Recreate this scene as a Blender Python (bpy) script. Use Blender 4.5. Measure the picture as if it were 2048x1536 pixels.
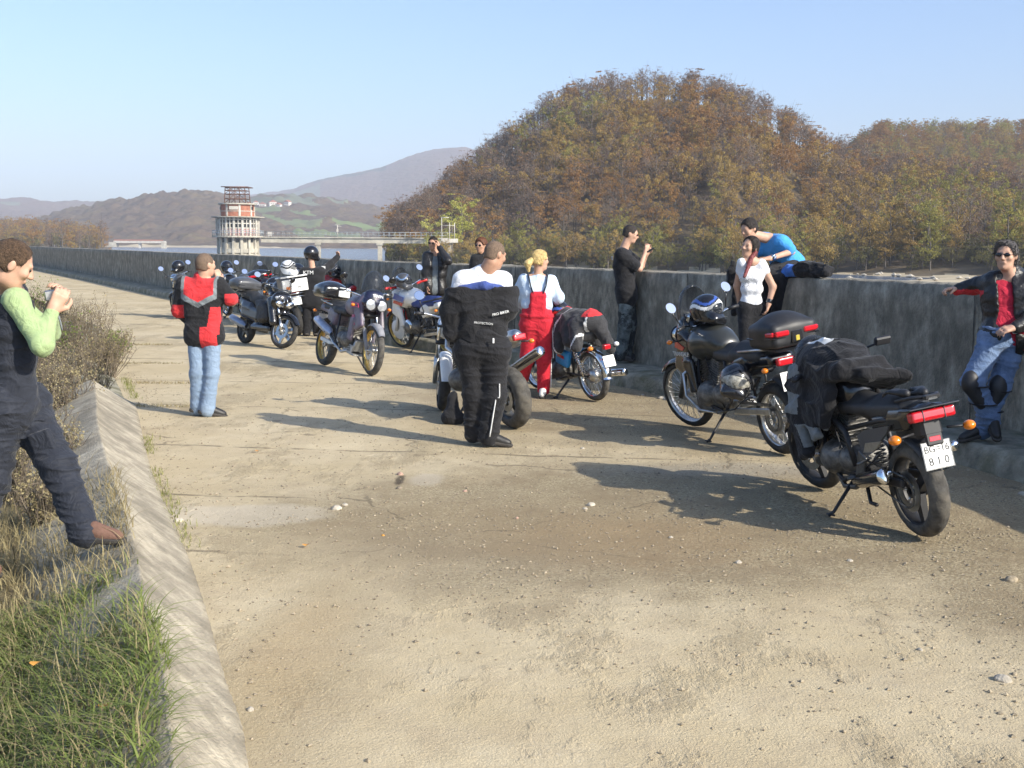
import bpy, math, random
import numpy as np
from mathutils import Vector, Matrix, Euler
SC = bpy.context.scene
for _o in list(bpy.data.objects): bpy.data.objects.remove(_o)
# ------------------------------------------------------------------ camera
FPX, CAMH, ROLL = 2300.0, 1.8, .007
PITCH = math.atan(278/FPX)
_c, _s = math.cos(PITCH), math.sin(PITCH)
_F = np.array([0, _c, -_s]); _R0 = np.array([1., 0, 0]); _U0 = np.array([0, _s, _c])
_R = _R0*math.cos(ROLL)+_U0*math.sin(ROLL); _U = -_R0*math.sin(ROLL)+_U0*math.cos(ROLL)
C0 = np.array([0, 0, CAMH])
cd = bpy.data.cameras.new('camera'); cam = bpy.data.objects.new('camera', cd); SC.collection.objects.link(cam)
cd.sensor_width = 36; cd.lens = FPX/2048*36; cd.clip_start = .05; cd.clip_end = 20000
m = Matrix(((_R[0], _U[0], -_F[0], 0), (_R[1], _U[1], -_F[1], 0), (_R[2], _U[2], -_F[2], CAMH), (0, 0, 0, 1)))
cam.matrix_world = m
SC.camera = cam
def _ray(x, y): return _F+_R*(x-1024)/FPX+_U*(768-y)/FPX
def gp(x, y, z=0.):          # ground point seen at a photo pixel
    d = _ray(x, y); return C0+d*(z-CAMH)/d[2]
def at(x, y, Y):             # point seen at a photo pixel at depth Y
    d = _ray(x, y); return C0+d*Y/d[1]
# ------------------------------------------------------------------ world, sun, exposure
SUN_EL = math.radians(30); SUN_AZ = math.atan2(.795, -.607)
w = bpy.data.worlds.new('World'); SC.world = w; w.use_nodes = True
nt = w.node_tree; bg = nt.nodes['Background']
sky = nt.nodes.new('ShaderNodeTexSky'); sky.sky_type = 'NISHITA'; sky.sun_disc = False
sky.sun_elevation = SUN_EL; sky.sun_rotation = SUN_AZ; sky.air_density = 1.0; sky.dust_density = 2.8; sky.ozone_density = 5.5; sky.altitude = 400
nt.links.new(sky.outputs[0], bg.inputs[0]); bg.inputs[1].default_value = .14
sl = bpy.data.lights.new('sun', 'SUN'); so = bpy.data.objects.new('sun', sl); SC.collection.objects.link(so)
sl.energy = 3.75; sl.angle = math.radians(.55); sl.color = (1, .93, .80)
sd = Vector((math.sin(SUN_AZ)*math.cos(SUN_EL), math.cos(SUN_AZ)*math.cos(SUN_EL), math.sin(SUN_EL)))
so.rotation_euler = sd.to_track_quat('Z', 'Y').to_euler()
so.location = (20, -20, 30)
vs = SC.view_settings; vs.view_transform = 'Standard'; vs.look = 'None'; vs.gamma = 1; vs.exposure = .84
SC.cycles.use_denoising = True; SC.cycles.max_bounces = 6; SC.cycles.transparent_max_bounces = 8
SC.cycles.volume_bounces = 0
# ------------------------------------------------------------------ object helpers
COL = SC.collection
def tag(o, label=None, cat=None, group=None, kind=None):
    if label: o['label'] = label
    if cat: o['category'] = cat
    if group: o['group'] = group
    if kind: o['kind'] = kind
    return o
def link(name, me, mats, parent=None):
    o = bpy.data.objects.new(name, me); COL.objects.link(o)
    if not isinstance(mats, (list, tuple)): mats = [mats]
    if len(me.materials) == 0:
        for q in mats: me.materials.append(q)
    if parent: o.parent = parent
    return o
def empty(name, loc=(0, 0, 0), rz=0., label=None, cat=None, group=None):
    o = bpy.data.objects.new(name, None); COL.objects.link(o); o.location = loc; o.rotation_euler = (0, 0, rz)
    o.empty_display_size = .1
    return tag(o, label, cat, group)
def mesh_np(name, V, Fq, smooth=True, midx=None):
    V = np.asarray(V, dtype=np.float32); me = bpy.data.meshes.new(name)
    if isinstance(Fq, np.ndarray):
        n, k = Fq.shape; flat = Fq.ravel(); st = np.arange(n)*k; tot = np.full(n, k)
    else:
        n = len(Fq); flat = np.array([i for f in Fq for i in f]); tot = np.array([len(f) for f in Fq]); st = np.concatenate([[0], np.cumsum(tot)[:-1]]) if n else np.array([])
    me.vertices.add(len(V)); me.vertices.foreach_set('co', V.ravel())
    me.loops.add(len(flat)); me.loops.foreach_set('vertex_index', flat.astype(np.int32))
    me.polygons.add(n); me.polygons.foreach_set('loop_start', st.astype(np.int32))
    if midx is not None: me.polygons.foreach_set('material_index', np.asarray(midx, dtype=np.int32))
    me.polygons.foreach_set('use_smooth', np.full(n, bool(smooth)))
    me.update(calc_edges=True); me.validate(); return me
class MB:
    """collects simple shapes; build() links them as ONE mesh"""
    def __init__(s): s.v = []; s.f = []; s.m = []; s.sm = []
    def add(s, V, F, m=0, sm=False):
        b = len(s.v); s.v += [tuple(map(float, q)) for q in V]
        for f in F: s.f.append(tuple(i+b for i in f)); s.m.append(m); s.sm.append(sm)
        return s
    def box(s, c, h, R=None, m=0, bev=0.):
        hx, hy, hz = h; R = np.eye(3) if R is None else np.array(R)
        c = np.array(c, float)
        if bev <= 0:
            V = [c+R@np.array([x*hx, y*hy, z*hz]) for x in (-1, 1) for y in (-1, 1) for z in (-1, 1)]
            F = [(0, 1, 3, 2), (4, 6, 7, 5), (0, 4, 5, 1), (2, 3, 7, 6), (0, 2, 6, 4), (1, 5, 7, 3)]
            return s.add(V, F, m)
        b = min(bev, hx*.95, hy*.95, hz*.95); V = []
        idx = {}
        for x in (-1, 1):
            for y in (-1, 1):
                for z in (-1, 1):
                    for a in range(3):
                        q = [x*(hx-b), y*(hy-b), z*(hz-b)]; q[a] = (x*hx, y*hy, z*hz)[a]
                        idx[(x, y, z, a)] = len(V); V.append(c+R@np.array(q))
        F = []
        for a in range(3):
            o1, o2 = [(1, 2), (2, 0), (0, 1)][a]
            for sgn in (-1, 1):
                f = []
                for u, v in ((-1, -1), (1, -1), (1, 1), (-1, 1)):
                    k = [0, 0, 0]; k[a] = sgn; k[o1] = u; k[o2] = v; f.append(idx[(*k, a)])
                F.append(tuple(f) if sgn > 0 else tuple(f[::-1]))
        for a in range(3):
            o1, o2 = [(1, 2), (2, 0), (0, 1)][a]
            for u in (-1, 1):
                for v in (-1, 1):
                    k0 = [0, 0, 0]; k0[o1] = u; k0[o2] = v; k1 = list(k0); k0[a] = -1; k1[a] = 1
                    F.append((idx[(*k0, o1)], idx[(*k0, o2)], idx[(*k1, o2)], idx[(*k1, o1)]))
        for x in (-1, 1):
            for y in (-1, 1):
                for z in (-1, 1): F.append((idx[(x, y, z, 0)], idx[(x, y, z, 1)], idx[(x, y, z, 2)]))
        return s.add(V, F, m)
    def tube(s, pts, r, n=8, m=0, cap=True, sm=True, flat=1.):
        P = [np.array(p, float) for p in pts]; k = len(P)
        rr = r if isinstance(r, (list, tuple, np.ndarray)) else [r]*k
        V = []; prev = None
        for i in range(k):
            t = P[min(i+1, k-1)]-P[max(i-1, 0)]; t = t/(np.linalg.norm(t)+1e-9)
            if prev is None:
                a = np.array([0, 0, 1.]) if abs(t[2]) < .9 else np.array([1., 0, 0])
            else: a = prev
            u = a-t*np.dot(a, t); u /= np.linalg.norm(u)+1e-9; v = np.cross(t, u); prev = u
            for j in range(n):
                an = 2*math.pi*j/n; V.append(P[i]+rr[i]*(math.cos(an)*u*flat+math.sin(an)*v))
        F = [(i*n+j, i*n+(j+1) % n, (i+1)*n+(j+1) % n, (i+1)*n+j) for i in range(k-1) for j in range(n)]
        if cap: F += [tuple(range(n))[::-1], tuple(range((k-1)*n, k*n))]
        return s.add(V, F, m, sm)
    def lathe(s, prof, c, ax='y', n=32, m=0, sm=True, closed=False, R=None):
        """prof: (radius, along-axis)"""
        c = np.array(c, float); V = []; k = len(prof)
        for j in range(n):
            an = 2*math.pi*j/n; ca, sa = math.cos(an), math.sin(an)
            for (r, h) in prof:
                q = {'y': (r*ca, h, r*sa), 'z': (r*ca, r*sa, h), 'x': (h, r*ca, r*sa)}[ax]
                q = np.array(q)
                if R is not None: q = np.array(R)@q
                V.append(c+q)
        F = []
        kk = k if closed else k-1
        for j in range(n):
            for i in range(kk):
                F.append((j*k+i, j*k+(i+1) % k, ((j+1) % n)*k+(i+1) % k, ((j+1) % n)*k+i))
        return s.add(V, F, m, sm)
    def prism(s, poly, h0, h1, ax='y', m=0, R=None, c=(0, 0, 0)):
        n = len(poly); V = []; c = np.array(c, float)
        for h in (h0, h1):
            for (a, b) in poly:
                q = np.array({'y': (a, h, b), 'z': (a, b, h), 'x': (h, a, b)}[ax], float)
                if R is not None: q = np.array(R)@q
                V.append(c+q)
        F = [tuple(range(n)), tuple(range(2*n-1, n-1, -1))]+[(i, n+i, n+(i+1) % n, (i+1) % n) for i in range(n)]
        return s.add(V, F, m)
    def build(s, name, mats, parent=None, tr=None):
        me = mesh_np(name, s.v, s.f, False, s.m); me.polygons.foreach_set('use_smooth', s.sm)
        return link(name, me, mats, parent)
def rot(ax, deg): return np.array(Matrix.Rotation(math.radians(deg), 3, ax))
def nrm(v): v = np.array(v, float); return v/(np.linalg.norm(v)+1e-9)
# ------------------------------------------------------------------ materials
_MC = {}
def mat(name, col, rough=.6, metal=0., var=.12, scale=8., bump=0., bscale=60., coat=0., col2=None, thr=None, spec=.5, detail=6, coords='Object', stretch=None, trans=0., ior=1.45, emit=None, sheen=0., c2soft=.1, alpha=1.):
    if name in _MC: return _MC[name]
    m = bpy.data.materials.new(name); m.use_nodes = True; nt = m.node_tree; N = nt.nodes; L = nt.links; b = N['Principled BSDF']
    b.inputs['Roughness'].default_value = rough; b.inputs['Metallic'].default_value = metal
    b.inputs['Specular IOR Level'].default_value = spec; b.inputs['Coat Weight'].default_value = coat; b.inputs['Coat Roughness'].default_value = .08
    b.inputs['Transmission Weight'].default_value = trans; b.inputs['IOR'].default_value = ior; b.inputs['Sheen Weight'].default_value = sheen
    b.inputs['Alpha'].default_value = alpha
    tc = N.new('ShaderNodeTexCoord'); src = tc.outputs[coords]
    if stretch:
        mp = N.new('ShaderNodeMapping'); mp.inputs['Scale'].default_value = stretch; L.new(src, mp.inputs[0]); src = mp.outputs[0]
    nz = N.new('ShaderNodeTexNoise'); nz.inputs['Scale'].default_value = scale; nz.inputs['Detail'].default_value = detail; nz.inputs['Roughness'].default_value = .65; L.new(src, nz.inputs['Vector'])
    cr = N.new('ShaderNodeValToRGB'); e = cr.color_ramp.elements
    c = np.array(col[:3], float); lo = np.clip(c*(1-var*1.6), 0, 1); hi = np.clip(c*(1+var*1.6), 0, 1)
    e[0].position = .32; e[1].position = .68; e[0].color = (*lo, 1); e[1].color = (*hi, 1); L.new(nz.outputs[0], cr.inputs[0])
    out = cr.outputs[0]
    if col2 is not None:
        n2 = N.new('ShaderNodeTexNoise'); n2.inputs['Scale'].default_value = scale*.37; n2.inputs['Detail'].default_value = 8; n2.inputs['Roughness'].default_value = .7; L.new(src, n2.inputs['Vector'])
        r2 = N.new('ShaderNodeValToRGB'); t = .5 if thr is None else thr; r2.color_ramp.elements[0].position = max(0, t-c2soft); r2.color_ramp.elements[1].position = min(1, t+c2soft); L.new(n2.outputs[0], r2.inputs[0])
        mx = N.new('ShaderNodeMix'); mx.data_type = 'RGBA'; L.new(r2.outputs[0], mx.inputs[0]); L.new(out, mx.inputs[6]); mx.inputs[7].default_value = (*col2, 1); out = mx.outputs[2]
    L.new(out, b.inputs['Base Color'])
    if sheen and bump > 0:
        n3 = N.new('ShaderNodeTexNoise'); n3.inputs['Scale'].default_value = 7; n3.inputs['Detail'].default_value = 4; n3.inputs['Distortion'].default_value = 1.6; L.new(src, n3.inputs['Vector'])
        ab = N.new('ShaderNodeMath'); ab.operation = 'PINGPONG'; L.new(n3.outputs[0], ab.inputs[0]); ab.inputs[1].default_value = .12
        bp = N.new('ShaderNodeBump'); bp.inputs['Strength'].default_value = .32; bp.inputs['Distance'].default_value = .12; L.new(ab.outputs[0], bp.inputs['Height']); L.new(bp.outputs[0], b.inputs['Normal'])
    elif bump > 0:
        n3 = N.new('ShaderNodeTexNoise'); n3.inputs['Scale'].default_value = bscale; n3.inputs['Detail'].default_value = 5; L.new(src, n3.inputs['Vector'])
        bp = N.new('ShaderNodeBump'); bp.inputs['Strength'].default_value = bump; bp.inputs['Distance'].default_value = .02; L.new(n3.outputs[0], bp.inputs['Height']); L.new(bp.outputs[0], b.inputs['Normal'])
    if emit: b.inputs['Emission Color'].default_value = (*emit[:3], 1); b.inputs['Emission Strength'].default_value = emit[3]
    _MC[name] = m; return m
def leafmat(name, cols, rough=.7, trans=.25, zone=.12):
    gain = 1.75 if ('leaves' in name and 'shrub' not in name) else 1.45; cols = [tuple(v*gain for v in c) for c in cols]
    """foliage: colour differs from tree to tree and from leaf clump to leaf clump"""
    if name in _MC: return _MC[name]
    m = bpy.data.materials.new(name); m.use_nodes = True; nt = m.node_tree; N = nt.nodes; L = nt.links; b = N['Principled BSDF']
    b.inputs['Roughness'].default_value = rough; b.inputs['Specular IOR Level'].default_value = .2
    oi = N.new('ShaderNodeObjectInfo'); ge = N.new('ShaderNodeNewGeometry')
    tc = N.new('ShaderNodeTexCoord'); nz = N.new('ShaderNodeTexNoise'); nz.inputs['Scale'].default_value = .55; nz.inputs['Detail'].default_value = 3; L.new(tc.outputs['Object'], nz.inputs[0])
    a1 = N.new('ShaderNodeMath'); a1.operation = 'MULTIPLY'; L.new(oi.outputs['Random'], a1.inputs[0]); a1.inputs[1].default_value = .55
    a2 = N.new('ShaderNodeMath'); a2.operation = 'MULTIPLY_ADD'; L.new(ge.outputs['Random Per Island'], a2.inputs[0]); a2.inputs[1].default_value = .3; L.new(a1.outputs[0], a2.inputs[2])
    a3 = N.new('ShaderNodeMath'); a3.operation = 'MULTIPLY_ADD'; L.new(nz.outputs[0], a3.inputs[0]); a3.inputs[1].default_value = .5; L.new(a2.outputs[0], a3.inputs[2])
    a4 = N.new('ShaderNodeMath'); a4.operation = 'SUBTRACT'; L.new(a3.outputs[0], a4.inputs[0]); a4.inputs[1].default_value = .15
    cr = N.new('ShaderNodeValToRGB'); e = cr.color_ramp.elements
    while len(e) < len(cols): e.new(.5)
    for i, c in enumerate(cols): e[i].position = i/(len(cols)-1); e[i].color = (*c, 1)
    L.new(a4.outputs[0], cr.inputs[0]); L.new(cr.outputs[0], b.inputs['Base Color'])
    tr = N.new('ShaderNodeBsdfTranslucent'); L.new(cr.outputs[0], tr.inputs[0]); ms = N.new('ShaderNodeMixShader'); ms.inputs[0].default_value = trans
    L.new(b.outputs[0], ms.inputs[1]); L.new(tr.outputs[0], ms.inputs[2]); L.new(ms.outputs[0], N['Material Output'].inputs[0])
    _MC[name] = m; return m
# ------------------------------------------------------------------ signed distance modelling
_rs = np.random.RandomState(5)
_K1 = _rs.normal(size=(7, 3)); _K2 = _rs.normal(size=(7, 3)); _PH = _rs.uniform(0, 6.28, 7)
def fnoise(P, f):
    """smooth pseudo noise, about -1..1"""
    Q = P*f; o = 0
    for i in range(7): o = o+np.sin(Q@_K1[i]+_PH[i]+1.3*np.sin(Q@_K2[i]*.7+_PH[i]*2))
    return o/4.2
def C(a, b, ra, rb=None, op='u', k=None): return ('c', np.array(a, float), np.array(b, float), ra, ra if rb is None else rb, op, k)
def S(a, r, op='u', k=None): return ('c', np.array(a, float), np.array(a, float), r, r, op, k)
def E_(c, r, R=None, op='u', k=None): return ('e', np.array(c, float), np.array(r, float), np.eye(3) if R is None else np.array(R), 0, op, k)
def B(c, h, R=None, r=.01, op='u', k=None): return ('b', np.array(c, float), np.array(h, float), np.eye(3) if R is None else np.array(R), r, op, k)
def PL(c, n): return ('p', np.array(c, float), nrm(n), 0, 0, 'i', None)   # keep the side n points AWAY from
def _pd(pr, P):
    t = pr[0]
    if t == 'c':
        a, b, ra, rb = pr[1:5]; ba = b-a; l = ba@ba; pa = P-a
        h = np.clip(pa@ba/l, 0, 1) if l > 1e-12 else np.zeros(P.shape[:-1])
        return np.sqrt(((pa-h[..., None]*ba)**2).sum(-1))-(ra+(rb-ra)*h)
    if t == 'e':
        q = (P-pr[1])@pr[3]; r = pr[2]; k0 = np.sqrt(((q/r)**2).sum(-1)); k1 = np.sqrt(((q/(r*r))**2).sum(-1))+1e-9
        return k0*(k0-1)/k1
    if t == 'b':
        q = np.abs((P-pr[1])@pr[3])-pr[2]+pr[4]
        return np.sqrt((np.maximum(q, 0)**2).sum(-1))+np.minimum(q.max(-1), 0)-pr[4]
    return (P-pr[1])@pr[2]
def _bb(pr):
    t = pr[0]
    if t == 'c': return np.minimum(pr[1]-pr[3], pr[2]-pr[4]), np.maximum(pr[1]+pr[3], pr[2]+pr[4])
    e = np.abs(pr[3])@pr[2]; return pr[1]-e, pr[1]+e
def sdf_mesh(prims, vox, k=.02, disp=None, dmax=0.):
    us = [p for p in prims if p[5] == 'u']
    lo = np.min([_bb(p)[0] for p in us], 0)-vox*2.5-k-dmax; hi = np.max([_bb(p)[1] for p in us], 0)+vox*2.5+k+dmax
    n = np.ceil((hi-lo)/vox).astype(int)+1
    ax = [lo[i]+vox*np.arange(n[i]) for i in range(3)]
    D = np.full(n, .5, dtype=np.float64)
    for p in prims:
        kk = k if p[6] is None else p[6]
        if p[0] == 'p': sl_ = [slice(0, n[i]) for i in range(3)]
        else:
            bl, bh = _bb(p); mg = kk+vox*2.5+dmax
            sl_ = [slice(max(0, int((bl[i]-mg-lo[i])/vox)), min(n[i], int((bh[i]+mg-lo[i])/vox)+2)) for i in range(3)]
        if any(s_.start >= s_.stop for s_ in sl_):
            if p[5] == 'i': pass
            continue
        G = np.stack(np.meshgrid(*[ax[i][sl_[i]] for i in range(3)], indexing='ij'), -1)
        d = _pd(p, G); o = D[tuple(sl_)]
        if p[5] == 'u':
            h = np.maximum(kk-np.abs(o-d), 0)/max(kk, 1e-6); r_ = np.minimum(o, d)-h*h*kk*.25
        elif p[5] == 's':
            h = np.maximum(kk-np.abs(o+d), 0)/max(kk, 1e-6); r_ = np.maximum(o, -d)+h*h*kk*.25
        else: r_ = np.maximum(o, d)
        D[tuple(sl_)] = r_
        if p[5] == 'i' and p[0] != 'p':
            M_ = np.ones(D.shape, bool); M_[tuple(sl_)] = False; D[M_] = .5
    if disp is not None:
        near = np.abs(D) < dmax+vox*2
        ii = np.argwhere(near); P = lo+ii*vox; D[near] += disp(P)
    # surface nets
    ins = D < 0
    c = ins[:-1, :-1, :-1].astype(np.int8)*0
    cs = np.zeros(np.array(D.shape)-1, np.int8)
    for dx in (0, 1):
        for dy in (0, 1):
            for dz in (0, 1): cs += ins[dx:D.shape[0]-1+dx, dy:D.shape[1]-1+dy, dz:D.shape[2]-1+dz]
    act = (cs > 0) & (cs < 8); idx = np.full(act.shape, -1, np.int64); A = np.argwhere(act); idx[act] = np.arange(len(A))
    acc = np.zeros((len(A), 3)); cnt = np.zeros(len(A))
    for a in range(3):
        o = [b for b in range(3) if b != a]
        for u in (0, 1):
            for v in (0, 1):
                q0 = A.copy(); q0[:, o[0]] += u; q0[:, o[1]] += v; q1 = q0.copy(); q1[:, a] += 1
                d0 = D[q0[:, 0], q0[:, 1], q0[:, 2]]; d1 = D[q1[:, 0], q1[:, 1], q1[:, 2]]
                x = (d0 < 0) != (d1 < 0); t = np.where(x, d0/(d0-d1+1e-12), 0)
                pt = (q0-A).astype(float); pt[:, a] += t; acc += pt*x[:, None]; cnt += x
    V = lo+(A+acc/np.maximum(cnt, 1)[:, None])*vox
    Fs = []
    for a in range(3):
        o1, o2 = [(1, 2), (2, 0), (0, 1)][a]
        s0 = [slice(None)]*3; s1 = [slice(None)]*3; s0[a] = slice(0, -1); s1[a] = slice(1, None)
        e0 = ins[tuple(s0)]; e1 = ins[tuple(s1)]; X = np.argwhere(e0 != e1)
        X = X[(X[:, o1] > 0) & (X[:, o2] > 0) & (X[:, o1] < D.shape[o1]-1) & (X[:, o2] < D.shape[o2]-1)]
        fl = e0[X[:, 0], X[:, 1], X[:, 2]]
        def g(u, v):
            q = X.copy(); q[:, o1] -= u; q[:, o2] -= v; return idx[q[:, 0], q[:, 1], q[:, 2]]
        f = np.stack([g(1, 1), g(0, 1), g(0, 0), g(1, 0)], 1); f[~fl] = f[~fl][:, ::-1]; Fs.append(f)
    return V, np.concatenate(Fs)
def sdf(name, prims, vox, mats, parent=None, k=.02, disp=None, dmax=0., pick=None, off=None):
    V, Fq = sdf_mesh(prims, vox, k, disp, dmax)
    mi = None
    if pick is not None: mi = pick(V[Fq].mean(1)).astype(int)
    if off is not None: V = V-np.array(off)
    me = mesh_np(name, V, Fq, True, mi)
    return link(name, me, mats, parent)
def folds(amp, f=9., st=(1, 1, 1)):
    st = np.array(st)
    def g(P):
        q = P*st; w_ = q+.05*np.stack([fnoise(q+3, f*.6), fnoise(q+5, f*.6), fnoise(q+9, f*.6)], -1)
        a = 1-np.abs(fnoise(w_, f*1.25)); b = 1-np.abs(fnoise(w_+7, f*2.4)); return -amp*(a**5*.95+b**5*.55-.30)
    return g
def textmesh(s, size, ext=.0008, align='CENTER', space=1.):
    cu = bpy.data.curves.new('lettering', 'FONT'); cu.body = s; cu.size = size; cu.extrude = ext; cu.align_x = align; cu.align_y = 'CENTER'; cu.space_character = space; cu.resolution_u = 3
    o = bpy.data.objects.new('lettering', cu); COL.objects.link(o); dg = bpy.context.evaluated_depsgraph_get(); dg.update()
    me = bpy.data.meshes.new_from_object(o.evaluated_get(dg)); bpy.data.objects.remove(o); bpy.data.curves.remove(cu)
    me.materials.clear(); return me
def lettering(s, size, origin, xdir, ydir, m, parent=None, name='lettering', ext=.0008, bold=0.):
    me = textmesh(s, size, ext); xd = nrm(xdir); zd = nrm(np.cross(xd, ydir)); yd = np.cross(zd, xd)
    M4 = Matrix(((xd[0], yd[0], zd[0], origin[0]), (xd[1], yd[1], zd[1], origin[1]), (xd[2], yd[2], zd[2], origin[2]), (0, 0, 0, 1)))
    me.transform(M4); return link(name, me, m, parent)
# ================================================================== SETTING
def spline(P, n=14):
    P = [np.array(p, float) for p in P]; out = []
    for i in range(len(P)-1):
        p0 = P[max(i-1, 0)]; p1 = P[i]; p2 = P[i+1]; p3 = P[min(i+2, len(P)-1)]
        for j in range(n):
            t = j/n; out.append(.5*((2*p1)+(-p0+p2)*t+(2*p0-5*p1+4*p2-p3)*t*t+(-p0+3*p1-3*p2+p3)*t**3))
    out.append(P[-1]); return np.array(out)
WALL = [(6.0, -8), (5.9, -3), (5.75, 1), (5.4, 4.6), (5.05, 7), (4.75, 8.8), (4.42, 10.1), (4.1, 11.1), (3.55, 12.35), (2.62, 14.1), (1.6, 16.0), (.93, 17.2), (.15, 18.6), (-2.1, 22), (-6.4, 30.2), (-12, 40.5), (-22.3, 60), (-39, 90.5), (-62, 128), (-95, 175)]
TOE = [(.9, -8), (.2, -2), (-.3, 1.5), (-.9, 3.78), (-1.2, 4.64), (-1.8, 6.3), (-2.94, 9.2), (-4.2, 12.7), (-5.7, 16.5), (-9, 25.1), (-17.2, 41), (-27, 60), (-43.5, 90), (-67, 127), (-100, 172)]
wl = spline(WALL); te = spline(TOE)
def wx(y): return np.interp(y, wl[:, 1], wl[:, 0])
def tx(y): return np.interp(y, te[:, 1], te[:, 0])
def normals(P):
    t = np.gradient(P, axis=0); t /= np.linalg.norm(t, axis=1)[:, None]; return np.stack([-t[:, 1], t[:, 0]], 1)   # to the left of travel
LEDW = .78
def road_mat():
    m = bpy.data.materials.new('gritty_concrete_road'); m.use_nodes = True; nt = m.node_tree; N = nt.nodes; L = nt.links; b = N['Principled BSDF']; b.inputs['Roughness'].default_value = .92; b.inputs['Specular IOR Level'].default_value = .2
    tc = N.new('ShaderNodeTexCoord'); P = tc.outputs['Object']
    def noise(sc, det=6, ro=.6, st=None, off=None):
        n = N.new('ShaderNodeTexNoise'); n.inputs['Scale'].default_value = sc; n.inputs['Detail'].default_value = det; n.inputs['Roughness'].default_value = ro
        if st or off:
            mp = N.new('ShaderNodeMapping'); mp.inputs['Scale'].default_value = st or (1, 1, 1); mp.inputs['Location'].default_value = off or (0, 0, 0); L.new(P, mp.inputs[0]); L.new(mp.outputs[0], n.inputs[0])
        else: L.new(P, n.inputs[0])
        return n.outputs[0]
    def ramp(src, a, c, v0=0., v1=1.):
        r = N.new('ShaderNodeMapRange'); r.interpolation_type = 'SMOOTHSTEP'; L.new(src, r.inputs[0]); r.inputs[1].default_value = a; r.inputs[2].default_value = c; r.inputs[3].default_value = v0; r.inputs[4].default_value = v1; return r.outputs[0]
    def mix(f, A, Bc, t='MIX'):
        x = N.new('ShaderNodeMix'); x.data_type = 'RGBA'; x.blend_type = t
        for q, i in ((f, 0), (A, 6), (Bc, 7)):
            if isinstance(q, float): x.inputs[i].default_value = q
            elif isinstance(q, tuple): x.inputs[i].default_value = (*q, 1)
            else: L.new(q, x.inputs[i])
        return x.outputs[2]
    def mth(op, a, c):
        x = N.new('ShaderNodeMath'); x.operation = op
        for q, i in ((a, 0), (c, 1)):
            if isinstance(q, (float, int)): x.inputs[i].default_value = q
            else: L.new(q, x.inputs[i])
        return x.outputs[0]
    def blob(cx, cy, rx, ry, a=.55, c=1.1, ns=1.3, na=.9):     # ragged elliptical patch of dirt
        mp = N.new('ShaderNodeMapping'); mp.vector_type = 'POINT'; mp.inputs['Location'].default_value = (-cx/rx, -cy/ry, 0); mp.inputs['Scale'].default_value = (1/rx, 1/ry, 1); L.new(P, mp.inputs[0])
        le = N.new('ShaderNodeVectorMath'); le.operation = 'LENGTH'; L.new(mp.outputs[0], le.inputs[0])
        d = mth('ADD', le.outputs['Value'], mth('MULTIPLY', mth('SUBTRACT', noise(ns, 7, .65, off=(cx, cy, 0)), .5), na))
        return ramp(d, a, c, 1., 0.)
    conc = mix(ramp(noise(.5, 8, .7), .35, .65), (.49, .395, .24), (.575, .48, .315))
    conc = mix(ramp(noise(2.3, 8, .7), .42, .7, 0, .55), conc, (.41, .325, .21))
    grit = mix(ramp(noise(55, 3, .8), .38, .62), (.27, .21, .12), (.52, .43, .275))
    grit = mix(ramp(noise(1.4, 8, .75), .4, .66), grit, (.31, .24, .145))
    # where the grit and sand lie
    g = blob(1.1, 7.6, 3.4, 2.4, .5, 1.05)
    g = mth('MAXIMUM', g, blob(3.9, 7.2, 2.2, 5.0, .6, 1.1)); g = mth('MAXIMUM', g, blob(1.6, 13.6, 3.2, 4.0, .55, 1.2))
    g = mth('MAXIMUM', g, mth('MULTIPLY', blob(-.9, 4.6, .45, 2.4, .4, 1.1), .35))
    g = mth('MAXIMUM', g, mth('MULTIPLY', ramp(noise(.9, 9, .75, st=(1, .5, 1), off=(4, 9, 0)), .5, .6), .55))
    col = mix(g, conc, grit)
    col = mix(mth('MULTIPLY', blob(.75, 7.0, 1.25, 1.0, .3, 1.0, 2.5), .42), col, (.34, .22, .11))
    col = mix(mth('MULTIPLY', blob(-.35, 6.6, 1.3, .9, .3, 1.1, 2.5), .4), col, (.33, .26, .165))
    col = mix(mth('MULTIPLY', blob(-.95, 5.0, .3, 1.0, .3, 1.1, 3), .22), col, (.42, .27, .12))
    col = mix(mth('MULTIPLY', blob(-1.78, 7.5, .80, .42, .55, .9, 2.6), .7), col, (.57, .495, .37))
    col = mix(mth('MULTIPLY', blob(.15, 7.35, 1.75, 1.05, .35, 1.05, 2.2), .38), col, (.34, .255, .145))
    col = mix(mth('MULTIPLY', blob(-.86, 8.72, .045, .25, .4, 1.1, 9, .9), .85), col, (.06, .045, .03))
    col = mix(mth('MULTIPLY', blob(-.66, 8.75, .17, .3, .5, 1.0, 4, .7), .5), col, (.56, .49, .38))
    col = mix(mth('MULTIPLY', blob(1.9, 9.2, 1.6, .45, .3, 1.0, 3), .6), col, (.36, .32, .25))
    # slab joints across the road: darker, soil-filled, ragged
    sep = N.new('ShaderNodeSeparateXYZ'); wv = N.new('ShaderNodeVectorMath'); wv.operation = 'ADD'
    nv = N.new('ShaderNodeTexNoise'); nv.inputs['Scale'].default_value = 2.2; nv.inputs['Detail'].default_value = 5; L.new(P, nv.inputs[0]); sc_ = N.new('ShaderNodeVectorMath'); sc_.operation = 'SCALE'; sc_.inputs['Scale'].default_value = .16; L.new(nv.outputs['Color'], sc_.inputs[0])
    L.new(P, wv.inputs[0]); L.new(sc_.outputs[0], wv.inputs[1]); L.new(wv.outputs[0], sep.inputs[0])
    along = mth('ADD', sep.outputs['Y'], mth('MULTIPLY', sep.outputs['X'], .12))
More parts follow.
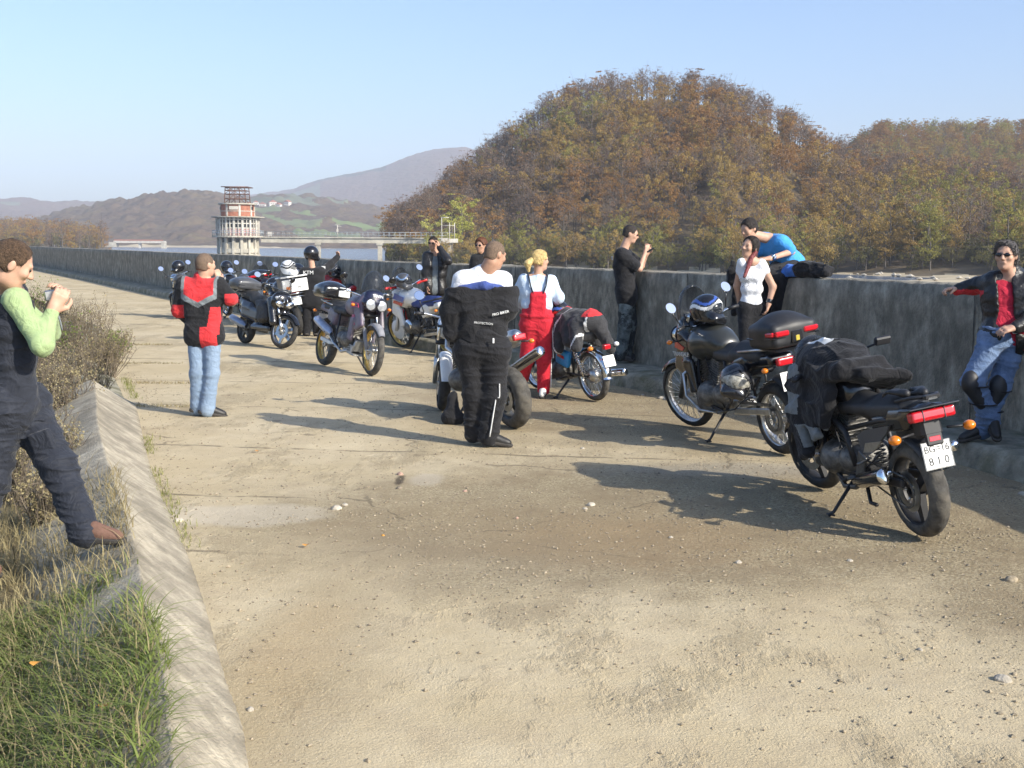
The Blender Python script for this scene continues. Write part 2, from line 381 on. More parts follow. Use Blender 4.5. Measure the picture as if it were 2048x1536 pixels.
    for (y0, wd, am) in ((7.95, .028, .8), (6.45, .03, .7), (9.9, .03, .7), (12.4, .03, .6), (14.6, .035, .6), (17.2, .05, .6), (20.5, .06, .6), (24.5, .08, .6), (29, .1, .5), (35, .14, .5), (42, .2, .5)):
        dd = mth('ABSOLUTE', mth('SUBTRACT', along, y0), 0.)
        ln = ramp(dd, wd*.35, wd*1.4, am, 0.)
        ln = mth('MULTIPLY', ln, mth('MULTIPLY', ramp(noise(3.1, 4, .6, off=(y0, 0, 0)), .38, .56), ramp(sep.outputs['X'], -1.7 if y0 < 9 else 1., -1.1 if y0 < 9 else 3., 1., 0.)))
        col = mix(ln, col, (.13, .105, .065))
    vo = N.new('ShaderNodeTexVoronoi'); vo.feature = 'DISTANCE_TO_EDGE'; vo.inputs['Scale'].default_value = .42
    wv2 = N.new('ShaderNodeVectorMath'); wv2.operation = 'ADD'; sc2 = N.new('ShaderNodeVectorMath'); sc2.operation = 'SCALE'; sc2.inputs['Scale'].default_value = .5; L.new(nv.outputs['Color'], sc2.inputs[0]); L.new(P, wv2.inputs[0]); L.new(sc2.outputs[0], wv2.inputs[1]); L.new(wv2.outputs[0], vo.inputs[0])
    crk = mth('MULTIPLY', mth('MULTIPLY', ramp(vo.outputs['Distance'], .002, .008, .6, 0.), ramp(sep.outputs['Y'], 5.8, 7.5, 0., 1.)), ramp(noise(1.1, 5, .6, off=(8, 1, 0)), .47, .58)); col = mix(crk, col, (.12, .095, .06))
    spk = ramp(noise(170, 2, .5), .62, .72, 0, .75); col = mix(spk, col, (.19, .155, .115))
    spk2 = ramp(noise(140, 2, .5, off=(3, 3, 3)), .64, .74, 0, .5); col = mix(spk2, col, (.72, .66, .55))
    L.new(col, b.inputs['Base Color'])
    h = mth('ADD', mth('MULTIPLY', noise(90, 4, .7), .5), mth('MULTIPLY', noise(7, 8, .7), .9))
    h = mth('ADD', h, mth('MULTIPLY', mth('MULTIPLY', noise(48, 4, .85), g), 2.0))
    bp = N.new('ShaderNodeBump'); bp.inputs['Strength'].default_value = .7; bp.inputs['Distance'].default_value = .022; L.new(h, bp.inputs['Height']); L.new(bp.outputs[0], b.inputs['Normal'])
    return m
M_ROAD = road_mat()
def roadz(x, y):
    P = np.stack([x, y, x*0], -1)
    z = .010*fnoise(P, 1.1)+.004*fnoise(P, 5.)
    b = np.exp(-(((x-.7)/1.1)**2+((y-7.3)/.9)**2)); z = z-.02*b+.010*b*fnoise(P, 7)
    return z*np.clip(1.2-np.abs(y-9)/40, .3, 1)
def roadheight(x, y): return float(roadz(np.array([x]), np.array([y]))[0])
def build_road():
    ys = np.concatenate([np.arange(-8, 3, .4), np.arange(3, 14, .07), np.arange(14, 26, .2), np.arange(26, 172, 1.5)]); nu = 90
    u = np.linspace(0, 1, nu); L_ = tx(ys)-.25; R_ = wx(ys)-LEDW+.35
    X = L_[:, None]+(R_-L_)[:, None]*u; Y = np.repeat(ys[:, None], nu, 1); Z = roadz(X, Y)
    V = np.stack([X, Y, Z], -1).reshape(-1, 3); i = np.arange(len(ys)-1)[:, None]*nu+np.arange(nu-1)[None]; i = i.ravel()
    Fq = np.stack([i, i+1, i+nu+1, i+nu], 1)
    tag(link('road', mesh_np('road', V, Fq), M_ROAD), kind='structure')
build_road()
M_CONC_OLD = mat('weathered_wall_concrete', (.30, .27, .21), .9, var=.36, scale=6, bump=.9, bscale=55, col2=(.15, .132, .10), thr=.55, stretch=(1.3, 1.3, .7), c2soft=.12)
M_CURB = mat('pale_weathered_concrete', (.40, .35, .26), .92, var=.24, scale=6, bump=.8, bscale=70, col2=(.235, .205, .15), thr=.55)
M_CURB2 = mat('mossy_kerb_concrete', (.27, .25, .19), .95, var=.3, scale=6, bump=.9, bscale=40, col2=(.15, .14, .08), thr=.55)
# ---- ledge (raised walkway) at the foot of the wall
def strip(P, prof, name, mats, kind=None, jit=0., rs=3):
    """sweep a cross-section (offset towards the road, height) along a polyline"""
    Nn = normals(P); rng = np.random.RandomState(rs); V = []; k = len(prof)
    for i in range(len(P)):
        for (o, h) in prof:
            j = rng.normal(0, jit, 2) if jit else (0, 0)
            V.append((P[i, 0]+Nn[i, 0]*(o+j[0]), P[i, 1]+Nn[i, 1]*(o+j[0]), h+j[1]))
    i = np.arange(len(P)-1)[:, None]*k+np.arange(k-1)[None]; i = i.ravel(); Fq = np.stack([i, i+k, i+k+1, i+1], 1)
    return mesh_np(name, V, Fq, True)
fine = []
for i in range(len(wl)-1):
    d = np.linalg.norm(wl[i+1]-wl[i]); n = max(1, int(d/(.16 if 3 < wl[i, 1] < 30 else 1.2)))
    for j in range(n): fine.append(wl[i]+(wl[i+1]-wl[i])*j/n)
fine = np.array(fine)
me = strip(fine, [(-.02, .2), (.2, .205), (.45, .20), (LEDW-.04, .185), (LEDW, .15), (LEDW+.02, .05), (LEDW+.04, -.06)], 'ledge', None, jit=.006)
tag(link('pavement', me, M_CURB2), kind='structure')
me = strip(fine, [(0, .10), (0, .5), (0, .9), (0, 1.25), (-.012, 1.445), (-.05, 1.462), (-.2, 1.467), (-.37, 1.46), (-.4, 1.43), (-.4, .6), (-.4, -4)], 'wall', None, jit=.005)
tag(link('parapet_wall', me, M_CONC_OLD), 'long weathered dark grey concrete parapet curving away along the lake side of the road', 'wall')
wall_o = bpy.data.objects['parapet_wall']; M_JOINT = mat('wall_joint_filler', (.07, .066, .055), .95, var=.3, scale=20); seg = np.linalg.norm(np.diff(fine, axis=0), axis=1); cum = np.concatenate([[0], np.cumsum(seg)])
nf = normals(fine); rj = np.random.RandomState(8)
for d_ in np.arange(9.5, 75, 4.6):
    k_ = int(np.searchsorted(cum, d_)); c_ = fine[k_]; n_ = nf[k_]; t_ = np.array([n_[1], -n_[0]]); b = MB(); ww = .010+.0006*d_*.2; prev = None
    zs = np.linspace(.2, 1.45, 16); off = np.cumsum(rj.normal(0, .0035, 16))
    V = []
    for z_, o_ in zip(zs, off):
        w_ = ww*rj.uniform(.6, 1.3)
        for e_ in (-1, 1): q_ = c_+t_*(o_+e_*w_*.5)+n_*.0075; V.append((q_[0], q_[1], z_))
    b.add(V, [(2*i, 2*i+1, 2*i+3, 2*i+2) for i in range(15)]); b.build('wall_joint', M_JOINT, wall_o)
# ---- left kerb: a triangular concrete ridge
def kerb(y0, y1, hr, off, mats, label, seed):
    ys = np.arange(y0 if y0 > 0 else 1.5, y1, .025 if y1 < 14 else .1); P = np.stack([tx(ys)+off, ys], 1)
    prof = [(0.04, -.08), (0, 0.01), (.12, .10*hr/.3), (.25, .2*hr/.3), (.335, .275*hr/.3), (.345, hr), (.39, hr*.95), (.52, hr*.72), (.68, hr*.4), (.85, hr*.1), (1.0, -.12)]
    prof2 = []
    for (a, c_), (a2, c2) in zip(prof[:-1], prof[1:]): prof2 += [(a+(a2-a)*q/3, c_+(c2-c_)*q/3) for q in range(3)]
    prof = prof2+[prof[-1]]
    me = strip(P, prof, 'kerb', None, jit=.0012, rs=seed)
    V = np.zeros(len(me.vertices)*3, np.float32); me.vertices.foreach_get('co', V); V = V.reshape(-1, 3)
    sc = np.interp(V[:, 1], [2.5, 3.2, 4.4, 6.6, 12.6], [.22, .24, .29, .34, .42])/.345; tt = tx(V[:, 1])+off; V[:, 0] = tt+(V[:, 0]-tt)*np.where(V[:, 0] < tt, sc, 1); u_ = (V[:, 2] > .03); V[:, 2] += (.004*fnoise(V, 3)+.0012*fnoise(V, 12)-.010*np.maximum(0, fnoise(V, 23)-.35))*u_; V[:, 0] += .004*fnoise(V+4, 6)*u_; me.vertices.foreach_set('co', V.ravel())
    k = len(prof); n = len(P); me2 = mesh_np('kerb', V, [tuple(p.vertices) for p in me.polygons]+[tuple(range(k)), tuple(range((n-1)*k, n*k))[::-1]], True)
    for p in list(me2.polygons)[-2:]: p.use_smooth = False
    o = link('concrete_kerb', me2, mats); tag(o, label, 'kerb', 'kerb blocks along the left edge of the road'); return o
kerb(-3, 12.72, .3, 0, M_CURB, 'long pale ridged concrete kerb block in the foreground beside the green grass', 3)
kerb(12.95, 18.6, .22, -.1, M_CURB2, 'darker mossy kerb block half overgrown by dry weeds, behind the pale ridge', 4)
kerb(18.75, 25, .16, -.1, M_CURB2, 'farthest kerb block, almost hidden by the dry bushes', 5)
# ---- embankment on the left, grass verge then slope
M_SOIL = mat('dry_soil_and_thatch', (.17, .135, .075), .95, var=.35, scale=4, bump=1, bscale=30, col2=(.10, .085, .04), thr=.5)
M_GRASSY = mat('distant_meadow', (.13, .14, .05), .95, var=.3, scale=.05, col2=(.16, .12, .06), thr=.5)
def bankz(d, y):     # d metres left of the toe
    z = np.interp(d, [0.8, 1.0, 1.6, 3.5, 5, 9, 30, 60], [-.15, -.02, .0, -.25, -.9, -3, -14, -22]); return z
ys = np.concatenate([np.arange(-8, 28, .3), np.arange(28, 170, 4)]); dd = np.concatenate([np.arange(.15, 6, .2), np.arange(6, 60, 3)])
X = tx(ys)[:, None]-dd; Y = np.repeat(ys[:, None], len(dd), 1); P = np.stack([X, Y, X*0], -1); Z = bankz(dd, 0)[None]+.05*fnoise(P, 2)+.03*fnoise(P, 6)
V = np.stack([X, Y, Z], -1).reshape(-1, 3); n = len(dd); i = (np.arange(len(ys)-1)[:, None]*n+np.arange(n-1)[None]).ravel()
tag(link('verge', mesh_np('verge', V, np.stack([i, i+n, i+n+1, i+1], 1)), M_SOIL), kind='structure')
# valley floor beyond, reaching the horizon under everything
b = MB(); b.add([(-9000, -3000, -24), (9000, -3000, -24), (9000, 12000, -24), (-9000, 12000, -24)], [(0, 1, 2, 3)])
tag(b.build('ground', M_GRASSY), kind='structure')
# ---- lake
M_WATER = mat('lake_water', (.10, .15, .23), .16, var=.05, scale=.02, bump=.25, bscale=.9, spec=.6, stretch=(.35, 1, 1))
b = MB(); b.add([(-2600, 2600, -3), (-200, 190, -3), (-60, 80, -3), (9, 15, -3), (12, -60, -3), (900, -60, -3), (1500, 2600, -3)], [(0, 1, 2, 3, 4, 5, 6)])
tag(b.build('water', M_WATER), kind='structure')
# ---- hills built column by column from their ridges
def hill(name, ridge, Yf, Yc, mats, pick=None, bump=0., bf=.02, nv=60, step=6, prof=None, zf=-3.3, mound=None, kind='structure', fold=None):
    xs = np.arange(ridge[0][0], ridge[-1][0]+1, step); pys = np.interp(xs, [q[0] for q in ridge], [q[1] for q in ridge])
    yf = np.interp(xs, [q[0] for q in Yf], [q[1] for q in Yf]) if isinstance(Yf, list) else np.full(len(xs), float(Yf))
    yc = np.interp(xs, [q[0] for q in Yc], [q[1] for q in Yc]) if isinstance(Yc, list) else np.full(len(xs), float(Yc))
    t = np.concatenate([np.linspace(-.03, 1, nv), [1.15, 1.5, 2.2]]); V = np.zeros((len(xs), len(t), 3))
    for i, x in enumerate(xs):
        crest = at(x, pys[i], yc[i]); zc = crest[2]; dirx = crest[0]/crest[1]
        Yt = yf[i]+(yc[i]-yf[i])*t; tt = np.clip(t, 0, 1)
        f = (prof(tt, x) if prof else np.sin(tt*math.pi/2)**1.15); z = zf+(max(zc, zf+.5)-zf)*f
        z = np.where(t > 1, zf+(max(zc, zf+.5)-zf)*np.clip(1.-(t-1)*.9, 0, 1), z); z = np.where(t < 0, zf-1.5, z)
        V[i, :, 0] = dirx*Yt; V[i, :, 1] = Yt; V[i, :, 2] = z
    if fold: V[:, :, 2] += fold[0]*fnoise(V*np.array([1, 1, 0]), fold[1])*np.clip(t, 0, 1)[None]*np.clip(1.05-t, 0, 1)[None]
    if bump: V[:, :, 2] += bump*np.maximum(0, fnoise(V*np.array([1, 1, 0]), bf)+.6*fnoise(V*np.array([1, 1, 0])+500, bf*2.3))*np.clip(t*8, 0, 1)[None]
    n = len(t); i = (np.arange(len(xs)-1)[:, None]*n+np.arange(n-1)[None]).ravel(); Fq = np.stack([i, i+n, i+n+1, i+1], 1)
    mi = None
    if pick is not None: mi = np.array([pick(xs[j//n], t[j % n]) for j in i])
    o = link(name, mesh_np(name, V.reshape(-1, 3), Fq, True, mi), mats); tag(o, kind=kind)
    def surf(px, tq):
        fi = np.clip((px-xs[0])/step, 0, len(xs)-1.001); a = int(fi); fr = fi-a; ti = np.interp(tq, t, np.arange(n)); c = int(min(ti, n-2)); ft = ti-c
        p = (V[a, c]*(1-fr)+V[a+1, c]*fr)*(1-ft)+(V[a, c+1]*(1-fr)+V[a+1, c+1]*fr)*ft; return p
    return o, surf
def woodmat(name, c1, c2, c3, sc, thr=.5):
    if name in _MC: return _MC[name]
    m = bpy.data.materials.new(name); m.use_nodes = True; nt = m.node_tree; N = nt.nodes; L = nt.links; b = N['Principled BSDF']; b.inputs['Roughness'].default_value = .95; b.inputs['Specular IOR Level'].default_value = .05
    tc = N.new('ShaderNodeTexCoord'); vo = N.new('ShaderNodeTexVoronoi'); vo.inputs['Scale'].default_value = sc; L.new(tc.outputs['Object'], vo.inputs[0])
    cr = N.new('ShaderNodeValToRGB'); e = cr.color_ramp.elements; e.new(.5)
    for i, c in enumerate((c1, c2, c3)): e[i].color = (*c, 1); e[i].position = (.15, .5, .9)[i]
    sx = N.new('ShaderNodeSeparateColor'); L.new(vo.outputs['Color'], sx.inputs[0]); nz = N.new('ShaderNodeTexNoise'); nz.inputs['Scale'].default_value = sc*.12; nz.inputs['Detail'].default_value = 4; L.new(tc.outputs['Object'], nz.inputs[0])
    mm = N.new('ShaderNodeMath'); mm.operation = 'MULTIPLY_ADD'; L.new(sx.outputs[0], mm.inputs[0]); mm.inputs[1].default_value = .45; L.new(nz.outputs[0], mm.inputs[2]); m2 = N.new('ShaderNodeMath'); m2.operation = 'SUBTRACT'; L.new(mm.outputs[0], m2.inputs[0]); m2.inputs[1].default_value = .22
    L.new(m2.outputs[0], cr.inputs[0]); L.new(cr.outputs[0], b.inputs['Base Color'])
    bp = N.new('ShaderNodeBump'); bp.inputs['Distance'].default_value = .5/sc; bp.inputs['Strength'].default_value = .45; bp.invert = True; L.new(vo.outputs['Distance'], bp.inputs['Height']); L.new(bp.outputs[0], b.inputs['Normal'])
    _MC[name] = m; return m
M_WOODB = woodmat('brown_autumn_wood', (.08, .055, .038), (.115, .078, .048), (.13, .10, .05), .11)
M_WOODP = woodmat('bare_beech_wood', (.12, .08, .07), (.15, .10, .08), (.14, .11, .075), .06)
M_PINE = woodmat('pine_plantation', (.03, .045, .035), (.04, .06, .045), (.05, .07, .05), .06)
M_FIELD = mat('green_field', (.13, .18, .05), .95, var=.25, scale=.01, col2=(.17, .16, .07), thr=.55)
M_FIELD2 = mat('pale_hill_pasture', (.13, .14, .085), .95, var=.2, scale=.008)
M_SAND = mat('bare_lake_shore', (.46, .38, .25), .95, var=.2, scale=.05, bump=.5, bscale=1.2, stretch=(1, 1, 4))
M_LITTER = mat('leaf_litter', (.12, .085, .045), .95, var=.35, scale=.35, bump=.8, bscale=3, col2=(.11, .085, .05), thr=.5)
hill('distant_mountain', [(300, 418), (420, 404), (500, 392), (575, 384), (640, 362), (700, 352), (760, 342), (820, 320), (870, 308), (925, 303), (990, 318), (1100, 360), (1300, 420), (2100, 430)], 2600, 4600, [M_WOODP, M_PINE, M_FIELD2],
     pick=lambda x, t: 1 if (.70 < t < .84 and 625 < x < 705-(t-.7)*60) or (.62 < t < .71 and 690 < x < 770) else (2 if t < .6 and x < 640 and t > .42 else 0), bump=5, bf=.04, fold=(60, .0035), nv=70, step=4)
hill('distant_ridge', [(-400, 402), (0, 405), (60, 405), (120, 409), (250, 408), (400, 412), (560, 420)], 2200, 3400, [M_WOODP, M_FIELD2], pick=lambda x, t: 1 if .6 < t < .72 and x < 40 else 0, bump=6, bf=.04, fold=(25, .006), step=5)
def midpick(x, t):
    if t < .012: return 2
    e = .02*math.sin(x*.045)+.012*math.sin(x*.11+2); u = t+e
    if .10 < u < .155 and 500 < x < 690+40*math.sin(t*60): return 1
    if .21+(x-540)*.0001 < u < .30 and 520 < x < 770+20*math.sin(t*50): return 1
    if .36 < u < .43 and 480 < x < 600+30*math.sin(t*40): return 1
    if .52 < u < .70 and 480 < x < 660+40*math.sin(t*30): return 3
    return 3 if u > .84 and x < 620 else 0
_, s_mid = hill('cultivated_hillside', [(380, 420), (440, 405), (500, 399), (560, 396), (640, 400), (700, 409), (800, 432), (900, 455), (1200, 470)], 1250, 2300, [M_WOODB, M_FIELD, M_SAND, M_FIELD2],
     pick=midpick, bump=6, bf=.08, nv=90, step=4)
hill('wooded_hillside', [(-400, 470), (0, 462), (60, 445), (140, 425), (230, 406), (300, 396), (350, 391), (400, 388), (435, 391), (470, 402), (500, 420), (540, 438), (580, 454), (640, 473), (700, 483), (760, 485)], 1150, 1800, [M_WOODB, M_SAND], pick=lambda x, t: 1 if t < .02 else 0, bump=6, bf=.1, nv=90, step=3)
BIG = [(770, 505), (790, 490), (815, 466), (850, 434), (900, 396), (950, 360), (1000, 326), (1040, 290), (1080, 256), (1110, 238), (1160, 222), (1200, 208), (1270, 200), (1340, 202), (1420, 212), (1500, 243), (1560, 268), (1620, 304), (1680, 338), (1740, 362), (1800, 375), (1900, 380), (2050, 420), (2300, 470)]
def bigpick(x, t): return 1 if t < (np.interp(x, [1500, 1600, 1700], [.04, .2, .33])+.02*math.sin(x*.05)) else 0
def bigprof(t, x):
    a = np.interp(t, [0, .04, .1, .5, .85, 1], [0, .012, .06, .52, .93, 1]); b = np.interp(t, [0, .3, .36, .6, .85, 1], [0, .015, .05, .45, .88, 1]); k = np.clip((x-1480)/120, 0, 1); return a*(1-k)+b*k
_, s_big = hill('wooded_knoll', BIG, [(770, 262), (850, 245), (1000, 232), (1400, 215), (1600, 165), (1750, 140), (2300, 120)], [(770, 285), (900, 330), (1300, 350), (1700, 330), (2300, 250)], [M_LITTER, M_SAND], pick=bigpick, nv=60, step=8, prof=bigprof, fold=(3, .06))
_, s_right = hill('wooded_ridge', [(1560, 450), (1640, 380), (1700, 315), (1735, 286), (1765, 270), (1830, 272), (1950, 269), (2060, 268), (2300, 262)], 330, [(1600, 560), (2300, 640)], [M_LITTER], nv=60, step=8, prof=lambda t, x: np.interp(t, [0, .5, .9, 1], [0, .5, .93, 1]))
# ================================================================== TREES
M_BARK = mat('grey_bark', (.13, .11, .09), .9, var=.3, scale=3)
L_RUST = leafmat('rust_leaves', [(.085, .052, .03), (.16, .09, .035), (.23, .125, .04), (.18, .125, .05)])
L_OCHRE = leafmat('ochre_leaves', [(.11, .07, .03), (.19, .125, .04), (.25, .17, .05), (.17, .14, .05)])
L_GREEN = leafmat('yellow_green_leaves', [(.085, .075, .025), (.15, .14, .035), (.22, .195, .05), (.13, .14, .045)])
L_TWIG = leafmat('bare_twigs_and_last_leaves', [(.06, .045, .036), (.10, .068, .05), (.13, .085, .055), (.14, .105, .08)], trans=.1)
L_SHRUB = leafmat('dull_green_shrub_leaves', [(.07, .065, .03), (.11, .105, .04), (.16, .14, .05), (.13, .10, .05)])
L_BRIGHT = leafmat('bright_yellow_green_leaves', [(.16, .15, .035), (.27, .26, .06), (.34, .31, .08), (.24, .24, .07)])
KIND = {'bright': L_BRIGHT, 'rust': L_RUST, 'ochre': L_OCHRE, 'green': L_GREEN, 'twig': L_TWIG, 'shrub': L_SHRUB}
def make_tree(kind, seed, H=9., cr=2.9, nleaf=1500, ls=.3):
    rng = np.random.RandomState(seed); b = MB()
    top = np.array([rng.normal(0, .3), rng.normal(0, .3), H*.9]); c0 = .1 if kind == 'shrub' else .2
    b.tube([(0, 0, -.8), (0, 0, 0), (top[0]*.3, top[1]*.3, H*.35), (top[0]*.7, top[1]*.7, H*.65), tuple(top)], [.2, .17, .13, .08, .02], 5)
    tips = [top]
    nl = 9 if kind == 'twig' else 7
    for i in range(nl):
        h = H*(c0+(.9-c0)*i/nl*.9); a = i*2.4+rng.uniform(-.4, .4); r = cr*(.55+.45*math.sin(math.pi*min(1, (h/H-c0)/(1-c0)+.25)))*rng.uniform(.7, 1.05)
        p0 = np.array([top[0]*h/H*.8, top[1]*h/H*.8, h]); p1 = p0+[math.cos(a)*r*.5, math.sin(a)*r*.5, r*.5]; p2 = p0+[math.cos(a)*r, math.sin(a)*r, r*rng.uniform(.6, 1.1)]
        b.tube([p0, p1, p2], [.07, .05, .018], 4); tips += [p1, p2]
        for q in range(4 if kind == 'twig' else 1):
            e = p1+rng.normal(0, .8, 3)+[0, 0, .7]; b.tube([p1, e], [.03, .012], 3, cap=False); tips.append(e)
    tips = np.array(tips)
    if kind == 'twig': nleaf = int(nleaf*.55); ls *= .8
    # clumps round the limb tips
    ncl = 40; ci = tips[rng.randint(0, len(tips), ncl)]+rng.normal(0, .5, (ncl, 3)); hh_ = rng.uniform(.22 if kind != 'shrub' else .1, .85, ncl); aa_ = rng.uniform(0, 6.28, ncl); rr_ = cr*rng.uniform(.3, .95, ncl)*np.sin(np.clip(hh_*1.1+.35, 0, 3.1)); lowc = np.stack([np.cos(aa_)*rr_, np.sin(aa_)*rr_, hh_*H], 1); ci = np.where((np.arange(ncl) % 2 == 0)[:, None], lowc, ci); cs = rng.uniform(.25, .95, ncl)*cr*.34
    k = rng.randint(0, ncl, nleaf); d = rng.normal(size=(nleaf, 3)); d /= np.linalg.norm(d, axis=1)[:, None]
    P = ci[k]+d*cs[k][:, None]*rng.uniform(.3, 1.15, nleaf)[:, None]*np.array([1, 1, .75]); P[:, 2] = np.clip(P[:, 2], .2, H)
    s = rng.uniform(.5, 1.2, nleaf)*ls; u = rng.normal(size=(nleaf, 3)); u /= np.linalg.norm(u, axis=1)[:, None]; v = np.cross(u, rng.normal(size=(nleaf, 3))); v /= np.linalg.norm(v, axis=1)[:, None]
    u *= s[:, None]*.5; v *= s[:, None]*.38
    V = np.stack([P-u, P-v*.8+u*.1, P+u, P+v+u*.2], 1).reshape(-1, 3); Fq = np.arange(nleaf*4).reshape(-1, 4)
    crown = mesh_np('crown', V, Fq, False); trunk = mesh_np('trunk', b.v, b.f, True)
    trunk.materials.append(M_BARK); crown.materials.append(KIND[kind]); return trunk, crown
VAR = {}
for kd, n_ in (('rust', 3), ('ochre', 3), ('green', 2), ('twig', 4), ('shrub', 2), ('bright', 1)):
    VAR[kd] = [make_tree(kd, 10*i+sum(map(ord, kd)), *((9, 2.9, 2600, .235) if kd != 'shrub' else (4.2, 2.9, 1900, .22))) for i in range(n_)]
rng = np.random.RandomState(11)
spots = []      # (dist, pos, scale, rot, kind, zone)
def zone_big(px, t):
    side = 'left flank' if px < 1050 else ('middle' if px < 1400 else ('right shoulder' if px < 1700 else 'low right spur'))
    lv = 'at the foot' if t < .18 else ('on the lower slope' if t < .42 else ('half way up' if t < .7 else ('on the upper slope' if t < .9 else 'on the crest')))
    return lv, side
for (sf, x0, x1, n_, nm) in ((s_big, 778, 2290, 1700, 'big'), (s_right, 1620, 2290, 1900, 'right')):
    k = 0; xs = []
    while k < n_:
        px = rng.uniform(x0, x1); t = rng.uniform(.03, 1.04)**(1.15 if nm == 'big' else .9)
        p = sf(px, t)
        if nm == 'big' and t < np.interp(px, [1480, 1600, 1700], [0, .22, .36]): continue
        k += 1
        hn = fnoise(np.array([[p[0], p[1], 0]]), .045)[0]; hm = fnoise(np.array([[p[0]+90, p[1], 0]]), .11)[0]
        if nm == 'big':
            if t < .16 or (px > 1600 and t < .45): kd = 'shrub' if rng.rand() < .68 else ('ochre' if rng.rand() < .6 else 'green')
            elif t > .84 or (px < 1080 and rng.rand() < .72): kd = 'twig' if rng.rand() < .88 else 'rust'
            else:
                v = hn+hm*.5+rng.normal(0, .35)+(px-1300)/900
                kd = 'rust' if v < -.1 else ('ochre' if v < .8 else 'green')
                if rng.rand() < .33: kd = 'twig'
        else:
            v = hn+rng.normal(0, .4); kd = 'rust' if v < .1 else ('ochre' if v < .6 else 'twig')
            if rng.rand() < .25: kd = 'green'
        s = rng.uniform(.75, 1.15)*(.92 if nm == 'right' else 1)*(.78 if (nm == 'big' and t < .3) else 1.)*(.85 if kd == 'shrub' else 1)
        if kd == 'shrub' and t < .16: s *= 1.25
        spots.append((p[1], p, s, rng.uniform(0, 6.28), kd, (nm, *(zone_big(px, t) if nm == 'big' else (('on the lower slope' if t < .4 else ('on the upper slope' if t < .85 else 'on the skyline')), 'far right ridge'))), px, t))
LOOK = {'rust': 'rust-brown', 'ochre': 'ochre-leaved', 'green': 'yellow-green', 'twig': 'nearly bare', 'shrub': 'dull green'}
spots.sort(key=lambda q: q[0])
single = [q for q in spots if q[6] < 2060][:262]; sid = set(id(q) for q in single); rest = [q for q in spots if id(q) not in sid]
def plant(q, name, label, cat, group):
    d, p, s, r, kd = q[:5]; o = empty(name, tuple(p), r, label, cat, group); o.scale = (s, s, s*rng.uniform(.9, 1.15))
    tr, cw = VAR[kd][rng.randint(len(VAR[kd]))]
    for nm_, me_ in (('trunk', tr), ('crown', cw)):
        c = bpy.data.objects.new(nm_, me_); COL.objects.link(c); c.parent = o
    return o
ANC = [(800, 'the bridge end'), (866, 'the man on the phone'), (985, 'the heavy-set man'), (1085, 'the blonde woman'), (1175, 'the moped'), (1262, 'the black t-shirt man'), (1370, 'the olive tourer windscreen'), (1500, 'the couple'), (1610, 'the crumpled jacket'), (1720, 'the bare shore'), (1850, 'the nearest motorcycle'), (2010, 'the leather-jacket man')]
LV = {'at the foot': 'at the hill foot', 'on the lower slope': 'low on the hill', 'half way up': 'half way up', 'on the upper slope': 'high on the hill', 'on the crest': 'on the crest', 'on the skyline': 'on the far skyline'}
labs = {}
for q in single:
    lv = LV[q[5][1]] if q[5][0] == 'big' else ('low on the far ridge' if q[5][1] != 'on the skyline' else LV[q[5][1]]); sz = 'tall' if q[2] > .95 else ('small' if q[2] < .65 else 'middling'); kk = 'bush' if q[4] == 'shrub' else 'tree'
    an = min(ANC, key=lambda a: abs(a[0]-q[6]))[1]; labs.setdefault(f"{sz} {LOOK[q[4]]} {kk} {lv}, above {an}", []).append(q)
ORD = ['first', 'second', 'third', 'fourth', 'fifth', 'sixth', 'seventh', 'eighth', 'ninth', 'tenth', 'eleventh', 'twelfth', 'thirteenth', 'fourteenth', 'fifteenth']
for lab, qs in labs.items():
    qs.sort(key=lambda q: q[6])
    for i, q in enumerate(qs):
        kk = 'bush' if q[4] == 'shrub' else 'tree'
        plant(q, 'hillside_bush' if kk == 'bush' else 'deciduous_tree', lab if len(qs) == 1 else lab+', '+ORD[min(i, 14)]+' from left', kk, f"{LOOK[q[4]]} {'bushes' if kk == 'bush' else 'trees'} of the wooded hills")
